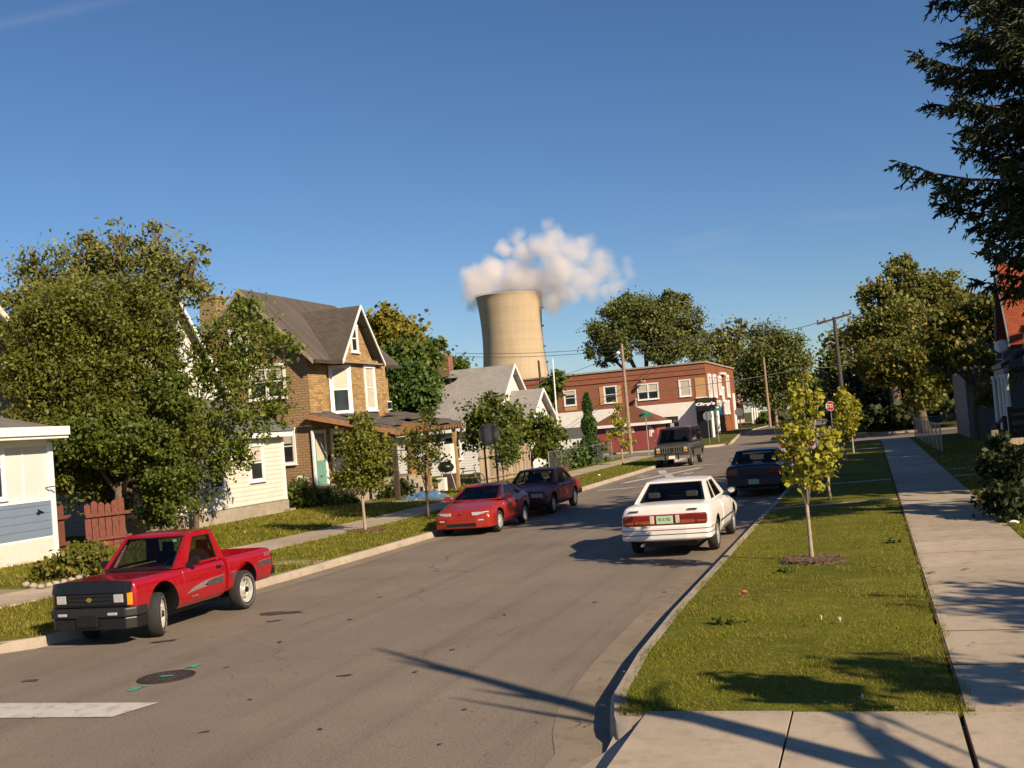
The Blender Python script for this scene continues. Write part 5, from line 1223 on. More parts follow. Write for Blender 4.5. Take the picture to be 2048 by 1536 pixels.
# side graphics on both flanks (decals 2 mm proud of the doors)
for s in (-1, 1):
    X = s*.848; th = s*.002
    def dec(poly, mat, nm='decal', X=X): 
        mb = MB(); mb.prism([(X, y, z) for y, z in poly], (th, 0, 0)); mb.build(nm, M[mat], tk, world=False)
    dec([(.83, .575), (.55, .665), (.2, .72), (-.2, .74), (-.45, .745), (-.45, .735), (-.15, .725), (.1, .7), (.1, .625), (.5, .6)], 'decal_grey')
    dec([(.22, .645), (-.02, .705), (-.42, .72), (-.42, .62), (.0, .615)], 'decal_dark')
    X2 = s*.845
    dec([(-.74, .62), (-.74, .72), (-.87, .73), (-.87, .66), (-.8, .62)], 'decal_dark', 'decal', X2)
    dec([(-.72, .735), (-.72, .745), (-.87, .757), (-.87, .747)], 'decal_grey', 'decal', X2)
    dec([(-1.74, .7), (-1.74, .78), (-2.28, .8), (-2.28, .72)], 'decal_dark', 'decal', X2)
    dec([(-1.74, .8), (-1.74, .81), (-2.3, .83), (-2.3, .82)], 'decal_grey', 'decal', X2)
    for k in range(4): dec([(-2.0-.06*k, .88), (-2.0-.06*k, .95), (-2.03-.06*k, .95), (-2.03-.06*k, .88)], 'decal_grey', 'bed_lettering', X2)
    for k in range(5): dec([(.66-.045*k, .5), (.66-.045*k, .525), (.63-.045*k, .525), (.63-.045*k, .5)], 'decal_grey', 'badge_lettering')
for x, y, stv in ((.78, 1.48, rad(24)), (-.78, 1.48, rad(24)), (.78, -1.27, 0), (-.78, -1.27, 0)): wheel(tk, x*(.86 if y > 0 else .94), y, .355, .23, 'steel', stv, rimmat='steel_polished')
lbox(tk, 'underbody', 'black', -.5, .5, -2.2, 2.1, .24, .46, .02)
mb = MB(); mb.tube([(.0, .5, 1.575), (.0, .5, 1.5)], .01, 5)
lbox(tk, 'sticker', 'teal', -.52, -.45, .52, .53, 1.45, 1.49, 0)

# ---------------------------------------------------------------- generic cars
def car(name, label, cat, loc, rz, paint, keys, cab, wheels, wb, r=.3, tw=.19, style='alloy', arch=.365, rimmat='steel', trk=.7):
    o = thing(name, label, cat, loc, rz)
    bo = body_loft(keys).build('body', M[paint], o, world=False)
    bo.modifiers.new('s', 'SUBSURF').levels = 1; bo.modifiers['s'].render_levels = 1; apply_mods(bo); bo.data.materials.append(M['black'])
    mbc = MB()
    for y in wb:
        capcyl(mbc, -1.3, -trk+.2, y, r+.02, arch); capcyl(mbc, trk-.2, 1.3, y, r+.02, arch)
    cut(bo, mbc); finish(bo)
    cabin(o, paint, **cab)
    for y in wb:
        for x in (trk, -trk): wheel(o, x, y, r, tw, style, 0, rimmat=rimmat)
    lbox(o, 'underbody', 'black', -.5, .5, wb[1]-.6, wb[0]+.5, .17, .36, .02)
    return o
# white two-door sedan, seen from behind
wc = car('sedan', 'white two-door sedan seen from behind with a green number plate and red tail lamp band', 'car', (-3.8, 22.6, .008), 0, 'white_car',
    [(2.28, .34, .7, .76, .62, .68, .66), (2.1, .24, .77, .83, .7, .76, .74), (1.3, .2, .79, .855, .82, .79, .87), (.8, .2, .79, .86, .88, .8, .93), (-.2, .2, .79, .86, .9, .8, .94), (-1.3, .2, .79, .86, .94, .8, .98), (-1.9, .26, .79, .85, .95, .79, .985), (-2.16, .34, .78, .835, .94, .77, .975), (-2.22, .4, .76, .82, .9, .75, .935)][::-1],
    dict(fb=.85, ft=.2, rt=-.72, rb=-1.42, wb=.74, wt=.58, zb=.925, zt=1.325, side_holes=[(.1, .33), (.37, .8)], bl=(.06,.94,.1,.93), glass='glass_dark', wb_r=.75), 4, (1.3, -1.28), .3, .19, 'alloy', .37, trk=.74)
seats(wc, [.1, -.75], .36); lbox(wc, 'dashboard', 'black', -.65, .65, .55, .85, .7, .9, .03)
mb = MB(); P = [(-.845, -1.75), (-.845, -2.2), (-.78, -2.3), (-.4, -2.345), (.4, -2.345), (.78, -2.3), (.845, -2.2), (.845, -1.75)]
mb.prism([(x, y, .33) for x, y in P], (0, 0, .27)); rbp = mb.build('rear_bumper', M['white_car'], wc, world=False, bevel=.035)
for z in (.43, .515):
    mb = MB(); mb.prism([(x*1.0025, y-.003, z) for x, y in P], (0, 0, .014)); mb.build('bumper_groove', M['maroon'] if z > .5 else M['bumper_grey'], rbp, world=False)
lbox(wc, 'tail_panel', 'maroon', -.77, .77, -2.262, -2.1, .605, .8, .012)
for s in (-1, 1):
    a, c = sorted((s*.28, s*.79)); tl_ = lbox(wc, 'tail_light', 'redlens', a, c, -2.285, -2.05, .625, .785, .012)
    a, c = sorted((s*.29, s*.56)); lbox(tl_, 'turn_signal', 'orangelens', a, c, -2.292, -2.2, .635, .69, .006)
    a, c = sorted((s*.6, s*.78)); lbox(tl_, 'turn_signal', 'orangelens', a, c, -2.292, -2.2, .635, .68, .006)
    a, c = sorted((s*.2, s*.28)); lbox(wc, 'reversing_light', 'blind', a, c, -2.285, -2.1, .635, .78, .01)
pl_ = lbox(wc, 'number_plate', 'plate_green', -.155, .155, -2.285, -2.268, .63, .775, .004)
plate_text(pl_, '93 A 752', (0, -2.288, .705), .085, 'plate_text', False, .72)
for x0 in (-.66, .44):
    mb = MB()
    for k in range(6): mb.box(x0+k*.03, x0+k*.03+.02, -2.232, -2.205, .868, .888)
    mb.build('badge_lettering', M['black'], wc, world=False)
side_panel(wc, 'door', 'white_car', .858, [(-.42, .3), (.78, .3), (.8, .86), (-.45, .89)], .006, True, (-.33, .78))
for s in (-1, 1): lbox(wc, 'rub_strip', 'bumper_grey', *sorted((s*.862, s*.872)), -.9, .9, .5, .53, .003)
mirror(wc, .78, .6, .99); mirror(wc, -.78, .6, .99)
mb = MB(); mb.tube([(-.45, -2.15, .25), (-.45, -2.33, .24)], .03, 8); mb.build('exhaust', M['grey_metal'], wc, world=False)
for s in (-1, 1): lbox(wc, 'headlight', 'headlamp', *sorted((s*.4, s*.7)), 2.15, 2.26, .52, .62, .01)
# orange-red hatchback coupe facing the camera
hc = car('hatchback', 'low orange-red hatchback coupe with chrome wheels, nose towards the camera', 'car', (-10.2, 28.4, .008), PI, 'red_hatch',
    [(1.98, .3, .66, .72, .56, .64, .6), (1.88, .22, .74, .79, .62, .72, .665), (1.5, .2, .77, .82, .7, .76, .755), (.8, .18, .78, .84, .8, .78, .86), (0, .18, .78, .84, .84, .79, .88), (-1.0, .18, .78, .84, .88, .78, .92), (-1.6, .24, .77, .82, .9, .74, .93), (-1.82, .36, .74, .79, .86, .7, .9)][::-1],
    dict(fb=.82, ft=.05, rt=-.75, rb=-1.6, wb=.73, wt=.55, zb=.86, zt=1.225, side_holes=[(.12, .4), (.43, .8)], glass='glass_dark', wb_r=.68), 4, (1.15, -1.15), .29, .19, 'nine', .35, trk=.72)
hc.scale = (.97, .95, .96)
seats(hc, [-.15], .3); lbox(hc, 'dashboard', 'black', -.65, .65, .5, .8, .65, .85, .03)
mb = MB(); P = [(-.8, 1.4), (-.81, 1.75), (-.74, 1.93), (-.4, 2.02), (.4, 2.02), (.74, 1.93), (.81, 1.75), (.8, 1.4)]
mb.prism([(x, y, .2) for x, y in P], (0, 0, .3)); fbp = mb.build('front_bumper', M['red_hatch'], hc, world=False, bevel=.035)
lbox(fbp, 'air_intake', 'black', -.42, .42, 1.95, 2.028, .25, .34, .01)
for s in (-1, 1):
    mb = MB(); mb.prism([(s*.3, 1.99, .535), (s*.62, 1.93, .535), (s*.74, 1.84, .54), (s*.3, 1.9, .54)], (0, 0, .085)); mb.build('headlight', M['headlamp'], hc, world=False, bevel=.008)
    lbox(fbp, 'fog_light', 'headlamp', *sorted((s*.42, s*.62)), 1.94, 2.0, .39, .43, .008)
mb = MB(); mb.lathe([(0, .035), (.012, .03), (.012, 0)], (0, 1.985, .6), 'y', 10); mb.build('badge', M['chrome'], hc, world=False)
side_panel(hc, 'door', 'red_hatch', .838, [(-.35, .28), (.72, .28), (.76, .78), (-.4, .83)], .006, True, (-.25, .72))
mirror(hc, .76, .55, .93, 'red_hatch'); mirror(hc, -.76, .55, .93, 'red_hatch')
# maroon sedan behind it
ms = car('sedan', 'dark maroon four-door sedan parked behind the orange-red hatchback', 'car', (-10.12, 33.4, .008), PI, 'maroon',
    [(2.2, .34, .7, .78, .68, .7, .72), (2.12, .26, .78, .83, .74, .76, .78), (1.3, .22, .79, .85, .84, .79, .89), (.75, .22, .79, .86, .88, .8, .93), (-.9, .22, .79, .86, .92, .8, .95), (-1.6, .24, .79, .85, .93, .79, .96), (-2.1, .32, .77, .83, .9, .76, .94)][::-1],
    dict(fb=.8, ft=.15, rt=-.95, rb=-1.42, wb=.75, wt=.58, zb=.925, zt=1.345, side_holes=[(.1, .42), (.46, .82)], glass='glass', wb_r=.74), 4, (1.3, -1.3), .3, .19, 'alloy', .37, trk=.73)
ms.scale = (.98, .98, .97)
seats(ms, [.05, -.75], .42); lbox(ms, 'dashboard', 'black', -.65, .65, .5, .8, .7, .9, .03)
lbox(ms, 'front_bumper', 'bumper_grey', -.84, .84, 1.9, 2.26, .34, .52, .04); lbox(ms, 'rear_bumper', 'bumper_grey', -.84, .84, -2.2, -1.9, .38, .56, .04); lbox(ms, 'grille', 'black', -.35, .35, 2.1, 2.235, .56, .68, .01)
for s in (-1, 1): lbox(ms, 'headlight', 'headlamp', *sorted((s*.38, s*.72)), 2.05, 2.235, .57, .68, .01)
side_panel(ms, 'door', 'maroon', .858, [(-.05, .3), (.75, .3), (.78, .86), (-.07, .89)], .006, True, (.05, .8)); side_panel(ms, 'door', 'maroon', .858, [(-.95, .45), (-.09, .3), (-.11, .89), (-.95, .9)], .006, True, (-.85, .8))
mirror(ms, .78, .55, .99); mirror(ms, -.78, .55, .99)
# navy sedan in the shade
bc = car('sedan', 'navy blue sedan seen from behind in deep tree shade, ahead of the white sedan', 'car', (-3.5, 36.0, .008), 0, 'blue_car',
    [(2.3, .34, .7, .78, .66, .7, .7), (2.15, .24, .78, .84, .72, .77, .76), (1.3, .2, .8, .87, .84, .8, .89), (.8, .2, .8, .88, .9, .81, .95), (-1.0, .2, .8, .88, .95, .81, .985), (-1.7, .24, .8, .87, .97, .8, 1.0), (-2.15, .34, .78, .84, .95, .77, .985), (-2.22, .42, .76, .82, .9, .75, .94)][::-1],
    dict(fb=.85, ft=.15, rt=-.95, rb=-1.5, wb=.76, wt=.6, zb=.95, zt=1.36, side_holes=[(.1, .42), (.46, .82)], glass='glass', wb_r=.75), 4, (1.35, -1.3), .31, .2, 'alloy', .38, trk=.75)
seats(bc, [.05, -.8], .45)
mb = MB(); P = [(-.85, -1.8), (-.85, -2.2), (-.76, -2.32), (.76, -2.32), (.85, -2.2), (.85, -1.8)]
mb.prism([(x, y, .32) for x, y in P], (0, 0, .3)); mb.build('rear_bumper', M['blue_car'], bc, world=False, bevel=.04)
lbox(bc, 'tail_panel', 'black', -.5, .5, -2.25, -2.1, .66, .86, .01)
for s in (-1, 1): lbox(bc, 'tail_light', 'redlens', *sorted((s*.46, s*.8)), -2.262, -2.05, .66, .86, .012)
pl_ = lbox(bc, 'number_plate', 'plate_green', -.155, .155, -2.345, -2.31, .4, .54, .004); plate_text(pl_, '46 C 21', (0, -2.348, .47), .085, 'plate_text', False, .72)
mirror(bc, .8, .6, 1.02); mirror(bc, -.8, .6, 1.02)
# silver car further on
sv = car('sedan', 'silver car far up the right kerb, mostly hidden behind the young yellow-green tree', 'car', (-3.55, 58.5, .008), 0, 'silver_car',
    [(2.3, .34, .7, .78, .66, .7, .7), (2.15, .24, .78, .84, .72, .77, .76), (1.3, .2, .8, .87, .84, .8, .89), (.8, .2, .8, .88, .9, .81, .95), (-1.7, .24, .8, .87, .97, .8, 1.0), (-2.15, .34, .78, .84, .95, .77, .985)][::-1],
    dict(fb=.85, ft=.15, rt=-.95, rb=-1.5, wb=.76, wt=.6, zb=.95, zt=1.36, side_holes=[(.1, .42), (.46, .82)], glass='glass_dark', wb_r=.75), 4, (1.35, -1.3), .31, .2, 'alloy', .38, trk=.75)
lbox(sv, 'rear_bumper', 'silver_car', -.85, .85, -2.3, -1.9, .34, .6, .05)
for s in (-1, 1): lbox(sv, 'tail_light', 'redlens', *sorted((s*.46, s*.8)), -2.2, -2.05, .66, .86, .012)
# full-size van facing the camera
vn = thing('van', 'bronze and dark maroon full-size van with chrome slotted grille, facing the camera', 'van', (-10.05, 60.1, .008), PI)
b = body_loft([(2.5, .5, .86, .9, 1.08, .84, 1.12), (2.42, .42, .92, .97, 1.1, .9, 1.16), (1.75, .4, .94, .99, 1.18, .92, 1.26), (1.6, .4, .94, .99, 1.2, .93, 1.27), (-2.4, .42, .94, .99, 1.2, .95, 1.24), (-2.55, .5, .92, .96, 1.18, .93, 1.2)][::-1]).build('body', M['van_paint'], vn, world=False)
b.data.materials.append(M['black']); mbc = MB()
for y in (1.75, -1.6): capcyl(mbc, -1.4, -.6, y, .4, .44); capcyl(mbc, .6, 1.4, y, .4, .44)
cut(b, mbc); finish(b)
cabin(vn, 'van_roof', 1.72, 1.05, -2.4, -2.52, .93, .8, 1.2, 2.02, [(.06, .2), (.24, .42), (.46, .62), (.66, .8)], ws=(.06,.94,.05,.9), bl=(.1,.9,.15,.85), glass='glass_dark', roof_crown=.06, side_v=(.12,.82), wb_r=.93)
lbox(vn, 'front_bumper', 'chrome', -.97, .97, 2.4, 2.68, .42, .62, .03); lbox(vn, 'number_plate', 'trim', -.16, .16, 2.685, 2.7, .44, .6, .004)
gr = lbox(vn, 'grille', 'black', -.86, .86, 2.4, 2.53, .74, 1.04, .02)
mb = MB()
for k in range(9): x = -.5 + k*.125; mb.box(x-.02, x+.02, 2.53, 2.56, .76, 1.02)
mb.box(-.56, .56, 2.53, 2.55, 1.02, 1.05); mb.box(-.56, .56, 2.53, 2.55, .74, .765)
mb.build('grille_bars', M['chrome'], gr, world=False)
mb = MB(); mb.lathe([(0, .1), (.02, .09), (.02, 0)], (0, 2.56, .9), 'y', 12); mb.build('badge', M['van_roof'], gr, world=False)
for s in (-1, 1):
    lbox(vn, 'headlight', 'headlamp', *sorted((s*.62, s*.82)), 2.5, 2.56, .9, 1.03, .015); lbox(vn, 'turn_signal', 'amber', *sorted((s*.62, s*.82)), 2.5, 2.555, .77, .87, .012)
    lbox(vn, 'side_stripe', 'van_roof', *sorted((s*.985, s*1.0)), -2.4, 2.2, .84, .96, .004)
for s in (-1, 1): lbox(vn, 'bumper_guard', 'black', *sorted((s*.3, s*.38)), 2.66, 2.74, .38, .72, .01)
mirror(vn, .95, 1.45, 1.4, 'chrome'); mirror(vn, -.95, 1.45, 1.4, 'chrome'); seats(vn, [.7], .75)
for x in (.82, -.82):
    for y in (1.75, -1.6): wheel(vn, x, y, .37, .24, 'steel', 0, rimmat='steel')
# ================================================================== TREES AND PLANTS
def leaf_quads(P, size, rng, up=.25, elong=1.5, droop=0.0, kite=True):
    n = len(P); nr = rng.normal(size=(n, 3)); nr[:, 2] += up; nr += np.array([.5, -.3, .28])*(rng.random(n)[:, None]*1.5); nr /= np.linalg.norm(nr, axis=1)[:, None]
    t = rng.normal(size=(n, 3)); t[:, 2] -= droop; t -= nr*(t*nr).sum(1)[:, None]; t /= np.linalg.norm(t, axis=1)[:, None]
    b = np.cross(nr, t); s = size*(.6 + .8*rng.random(n))[:, None]
    Q = np.empty((n, 4, 3))
    if kite:
        Q[:, 0] = P - t*s*elong*.5; Q[:, 1] = P + b*s*.5 - t*s*elong*.05 + nr*s*.08; Q[:, 2] = P + t*s*elong*.5; Q[:, 3] = P - b*s*.5 - t*s*elong*.05 + nr*s*.08
    else:
        Q[:, 0] = P - t*s*.5 - b*s*.5; Q[:, 1] = P + t*s*.5 - b*s*.5; Q[:, 2] = P + t*s*.5 + b*s*.5; Q[:, 3] = P - t*s*.5 + b*s*.5
    return Q.reshape(-1, 3)
def lobe_pts(lobes, n, rng, clusters=60, spread=.3, shell=.5):
    """points gathered in leafy clumps spread through a union of ellipsoids (centre, rx, ry, rz)"""
    vol = np.array([l[1]*l[2]*l[3] for l in lobes])**.8; vol /= vol.sum(); out = []
    for l, f in zip(lobes, vol):
        k = max(4, int(clusters*f)); m = max(10, int(n*f))
        d = rng.normal(size=(k, 3)); d /= np.linalg.norm(d, axis=1)[:, None]
        r = shell + (1-shell)*rng.random(k)**.6
        C = np.array(l[0]) + d*r[:, None]*np.array(l[1:4])*.93
        w = rng.random(k)**1.2 + .25; w /= w.sum(); idx = rng.choice(k, m, p=w)
        sp = spread*min(l[1:4])*(.5 + .9*rng.random(k))
        P = C[idx] + rng.normal(size=(m, 3))*sp[idx][:, None]*np.array([1, 1, .75])
        out.append(P)
    return np.concatenate(out)
def limbs(mb, base, lobes, r0, rng, fork=.45, n_sub=3, lean=(0, 0), bare=0):
    base = Vector(base); top = max((Vector(l[0]) for l in lobes), key=lambda v: v.z)
    hk = base.lerp(top, fork); mid = Vector((base.x + lean[0], base.y + lean[1], hk.z))
    pts = [base - Vector((0,0,.15)), base + Vector((0, 0, .15*r0)), base.lerp(mid, .5) + Vector((rng.normal()*r0*.4, rng.normal()*r0*.4, 0)), mid]
    mb.tube(pts, [r0*1.35, r0*1.08, r0*.9, r0*.75], 9)
    for l in lobes:
        c = Vector(l[0]); j = mid.lerp(c, .5) + Vector((rng.normal()*l[1]*.2, rng.normal()*l[2]*.2, l[3]*.05))
        s0 = base.lerp(mid, .55 + .45*rng.random()) if len(lobes) > 2 else mid
        mb.tube([s0, j, c], [r0*.5, r0*.34, r0*.16], 6)
        for k in range(n_sub):
            d = Vector(rng.normal(size=3)).normalized(); d.z = abs(d.z)*.7
            e = c + Vector((d.x*l[1], d.y*l[2], d.z*l[3]))*.85; q = j.lerp(c, .3 + .7*rng.random())
            m = q.lerp(e, .5) + Vector(rng.normal(size=3))*.08*l[1]
            mb.tube([q, m, e], [r0*.2, r0*.13, r0*.05], 5)
    for k in range(bare):
        l = lobes[int(rng.integers(len(lobes)))]; c = Vector(l[0]); d = Vector((rng.normal()*.6, rng.normal()*.6, 1.0)).normalized(); e = c + Vector((d.x*l[1], d.y*l[2], d.z*l[3]))*1.5
        m = c.lerp(e, .5) + Vector(rng.normal(size=3))*.1*l[1]; mb.tube([c, m, e], [r0*.3, r0*.17, r0*.03], 5)
        for q in range(3):
            s = m.lerp(e, rng.random()); mb.tube([s, s + Vector((rng.normal()*.35, rng.normal()*.35, .6))*l[1]*.45], [r0*.08, r0*.02], 4)
def tree(name, label, base, lobes, n, size, leaf, seed, r0=.15, bark='bark', clusters=80, spread=.3, shell=.5, fork=.45, cat='tree', group=None, elong=1.5, droop=0., n_sub=3, lean=(0,0), crown='crown', kite=True, bare=0, up=.25):
    rng = np.random.default_rng(seed); t = thing(name, label, cat, base, 0, group)
    mb = MB(); limbs(mb, base, lobes, r0, rng, fork, n_sub, lean, bare); mb.build('trunk', M[bark], t, smooth=True)
    P = lobe_pts(lobes, n, rng, clusters, spread, shell); P = P[P[:, 2] > base[2] + .05]
    npmesh(crown, leaf_quads(P, size, rng, up, elong, droop, kite), 4, M[leaf], t)
    return t
def shrub(name, label, base, lobes, n, size, leaf, seed, cat='shrub', clusters=40, spread=.33, shell=.3, group=None, stems=7, elong=1.5, droop=0):
    rng = np.random.default_rng(seed); t = thing(name, label, cat, base, 0, group); mb = MB()
    for k in range(stems):
        l = lobes[int(rng.integers(len(lobes)))]; e = Vector(l[0]) + Vector((rng.normal()*l[1]*.5, rng.normal()*l[2]*.5, rng.normal()*l[3]*.4)); b = Vector(base) + Vector((rng.normal()*.1, rng.normal()*.1, -.05))
        mb.tube([b, b.lerp(e, .5) + Vector(rng.normal(size=3))*.05, e], [.025, .017, .006], 5)
    mb.build('stems', M['bark'], t)
    P = lobe_pts(lobes, n, rng, clusters, spread, shell); P = P[P[:, 2] > base[2] - .02]
    npmesh('foliage', leaf_quads(P, size, rng, .3, elong, droop), 4, M[leaf], t); return t
def L(u, v, Y, rpx, rvp=None, rd=None):
    """an ellipsoid lobe placed where the photograph shows it, Y metres up the street; radii from its size in the picture"""
    c = at(u, v, Y); k = (c - Vector((0, 0, HCAM))).length / F_PX
    r = rpx*k; rz = (rvp or rpx)*k; return (tuple(c), r, rd or r, rz)
M['leaf_fresh'] = m_leaf('fresh_green_leaf', (.06,.085,.01), (.14,.18,.02), (.36,.38,.06), .28, .4)
M['leaf_street'] = m_leaf('green_leaf_turning', (.06,.08,.01), (.16,.18,.02), (.42,.33,.04), .28, .38)
M['leaf_olive'] = m_leaf('olive_leaf', (.045,.062,.008), (.1,.13,.016), (.28,.3,.045), .25, .35)
M['leaf_brown'] = m_leaf('bronze_green_leaf', (.055,.065,.008), (.12,.13,.016), (.33,.32,.05), .25, .35)
M['leaf_green'] = m_leaf('green_leaf', (.045,.07,.011), (.1,.14,.02), (.25,.29,.055), .25, .35)
M['leaf_autumn'] = m_leaf('autumn_leaf', (.09,.1,.012), (.22,.2,.022), (.42,.28,.03), .35, .35)
M['leaf_mix'] = m_leaf('green_and_orange_leaf', (.05,.07,.01), (.13,.14,.02), (.4,.22,.025), .3, .35)
M['leaf_ginkgo'] = m_leaf('yellow_green_leaf', (.16,.17,.014), (.36,.34,.03), (.65,.58,.08), .3, .42)
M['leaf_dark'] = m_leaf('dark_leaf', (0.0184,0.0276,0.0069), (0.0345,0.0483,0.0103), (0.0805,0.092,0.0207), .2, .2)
M['leaf_silver'] = m_leaf('dull_silver_green_leaf', (.075,.085,.018), (.18,.18,.036), (.42,.38,.1), .32, .35)
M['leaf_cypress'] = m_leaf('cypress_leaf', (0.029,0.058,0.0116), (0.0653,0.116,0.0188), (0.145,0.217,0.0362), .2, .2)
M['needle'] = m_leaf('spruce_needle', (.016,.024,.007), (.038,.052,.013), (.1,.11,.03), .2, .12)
M['leaf_far'] = m_leaf('far_tree_leaf', (.06,.075,.018), (.13,.15,.034), (.27,.27,.07), .32, .3)

# ---- left-hand mass of trees between the bungalow and the cream house
g0 = at(230, 1050, 27.5)
tree('tree', 'large dense bronze-green tree with rounded top filling the gap beside the white bungalow', (g0.x, 27.6, .3),
     [L(120, 660, 27, 110, 90), L(240, 650, 27.5, 120, 95), L(310, 720, 28, 62, 90), L(85, 760, 26.3, 74, 100), L(190, 790, 27, 120, 120), L(300, 850, 27.5, 100, 110), L(150, 920, 26.5, 95, 90), L(260, 940, 28.2, 90, 80), L(60, 690, 26, 40, 50)],
     84000, .066, 'leaf_brown', 21, .2, clusters=520, spread=.165, shell=.35, fork=.35, elong=1.9, droop=.6)
tree('tree', 'dark green tree hanging low over the red picket fence', (g0.x+1.2, 26.3, .3),
     [L(180, 870, 25.8, 85, 65), L(270, 880, 26.3, 80, 70), L(335, 950, 26.6, 50, 80), L(320, 1020, 27.2, 40, 40), L(345, 800, 26.5, 45, 90)],
     40000, .07, 'leaf_olive', 22, .14, clusters=260, spread=.19, shell=.3, elong=1.9, droop=.6)
tree('tree', 'tall loose tree with airy topmost branches showing sky, behind the rounded tree', (at(200, 1000, 31).x, 31.3, .3),
     [L(90, 560, 31, 55, 60), L(60, 620, 30.5, 60, 60), L(170, 530, 31, 60, 65), L(250, 520, 31.5, 60, 70), L(325, 540, 31.5, 60, 75), L(370, 560, 32, 50, 50), L(310, 480, 31.5, 22, 40), L(180, 490, 31, 26, 35), L(240, 475, 31, 26, 32), L(395, 520, 32, 22, 34), L(60, 520, 30.5, 18, 32), L(12, 590, 30, 18, 30), L(200, 600, 31, 150, 60)],
     15000, .085, 'leaf_silver', 23, .2, clusters=230, spread=.28, shell=.25, fork=.4, elong=2.0, droop=.8, n_sub=6)
tb = gp(393, 1060, .31)
tree('tree', 'slim bare-trunked tree with a loose leafy crown in front of the cream and brick houses', (tb.x, tb.y, .31),
     [L(470, 660, tb.y, 75, 80), L(430, 760, tb.y, 60, 75), L(500, 770, tb.y, 65, 75), L(530, 700, tb.y+.3, 50, 60), L(470, 850, tb.y, 70, 60), L(420, 890, tb.y-.2, 60, 65), L(540, 840, tb.y, 45, 45), L(500, 610, tb.y, 35, 25), L(400, 700, tb.y, 40, 60), L(570, 690, tb.y+.3, 40, 30), L(560, 800, tb.y, 34, 55), L(460, 930, tb.y-.1, 60, 45), L(395, 985, tb.y-.2, 40, 45)],
     8600, .078, 'leaf_fresh', 24, .085, clusters=420, spread=.21, shell=.2, fork=.5, elong=2.0, droop=.7, n_sub=5, lean=(.1, .1))
# ---- yellow tree, ivy mass and backs
y0 = at(790, 900, 64)
tree('tree', 'tall tree turning yellow and orange behind the tan brick house', (y0.x, 64, .3),
     [L(780, 655, 64, 42, 40), L(745, 690, 64, 40, 45), L(810, 690, 63, 40, 45), L(770, 630, 64, 22, 18)], 4200, .26, 'leaf_autumn', 31, .3, clusters=110, spread=.3, shell=.3, elong=1.2)
tree('tree', 'dark green tree behind the ivy-clad trunk and the white house', (at(835, 900, 62).x, 62, .3),
     [L(820, 725, 61, 42, 45), L(855, 740, 62, 36, 45), L(780, 730, 62, 40, 45), L(865, 705, 66, 22, 25), L(905, 735, 80, 30, 25)], 6000, .26, 'leaf_green', 32, .3, clusters=120, spread=.3, shell=.3, elong=1.2)
tree('tree', 'round ivy-smothered tree mass beside the tan brick house', (at(820, 900, 52).x, 52, .3),
     [L(815, 775, 52, 48, 48), L(845, 800, 51.5, 34, 38), L(795, 800, 51.5, 36, 42), L(812, 740, 52, 34, 22)], 15000, .14, 'leaf_cypress', 33, .22, clusters=240, spread=.22, shell=.7, elong=1.1)
shrub('shrub', 'tall loose olive shrub in front of the white house, behind the round sign', (at(985, 940, 52).x, 52, .25),
     [L(975, 835, 52, 50, 40), L(1010, 840, 51.5, 42, 42), L(955, 870, 52, 35, 42), L(1000, 890, 51.5, 48, 34), L(985, 805, 52, 26, 22)], 4300, .13, 'leaf_olive', 34, clusters=150, spread=.3, stems=14)
tree('small_tree', 'small bushy green tree in front of the white house gable', (at(1065, 930, 56).x, 56, .25),
     [L(1075, 860, 56, 42, 32), L(1040, 865, 55.5, 34, 28), L(1105, 870, 56.5, 30, 28), L(1085, 895, 56, 34, 22)], 2600, .15, 'leaf_olive', 35, .07, clusters=110, spread=.3, shell=.2, n_sub=4)
tree('small_tree', 'slender light green tree rising between the white house and the brick building', (at(1105, 900, 76).x, 76, .2),
     [L(1105, 775, 76, 22, 26), L(1118, 752, 76, 14, 14), L(1100, 805, 76, 18, 20)], 800, .26, 'leaf_green', 36, .08, clusters=40, spread=.3, shell=.2)
c0 = at(1182, 900, 68)
t_ = thing('cypress', 'narrow dark green columnar conifer beside the dark red garage', 'conifer', (c0.x, 68, .2))
rng = np.random.default_rng(5); zt_ = at(1173, 788, 68).z; n = 9000; zz = .25 + (zt_-.25)*rng.random(n)**1.1; rr = .62*np.clip((zt_-zz)/(zt_-.2), 0, 1)**.55*(.8+.35*np.sin(zz*5+rng.random(n)*2)); a = rng.random(n)*2*PI
P = np.stack([c0.x + rr*np.cos(a)*(.55+.5*rng.random(n)), 68 + rr*np.sin(a), zz], 1)
mb = MB(); mb.tube([(c0.x, 68, .05), (c0.x, 68, zt_-.4)], [.1, .02], 6); mb.build('trunk', M['bark'], t_); npmesh('crown', leaf_quads(P, .15, rng, 0, 2.2, -1.4), 4, M['leaf_cypress'], t_)
shrub('ivy', 'dense green ivy climbing over the chain-link fence corner', (at(1120, 920, 58).x, 58, .2), [L(1105, 905, 58, 20, 34), L(1165, 915, 62, 26, 28), L(1145, 925, 60, 22, 24), L(1200, 910, 67, 14, 30)], 3800, .13, 'leaf_cypress', 37, cat='ivy', clusters=120, spread=.3, stems=6)
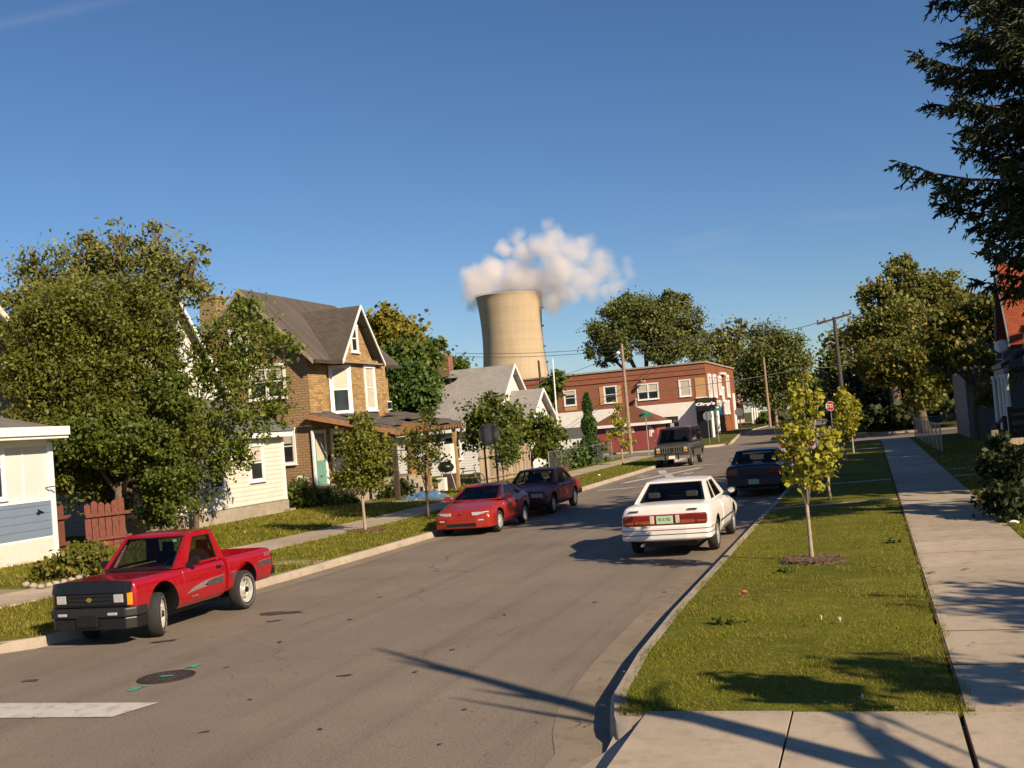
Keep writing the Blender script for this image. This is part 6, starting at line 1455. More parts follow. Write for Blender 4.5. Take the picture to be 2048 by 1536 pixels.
# ---- trees behind the brick building
tree('tree', 'large spreading green tree standing behind the brick building', (at(1300, 840, 128).x, 128, .7),
     [L(1290, 640, 128, 72, 50), L(1220, 660, 126, 52, 48), L(1360, 640, 130, 48, 45), L(1200, 700, 126, 36, 36), L(1330, 690, 128, 56, 45), L(1260, 610, 128, 46, 28), L(1350, 605, 129, 42, 24), L(1390, 690, 130, 34, 38), L(1240, 700, 126, 40, 30)],
     46000, .22, 'leaf_far', 41, .5, clusters=300, spread=.2, shell=.5, elong=1.2, n_sub=4)
tree('tree', 'thin half-bare olive tree with dead limbs behind the right end of the brick building', (at(1450, 840, 135).x, 138, .7),
     [L(1420, 690, 136, 40, 34), L(1470, 680, 138, 38, 42), L(1480, 720, 138, 36, 30), L(1440, 720, 136, 40, 26), L(1480, 655, 138, 20, 18)], 3800, .33, 'leaf_silver', 42, .4, clusters=110, spread=.26, shell=.25, elong=1.2, bare=7, n_sub=5)
tree('tree', 'broad green tree with bare dead branches poking from its top beside the street gap', (at(1550, 840, 128).x, 128, .7),
     [L(1550, 720, 128, 62, 50), L(1530, 690, 129, 36, 36), L(1585, 740, 127, 34, 44), L(1510, 760, 128, 40, 44), L(1560, 780, 127, 48, 42), L(1585, 690, 128, 24, 26)], 28000, .22, 'leaf_far', 43, .45, clusters=170, spread=.28, shell=.4, elong=1.2, bare=9)
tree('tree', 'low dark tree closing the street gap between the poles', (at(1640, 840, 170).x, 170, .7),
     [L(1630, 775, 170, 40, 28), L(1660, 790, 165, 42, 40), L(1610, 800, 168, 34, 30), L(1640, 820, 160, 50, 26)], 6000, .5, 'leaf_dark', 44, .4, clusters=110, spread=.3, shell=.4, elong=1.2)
tree('tree', 'mid green tree behind the leaning utility pole', (at(1705, 840, 140).x, 140, .7),
     [L(1690, 700, 140, 36, 40), L(1715, 690, 140, 36, 36), L(1670, 740, 138, 28, 40), L(1700, 760, 138, 50, 44)], 6000, .45, 'leaf_far', 45, .4, clusters=120, spread=.3, shell=.4, elong=1.2)
# ---- big trees on the right beyond the cross street
tree('tree', 'tall dull yellow-green tree with several pointed tops on the right beyond the side street', (at(1800, 860, 96).x, 96, .6),
     [L(1812, 570, 96, 36, 52), L(1760, 610, 95, 38, 50), L(1870, 610, 97, 48, 55), L(1800, 660, 94, 68, 60), L(1740, 680, 93, 40, 50), L(1880, 690, 96, 56, 60), L(1815, 530, 96, 15, 28), L(1750, 565, 95, 15, 26), L(1900, 590, 97, 34, 44), L(1930, 660, 98, 50, 60)],
     42000, .23, 'leaf_silver', 51, .5, clusters=380, spread=.21, shell=.5, elong=1.2, n_sub=4)
tree('tree', 'mid-height tree with golden lower leaves overhanging the right pavement', (at(1850, 870, 84).x, 84, .2),
     [L(1800, 720, 84, 62, 44), L(1860, 745, 84, 56, 44), L(1750, 740, 83, 42, 36), L(1845, 790, 82, 36, 30), L(1930, 730, 84, 50, 44), L(1870, 690, 85, 60, 36)], 22000, .18, 'leaf_mix', 52, .4, clusters=260, spread=.22, shell=.4, elong=1.2)
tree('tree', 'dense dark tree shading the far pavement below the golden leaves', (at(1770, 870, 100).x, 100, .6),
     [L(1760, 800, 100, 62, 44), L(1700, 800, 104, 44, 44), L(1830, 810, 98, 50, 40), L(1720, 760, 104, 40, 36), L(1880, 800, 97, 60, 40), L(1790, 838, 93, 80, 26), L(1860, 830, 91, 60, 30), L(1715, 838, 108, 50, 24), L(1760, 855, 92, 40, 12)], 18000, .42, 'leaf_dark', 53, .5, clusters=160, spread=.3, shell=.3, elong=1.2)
tree('tree', 'tree with bright sunlit sprays in front of the shaded grey house', (at(1960, 840, 60).x, 61.5, .2),
     [L(1985, 770, 60, 26, 48), L(1955, 715, 60, 40, 26), L(1920, 700, 61, 30, 26), L(1900, 650, 62, 50, 40), L(1965, 640, 62, 50, 50), L(1890, 720, 62, 36, 26)], 6500, .2, 'leaf_mix', 54, .2, clusters=120, spread=.27, shell=.35, elong=1.3)
# ---- spruce at the upper right, its trunk just outside the frame
sp_ = thing('spruce', 'tall dark spruce with drooping sprays reaching in at the upper right', 'conifer', (4.75, 23.2, .15))
rng = np.random.default_rng(77); SPB = Vector((4.75, 23.2, .15)); HT = 18.0
mb = MB(); mb.tube([SPB - Vector((0,0,.3)), SPB + Vector((0,0,6)), SPB + Vector((0,0,12)), SPB + Vector((0,0,HT))], [.3, .24, .15, .02], 10)
Q = []
def needle_finger(p, d, ln, w):
    d = d.normalized(); u = d.cross(Vector((0,0,1)))
    if u.length < .1: u = Vector((1,0,0))
    u.normalize(); v = d.cross(u)
    for s_ in (u, v):
        Q.append([p - s_*w*.35, p - s_*w*.5 + d*ln*.5, p + d*ln, p + s_*w*.5 + d*ln*.5])
z = 4.3; 
while z < HT - .3:
    LB = 3.25*(1 - (z/HT)**3.6)*(.75 + .35*rng.random()) + .3
    if z < 5.6: LB *= .8
    nb = 6
    for k in range(nb):
        a = 2*PI*k/nb + rng.random()*1.2; lb = LB*(.7 + .42*rng.random())
        dr = Vector((math.cos(a), math.sin(a), 0)); pts = []; rr_ = rng.random()
        for i in range(7):
            s_ = i/6; pts.append(SPB + Vector((0,0,z)) + dr*lb*s_ + Vector((0, 0, lb*((-.42 + .3*rr_)*s_ + .22*s_*s_) + .12*lb*(s_**3)))) 
        mb.tube(pts, [.045*(1-i/7.5)*(lb/4+.3) for i in range(7)], 5)
        ns = int(lb*12)
        for i in range(ns):
            s_ = .12 + .88*(i+rng.random())/ns; f = s_*6; i0 = min(5, int(f)); p = pts[i0].lerp(pts[i0+1], f-i0)
            side = 1 if i % 2 else -1
            tw = Vector((-dr.y, dr.x, 0))*side*(.6+.4*rng.random()) + dr*(.5+.4*rng.random()) + Vector((0,0,.1-.95*rng.random()))
            tl_ = (.28 + .55*rng.random())*(1.15 - .6*s_)
            q0 = p; q1 = p + tw.normalized()*tl_
            nf = 9 + int(tl_*20)
            for j in range(nf):
                b = q0.lerp(q1, (j+.3)/nf); fd = tw.normalized()*.8 + Vector(rng.normal(size=3))*.55 + Vector((0,0,-.25))
                needle_finger(b, fd, .08 + .13*rng.random(), .036)
            needle_finger(q0, tw, tl_, .06)
        for j in range(5): needle_finger(pts[5].lerp(pts[6], j/4), dr + Vector(rng.normal(size=3))*.45, .22, .06)
    z += .2 + .07*rng.random()
mb.build('trunk', M['bark'], sp_); npmesh('crown', np.array([[tuple(p) for p in q] for q in Q], dtype=float).reshape(-1, 3), 4, M['needle'], sp_)
# more of the same shade beyond the right edge of the frame
tree('tree', 'broad dark tree standing just outside the right edge, beside the red-roofed house', (9.4, 30.5, .2), [((9.2, 30.0, 4.6), 2.6, 2.8, 2.4), ((10.1, 31.5, 7.4), 2.6, 3.0, 2.4), ((9.0, 33.0, 5.8), 2.2, 2.8, 2.4), ((9.6, 29.0, 7.0), 2.2, 2.4, 2.2), ((9.8, 26.4, 8.2), 2.2, 2.2, 2.4), ((10.6, 19.6, 4.4), 1.7, 1.7, 1.7)], 22000, .3, 'leaf_dark', 61, .3, clusters=90, spread=.32, shell=.4)
tree('tree', 'large dark tree outside the frame behind the ramp and the red-roofed house', (12.5, 36, .2), [((11.2, 36.5, 5.5), 3.2, 3.4, 3.2), ((13, 34.5, 8.5), 3.0, 3.0, 2.6), ((11.8, 33, 6), 2.6, 2.6, 2.6), ((13.5, 38.5, 7), 2.8, 2.8, 2.8)], 30000, .34, 'leaf_dark', 63, .3, clusters=110, spread=.32, shell=.35)
tree('tree', 'broad dark tree outside the frame beyond the chain-link side yard', (17, 51, .2), [((16, 51.5, 6), 3.6, 3.8, 3.6), ((18, 49, 9), 3.4, 3.6, 3), ((15.2, 56, 7), 3.4, 3.8, 3.4), ((17.5, 60, 8.5), 3.6, 4, 3.4)], 15000, .4, 'leaf_dark', 64, .3, clusters=120, spread=.32, shell=.35)
tree('tree', 'thin tree outside the right edge whose branches shade the near pavement', (9.6, 8.6, .2), [((8.9, 8.9, 4.4), .8, .9, .6), ((10.0, 8.2, 5.4), 1.0, .9, .7), ((9.2, 9.8, 5.2), .6, .6, .5), ((8.0, 5.9, 5.0), .7, .7, .5), ((8.8, 5.4, 5.6), .6, .6, .5), ((8.6, 6.6, 4.6), .5, .5, .5)], 2300, .12, 'leaf_olive', 62, .1, clusters=40, spread=.35, shell=.2, n_sub=6)
# ---- young street trees
def young(label, base, lobes, n, size, leaf, seed, r0=.045, grp='young street trees on the verges', clusters=60, spread=.26, bark='bark_pale', elong=1.1):
    return tree('street_tree', label, tuple(base), lobes, n, size, leaf, seed, r0, bark, clusters, spread, .2, .42, 'tree', grp, elong, .3, 5)
b = gp(1624, 1120, .155); Yb = b.y
young('young yellow-green tree with pale trunk on the right verge, nearest the camera', b,
      [L(1600, 795, Yb, 30, 50), L(1590, 870, Yb, 42, 40), L(1612, 850, Yb, 30, 55), L(1630, 935, Yb, 45, 45), L(1645, 900, Yb, 30, 35), L(1600, 940, Yb, 40, 40), L(1655, 865, Yb, 26, 22), L(1610, 760, Yb, 12, 22), L(1580, 905, Yb, 26, 20), L(1638, 800, Yb, 14, 20), L(1618, 980, Yb, 22, 14), L(1570, 845, Yb, 18, 12)], 1700, .08, 'leaf_ginkgo', 71, .034, clusters=130, spread=.25)
b2 = gp(1692, 922, .155)
young('second young yellow-green tree on the right verge, its crown narrower and farther up the street', b2, [L(1690, 835, b2.y, 22, 42), L(1685, 800, b2.y, 16, 30), L(1700, 850, b2.y, 18, 26), L(1680, 870, b2.y, 16, 18)], 1500, .11, 'leaf_ginkgo', 72, .05, clusters=60)
b3 = gp(1661, 1000, .155)
young('small yellow-green tree half hidden behind the nearest young tree on the right verge', b3, [L(1655, 915, b3.y, 20, 40), L(1665, 880, b3.y, 14, 26), L(1648, 930, b3.y, 16, 20)], 520, .085, 'leaf_ginkgo', 73, .04, clusters=50)
b4 = gp(1704, 916, .155)
young('thin young tree farthest up the right verge near the red stop signs', (b4.x, b4.y+5, .155), [L(1703, 815, b4.y+5, 15, 26), L(1706, 835, b4.y+5, 12, 18)], 420, .14, 'leaf_ginkgo', 74, .05, clusters=40)
b = gp(731, 1062, .19)
young('young green and orange tree on the left verge in front of the tan brick house', b,
      [L(725, 850, b.y, 26, 34), L(720, 900, b.y, 46, 44), L(750, 900, b.y, 36, 40), L(715, 955, b.y, 52, 36), L(740, 950, b.y, 40, 36), L(712, 838, b.y, 14, 18), L(690, 960, b.y, 26, 24), L(768, 930, b.y, 18, 24)], 5600, .075, 'leaf_street', 75, .045, clusters=170, spread=.26)
b = gp(857, 1036, .19)
young('sparse half-bare orange tree on the left verge beside the porch posts', b,
      [L(830, 880, b.y, 36, 34), L(860, 870, b.y, 30, 34), L(845, 920, b.y, 40, 36), L(820, 910, b.y, 26, 26), L(880, 910, b.y, 22, 30), L(850, 835, b.y, 24, 20)], 1900, .075, 'leaf_street', 76, .038, clusters=110, spread=.24, bark='bark')
b = gp(1246, 930, .16)
young('small young green tree on the left verge near the parked van', b, [L(1240, 845, b.y, 18, 36), L(1225, 870, b.y, 18, 14), L(1255, 885, b.y, 18, 12), L(1236, 815, b.y, 10, 20)], 700, .13, 'leaf_ginkgo', 77, .05, clusters=60)
b = gp(1010, 985, .2)
young('thin light green sapling between the round sign and the board fence', (b.x, b.y, .2), [L(1010, 880, b.y, 34, 30), L(1000, 915, b.y, 28, 20), L(1025, 905, b.y, 22, 20), L(990, 870, b.y, 20, 22)], 1100, .1, 'leaf_green', 78, .035, clusters=70, bark='bark')
# ---- bushes
p = gp(150, 1150, .3)
shrub('shrub', 'low bed of green and yellow plants beside the white bungalow', (p.x, p.y, .3), [L(150, 1125, p.y, 46, 24), L(100, 1140, p.y-.2, 34, 20), L(190, 1115, p.y+.2, 34, 24), L(70, 1155, p.y-.4, 26, 10)], 3600, .07, 'leaf_mix', 81, clusters=110)
p = gp(620, 1010, .33)
shrub('shrub', 'weedy green bushes at the foot of the tan brick house by the small white sign', (at(640, 1000, 38.4).x, 38.3, .33), [L(600, 985, 38, 34, 24), L(640, 1000, 38.2, 40, 18), L(590, 1000, 37.8, 22, 20), L(690, 1000, 38.5, 36, 12)], 3800, .09, 'leaf_green', 82, clusters=110)
p = at(805, 985, 42)
shrub('shrub', 'dark spiky shrub in the porch shade beside the concrete steps', (p.x, 42, .3), [L(800, 985, 41.5, 26, 20), L(785, 1000, 41, 30, 12)], 1500, .14, 'leaf_dark', 83, clusters=50, elong=3.5)
p = gp(2010, 1010, .17)
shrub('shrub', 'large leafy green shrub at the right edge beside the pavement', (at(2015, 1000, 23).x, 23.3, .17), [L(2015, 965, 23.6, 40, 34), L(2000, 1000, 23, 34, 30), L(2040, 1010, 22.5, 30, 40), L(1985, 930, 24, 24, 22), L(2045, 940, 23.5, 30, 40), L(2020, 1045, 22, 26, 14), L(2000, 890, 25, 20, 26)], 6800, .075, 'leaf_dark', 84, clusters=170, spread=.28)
p = at(1545, 860, 118)
shrub('shrub', 'low green bushes by the pink house far down the street', (at(1530, 850, 140).x, 140, .75), [L(1530, 842, 140, 22, 12), L(1550, 845, 140, 16, 10)], 900, .4, 'leaf_green', 85, clusters=40)

lt = tree('tree', 'bare leaning tree outside the right edge whose limb shades the near road', (4.8, 3.55, .15), [((4.35, 6.7, 3.6), .55, .5, .3), ((5.0, 6.3, 3.9), .5, .45, .3), ((5.6, 6.0, 4.2), .4, .4, .3)], 900, .1, 'leaf_olive', 66, .06, clusters=26, spread=.3, shell=.2, n_sub=3)
mb = MB(); b0 = Vector((4.8, 3.55, .1)); mb.tube([b0 + Vector((.2*h, .2*h, h)) for h in (0, 1.5, 3, 5, 6.8, 8.0)], [.2, .17, .15, .12, .08, .03], 9)
for h, d in ((3.2, (-.3, 1.6, .5)), (3.6, (.5, 1.4, .6)), (4.6, (-.8, .3, 1.2)), (5.6, (.5, -.4, 1.1)), (6.4, (-.5, .5, .8)), (5.0, (.9, .4, .7))):
    q = b0 + Vector((.2*h, .2*h, h)); e = q + Vector(d); mb.tube([q, q.lerp(e, .5) + Vector((0, 0, .08)), e], [.06, .04, .012], 6)
mb.build('limb', M['bark'], lt, smooth=True)

for u, v, lab in ((1566, 1146, 'small green weed clump at the left edge of the nearest mulch ring'), (1782, 1086, 'flat green weed patch on the right verge close to the pavement'), (1455, 1248, 'small green weed tuft on the right verge below the pink wrapper')):
    p = gp(u, v, .155); shrub('weed', lab, (p.x, p.y, .15), [((p.x, p.y, .19), .13, .1, .05), ((p.x+.12, p.y+.05, .18), .1, .08, .04)], 240, .035, 'leaf_fresh', int(u), cat='weed', clusters=14, stems=4)
# ================================================================== STREET FURNITURE AND SMALL THINGS
def post_sign_back(): pass
# round warning sign seen from behind, on two posts
p = at(978, 868, 35.8); rs = thing('road_sign', 'round grey sign seen from behind on two leaning posts behind the maroon sedan', 'road sign', (p.x, 35.8, .16))
mb = MB(); mb.lathe([(-.006, 0), (-.006, .38), (.006, .38), (.006, 0)], (p.x, 35.8, p.z), 'y', 32); mb.build('sign_plate', M['sign_back'], rs)
for dx in (-.2, .2):
    mb = MB(); mb.box(p.x+dx-.03, p.x+dx+.03, 35.75, 35.79, .1, p.z+.28); mb.build('post', M['pole_dark'], rs)
# stop signs
def octa(c, r, n, th=.006, rot=PI/8):
    n = Vector(n).normalized(); h = Vector((-n.y, n.x, 0)); up = Vector((0,0,1)); mb = MB()
    mb.prism([Vector(c) + h*(r*math.cos(rot+k*PI/4)) + up*(r*math.sin(rot+k*PI/4)) - n*th for k in range(8)], n*(2*th)); return mb
M['stop_red'] = m_plain('stop_sign_red', (.5,.02,.025), .45, var=.08)
M['street_green'] = m_plain('street_sign_green', (.02,.2,.13), .5, var=.1)
def stop_sign(label, u, v, Y, zb, facing, r=.4):
    p = at(u, v, Y); s = thing('stop_sign', label, 'stop sign', (p.x, Y, zb), 0, 'stop signs at the crossing')
    mb = MB(); mb.box(p.x-.03, p.x+.03, Y-.02, Y+.02, zb-.05, p.z+.35); mb.build('post', M['grey_metal'], s)
    n = (0, facing, 0); mb = octa((p.x, Y+facing*.035, p.z), r, n)
    pl = mb.build('sign_plate', M['sign_back'] if facing > 0 else M['stop_red'], s)
    if facing > 0:
        octa((p.x, Y+.048, p.z), r*.99, n, .002).build('sign_face', M['stop_red'], pl)
        pl.data.materials.clear(); pl.data.materials.append(M['grey_metal'])
    else:
        mb = MB()
        for k in range(8):
            a0, a1 = PI/8 + k*PI/4, PI/8 + (k+1)*PI/4; P = lambda a, q: (p.x + q*math.cos(a), Y-.0435, p.z + q*math.sin(a))
            mb.q(P(a0, r*.92), P(a1, r*.92), P(a1, r*.99), P(a0, r*.99))
        mb.build('border', M['trim'], pl)
        text_obj('lettering', 'STOP', .34, M['trim'], pl, Matrix.Translation(-root_off(pl)) @ frame_M((p.x, Y-.045, p.z), (1,0,0), (0,0,1)) @ Matrix.Diagonal((.85,1,1,1)), .002, bold=.008)
    return s
stop_sign('grey back of a stop sign on the grass corner beyond the parked van', 1415, 832, 91.5, .2, 1)
stop_sign('grey back of a distant stop sign in front of the far green tree', 1567, 814, 128, .75, 1, .42)
stop_sign('red stop sign half hidden by leaves, left of the other red one', 1661, 812, 83, .2, -1, .36)
stop_sign('red stop sign beside the narrow young tree crown, nearer the right pavement', 1702, 799, 84.5, .2, -1, .36)
p = at(1479, 824, 112); s = thing('road_sign', 'dark tilted round sign on a thin post on the far grass beside the brick building', 'road sign', (p.x, 112, .85))
mb = MB(); mb.tube([(p.x, 112, .7), (p.x-.05, 112, p.z)], .06, 6); mb.build('post', M['pole_dark'], s); mb = MB(); mb.lathe([(-.01, 0), (-.01, .42), (.01, .42), (.01, 0)], (p.x-.05, 111.9, p.z), 'y', 18); mb.build('sign_plate', M['sign_back'], s)
# street name signs
for (u, v, Y, zb, lab, txt) in ((1291, 830, 70.6, .16, 'green street name sign on a grey pole in front of the dark red garage', 'E 10th'), (1432, 819, 93.5, .25, 'green street name sign on a grey pole in front of the black awning', 'Wabash')):
    p = at(u, v, Y); s = thing('street_name_sign', lab, 'street sign', (p.x, Y, zb), 0, 'street name signs')
    mb = MB(); mb.tube([(p.x, Y, zb-.1), (p.x, Y, p.z+.1)], .032, 8); mb.build('post', M['grey_metal'], s)
    mb = MB(); mb.box(p.x-.42, p.x+.42, Y-.045, Y-.033, p.z-.11, p.z+.1); pl = mb.build('name_plate', M['street_green'], s)
    mb = MB(); mb.box(p.x-.008, p.x+.008, Y-.4, Y+.4, p.z+.1, p.z+.3); mb.build('name_plate', M['street_green'], s)
# utility poles
def upole(label, base, top, r, mat, arms=(), lamp=None, kid=None):
    b, t = Vector(base), Vector(top); o = thing('utility_pole', label, 'utility pole', base)
    mb = MB(); mb.tube([b - Vector((0,0,.3)), b.lerp(t, .5), t], [r*1.15, r, r*.75], 10); mb.build('pole', M[mat], o)
    for (f, half, tilt, ydir) in arms:
        c = b.lerp(t, f); d = Vector((1, ydir, tilt)).normalized()
        mb = MB(); mb.bar(c - d*half, c + d*half, .11, .13); 
        ar = mb.build('crossarm', M['pole_dark'], o); mb = MB(); mb.bar(c - Vector((0,0,.7)), c + d*half*.55, .04, .05); mb.bar(c - Vector((0,0,.7)), c - d*half*.55, .04, .05); mb.build('brace', M['grey_metal'], ar)
        for q in (-.95, -.55, .55, .95):
            k = c + d*half*q; mb = MB(); mb.lathe([(0, .05), (.06, .07), (.1, .05), (.16, .08), (.22, .03), (.22, 0)], k + Vector((0,0,.06)), 'z', 8); mb.build('insulator', M['sign_back'], ar)
    if lamp:
        a, e, mat2 = lamp; a = b.lerp(t, a); e = Vector(e); m = a.lerp(e, .5) + Vector((0, 0, .22))
        mb = MB(); mb.tube([a, m, e], .035, 6); la = mb.build('lamp_arm', M['grey_metal'], o)
        mb = MB(); mb.lathe([(-.1, .0), (-.1, .14), (.0, .2), (.1, .12), (.15, 0)], e, 'z', 10); mb.build('lamp_head', M[mat2], la)
    return o
pb = gp(1262, 905, .1); pb = at(1262, 905, 87); ptop = at(1243, 688, 86.8)
upole('weathered utility pole with a small lamp in front of the brick building', (pb.x, 87, .1), ptop, .14, 'pole', lamp=(.93, at(1236, 706, 86.6), 'trim'))
qt = at(1668, 634, 76); qb = at(1692, 860, 76)
upole('leaning dark utility pole with wide crossarm and street lamp on the right beyond the verge', (qb.x, 76, .1), qt, .15, 'pole_dark', arms=((.985, 1.15, .22, .1),), lamp=(.78, at(1648, 690, 75.5), 'black'))
p0 = at(893, 800, 92); p1 = at(888, 673, 92)
upole('utility pole with two short crossarms behind the red chimney', (p0.x, 92, .3), p1, .17, 'pole', arms=((.82, 1.0, .06, .5), (.66, 1.0, .06, .5)))
p0 = at(1712, 830, 108); p1 = at(1703, 690, 108)
upole('thin far utility pole among the dark trees on the right', (p0.x, 108, .7), p1, .13, 'pole', arms=((.98, .9, .05, .2),))
p0 = at(1540, 846, 120); p1 = at(1527, 715, 120)
upole('tall thin utility pole in front of the broad tree with dead branches', (p0.x, 120, .75), p1, .13, 'pole')
p0 = at(1553, 840, 126); p1 = at(1545, 765, 126)
upole('short weathered pole next to the tall thin pole', (p0.x, 126, .75), p1, .16, 'pole')
p0 = at(1085, 800, 88); p1 = at(1077, 721, 88)
upole('dark bare pole in front of the cooling tower base', (p0.x, 88, .4), p1, .12, 'pole_dark')
p0 = at(1650, 745, 260); p1 = at(1645, 700, 260)
fl = thing('floodlight_mast', 'pale far floodlight mast in the sky gap of the street', 'mast', (p0.x, 260, .7)); mb = MB(); mb.tube([(p0.x, 260, .5), (p1.x, 260, p1.z)], [.2, .14], 6); mb.build('mast', M['grey_metal'], fl); mb = MB(); mb.box(p1.x-.7, p1.x+.7, 259.8, 260.2, p1.z-.5, p1.z+.2); mb.build('lamp_bank', M['grey_metal'], fl)
p0 = at(1113, 833, 66); p1 = at(1105, 719, 66)
fp = thing('flagpole', 'thin white flagpole beside the white house gable', 'flagpole', (p0.x, 66, .2)); mb = MB(); mb.tube([(p0.x, 66, .1), (p1.x, 66, p1.z)], [.06, .04], 8); mb.build('pole', M['trim'], fp); mb = MB(); mb.lathe([(-.07, 0), (0, .07), (.07, 0)], p1, 'z', 8); mb.build('finial', M['trim'], fp)
# wires
def wire(label, pts, r=.014, sag=.3, mat='wire'):
    mb = MB(); out = []
    for a, b in zip(pts[:-1], pts[1:]):
        a, b = Vector(a), Vector(b); n = 14
        for i in range(n + (b == Vector(pts[-1]))): s = i/n; out.append(a.lerp(b, s) - Vector((0, 0, sag*4*s*(1-s))))
    mb.tube(out, r, 4); return tag(mb.build('overhead_wire', M[mat]), label, 'wire', 'overhead wires')
wire('upper overhead wire from the chimney-side pole to the weathered pole and onwards', [at(911, 706, 92), at(1244, 693, 87), at(1560, 640, 110)], .02, .25)
wire('lower overhead wire just below the upper one, crossing the cooling tower', [at(913, 713, 92), at(1244, 700, 87), at(1560, 655, 110)], .02, .25)
wire('long service wire crossing the brick facade and rising to the trees', [at(1151, 798, 80), at(1385, 772, 78), at(1620, 734, 76), at(1690, 730, 76)], .022, .1, 'wire_pale')
wire('thin service wire running from the dark bare pole down behind the white house', [at(1030, 765, 87), at(1080, 762, 88), at(1244, 700, 87)], .016, .3)
wire('overhead wire entering at right from the leaning pole crossarm', [at(1652, 640, 76), at(1500, 660, 110), at(1400, 672, 130)], .02, .4)
wire('short wires from the leaning pole into the right-hand trees', [at(1685, 628, 76), at(1760, 632, 60)], .018, .2)
# fences
M['chain'] = None
def m_chain():
    t = NT('chain_link'); v = m_wallcoord(t); mp = t.n('ShaderNodeMapping'); mp.inputs['Rotation'].default_value = (0, 0, PI/4); t.l(v, mp.inputs[0])
    sx = t.n('ShaderNodeSeparateXYZ'); t.l(mp.outputs[0], sx.inputs[0]); m = None
    for o in (0, 1):
        f = t.math('FRACT', t.math('MULTIPLY', sx.outputs[o], 14)); g = t.math('LESS_THAN', f, .11); m = g if m is None else t.math('MAXIMUM', m, g)
    b = t.n('ShaderNodeBsdfPrincipled'); b.inputs['Base Color'].default_value = (.2,.2,.2,1); b.inputs['Metallic'].default_value = .4; b.inputs['Roughness'].default_value = .5
    tr = t.n('ShaderNodeBsdfTransparent'); mx = t.n('ShaderNodeMixShader'); t.l(m, mx.inputs[0]); t.l(tr.outputs[0], mx.inputs[1]); t.l(b.outputs[0], mx.inputs[2]); t.l(mx.outputs[0], t.out.inputs['Surface']); return t.m
M['chain'] = m_chain()
def chain_fence(label, pts, h, z0, gap=2.4):
    f = thing('chain_link_fence', label, 'fence', (pts[0][0], pts[0][1], z0))
    for (a, b) in zip(pts[:-1], pts[1:]):
        a, b = Vector((*a, z0)), Vector((*b, z0)); n = max(1, round((b-a).length/gap))
        for k in range(n+1):
            q = a.lerp(b, k/n); mb = MB(); mb.tube([q, q + Vector((0,0,h+.04))], .028, 7); mb.build('post', M['grey_metal'], f)
        mb = MB(); mb.tube([a + Vector((0,0,h)), b + Vector((0,0,h))], .02, 6); mb.build('top_rail', M['grey_metal'], f)
        d = (b-a).normalized(); nn = Vector((-d.y, d.x, 0))*.004; mb = MB(); mb.hexa([a-nn+Vector((0,0,.04)), b-nn+Vector((0,0,.04)), b+nn+Vector((0,0,.04)), a+nn+Vector((0,0,.04)), a-nn+Vector((0,0,h)), b-nn+Vector((0,0,h)), b+nn+Vector((0,0,h)), a+nn+Vector((0,0,h))]); mb.build('mesh_panel', M['chain'], f)
    return f
chain_fence('low chain-link fence with ivy along the left pavement before the garage', [(-16.2, 55.5), (-16.0, 69.5)], 1.15, .2)
chain_fence('chain-link fence along the right pavement turning back across the shaded side yard', [(2.75, 50), (2.5, 72), (12, 71.5)], 1.2, .15, 2.75)
def board_fence(label, name, a, b, h, z0, mat, w=.14, gap=.012, jit=.03, miss=()):
    f = thing(name, label, 'fence', (a[0], a[1], z0)); A, B = Vector((*a, z0)), Vector((*b, z0)); d = (B-A).normalized(); n = Vector((-d.y, d.x, 0)); L_ = (B-A).length; k = int(L_/(w+gap))
    for r in (.3, h-.35):
        mb = MB(); mb.bar(A + Vector((0,0,r)) - n*.05, B + Vector((0,0,r)) - n*.05, .05, .09); mb.build('rail', M[mat], f)
    mb = MB()
    for i in range(k):
        if i in miss: continue
        q = A + d*(i*(w+gap)); hh = h + random.uniform(-jit, jit); e = q + d*w; t_ = n*.02; m = (q+e)/2
        mb.prism([q, e, e + Vector((0,0,hh-.06)), m + Vector((0,0,hh)), q + Vector((0,0,hh-.06))], t_)
    mb.build('boards', M[mat], f); return f
board_fence('weathered grey board fence between the brick house yard and the white house', 'board_fence', (-17.4, 48.2), (-17.2, 55.6), 1.65, .2, 'wood_grey', .15, .01, .05)
M['red_fence'] = m_plain('peeling_red_fence_paint', (.15,.046,.031), .88, var=.4, scale=14, bump=.4)
fa = at(113, 1095, 24.4)
board_fence('short red picket fence, one piece beside the white bungalow', 'picket_fence', (at(110, 1095, 23.9).x, 23.9), (at(136, 1090, 24.5).x, 24.5), 1.35, .3, 'red_fence', .16, .01, .05)
board_fence('red picket fence section with broken boards beneath the dark tree', 'picket_fence', (at(172, 1075, 24.9).x, 24.9), (at(262, 1070, 26.0).x, 26.0), 1.3, .3, 'red_fence', .17, .02, .09, (6,))
# wooden gate post and rail at the right edge
gpst = thing('fence_post', 'weathered wooden fence post among the shrubs at the right edge', 'fence', (at(1996, 930, 25.5).x, 25.5, .15)); q = Vector(gpst.location)
mb = MB(); mb.box(q.x-.07, q.x+.07, q.y-.07, q.y+.07, .1, 1.75); mb.build('post', M['wood_grey'], gpst); mb = MB(); mb.box(q.x+.07, q.x+2.2, q.y-.02, q.y+.02, .9, 1.05); mb.box(q.x+.07, q.x+2.2, q.y-.02, q.y+.02, .35, .5); mb.box(q.x+.07, q.x+2.2, q.y-.02, q.y+.02, 1.4, 1.55); mb.build('rails', M['wood_grey'], gpst)
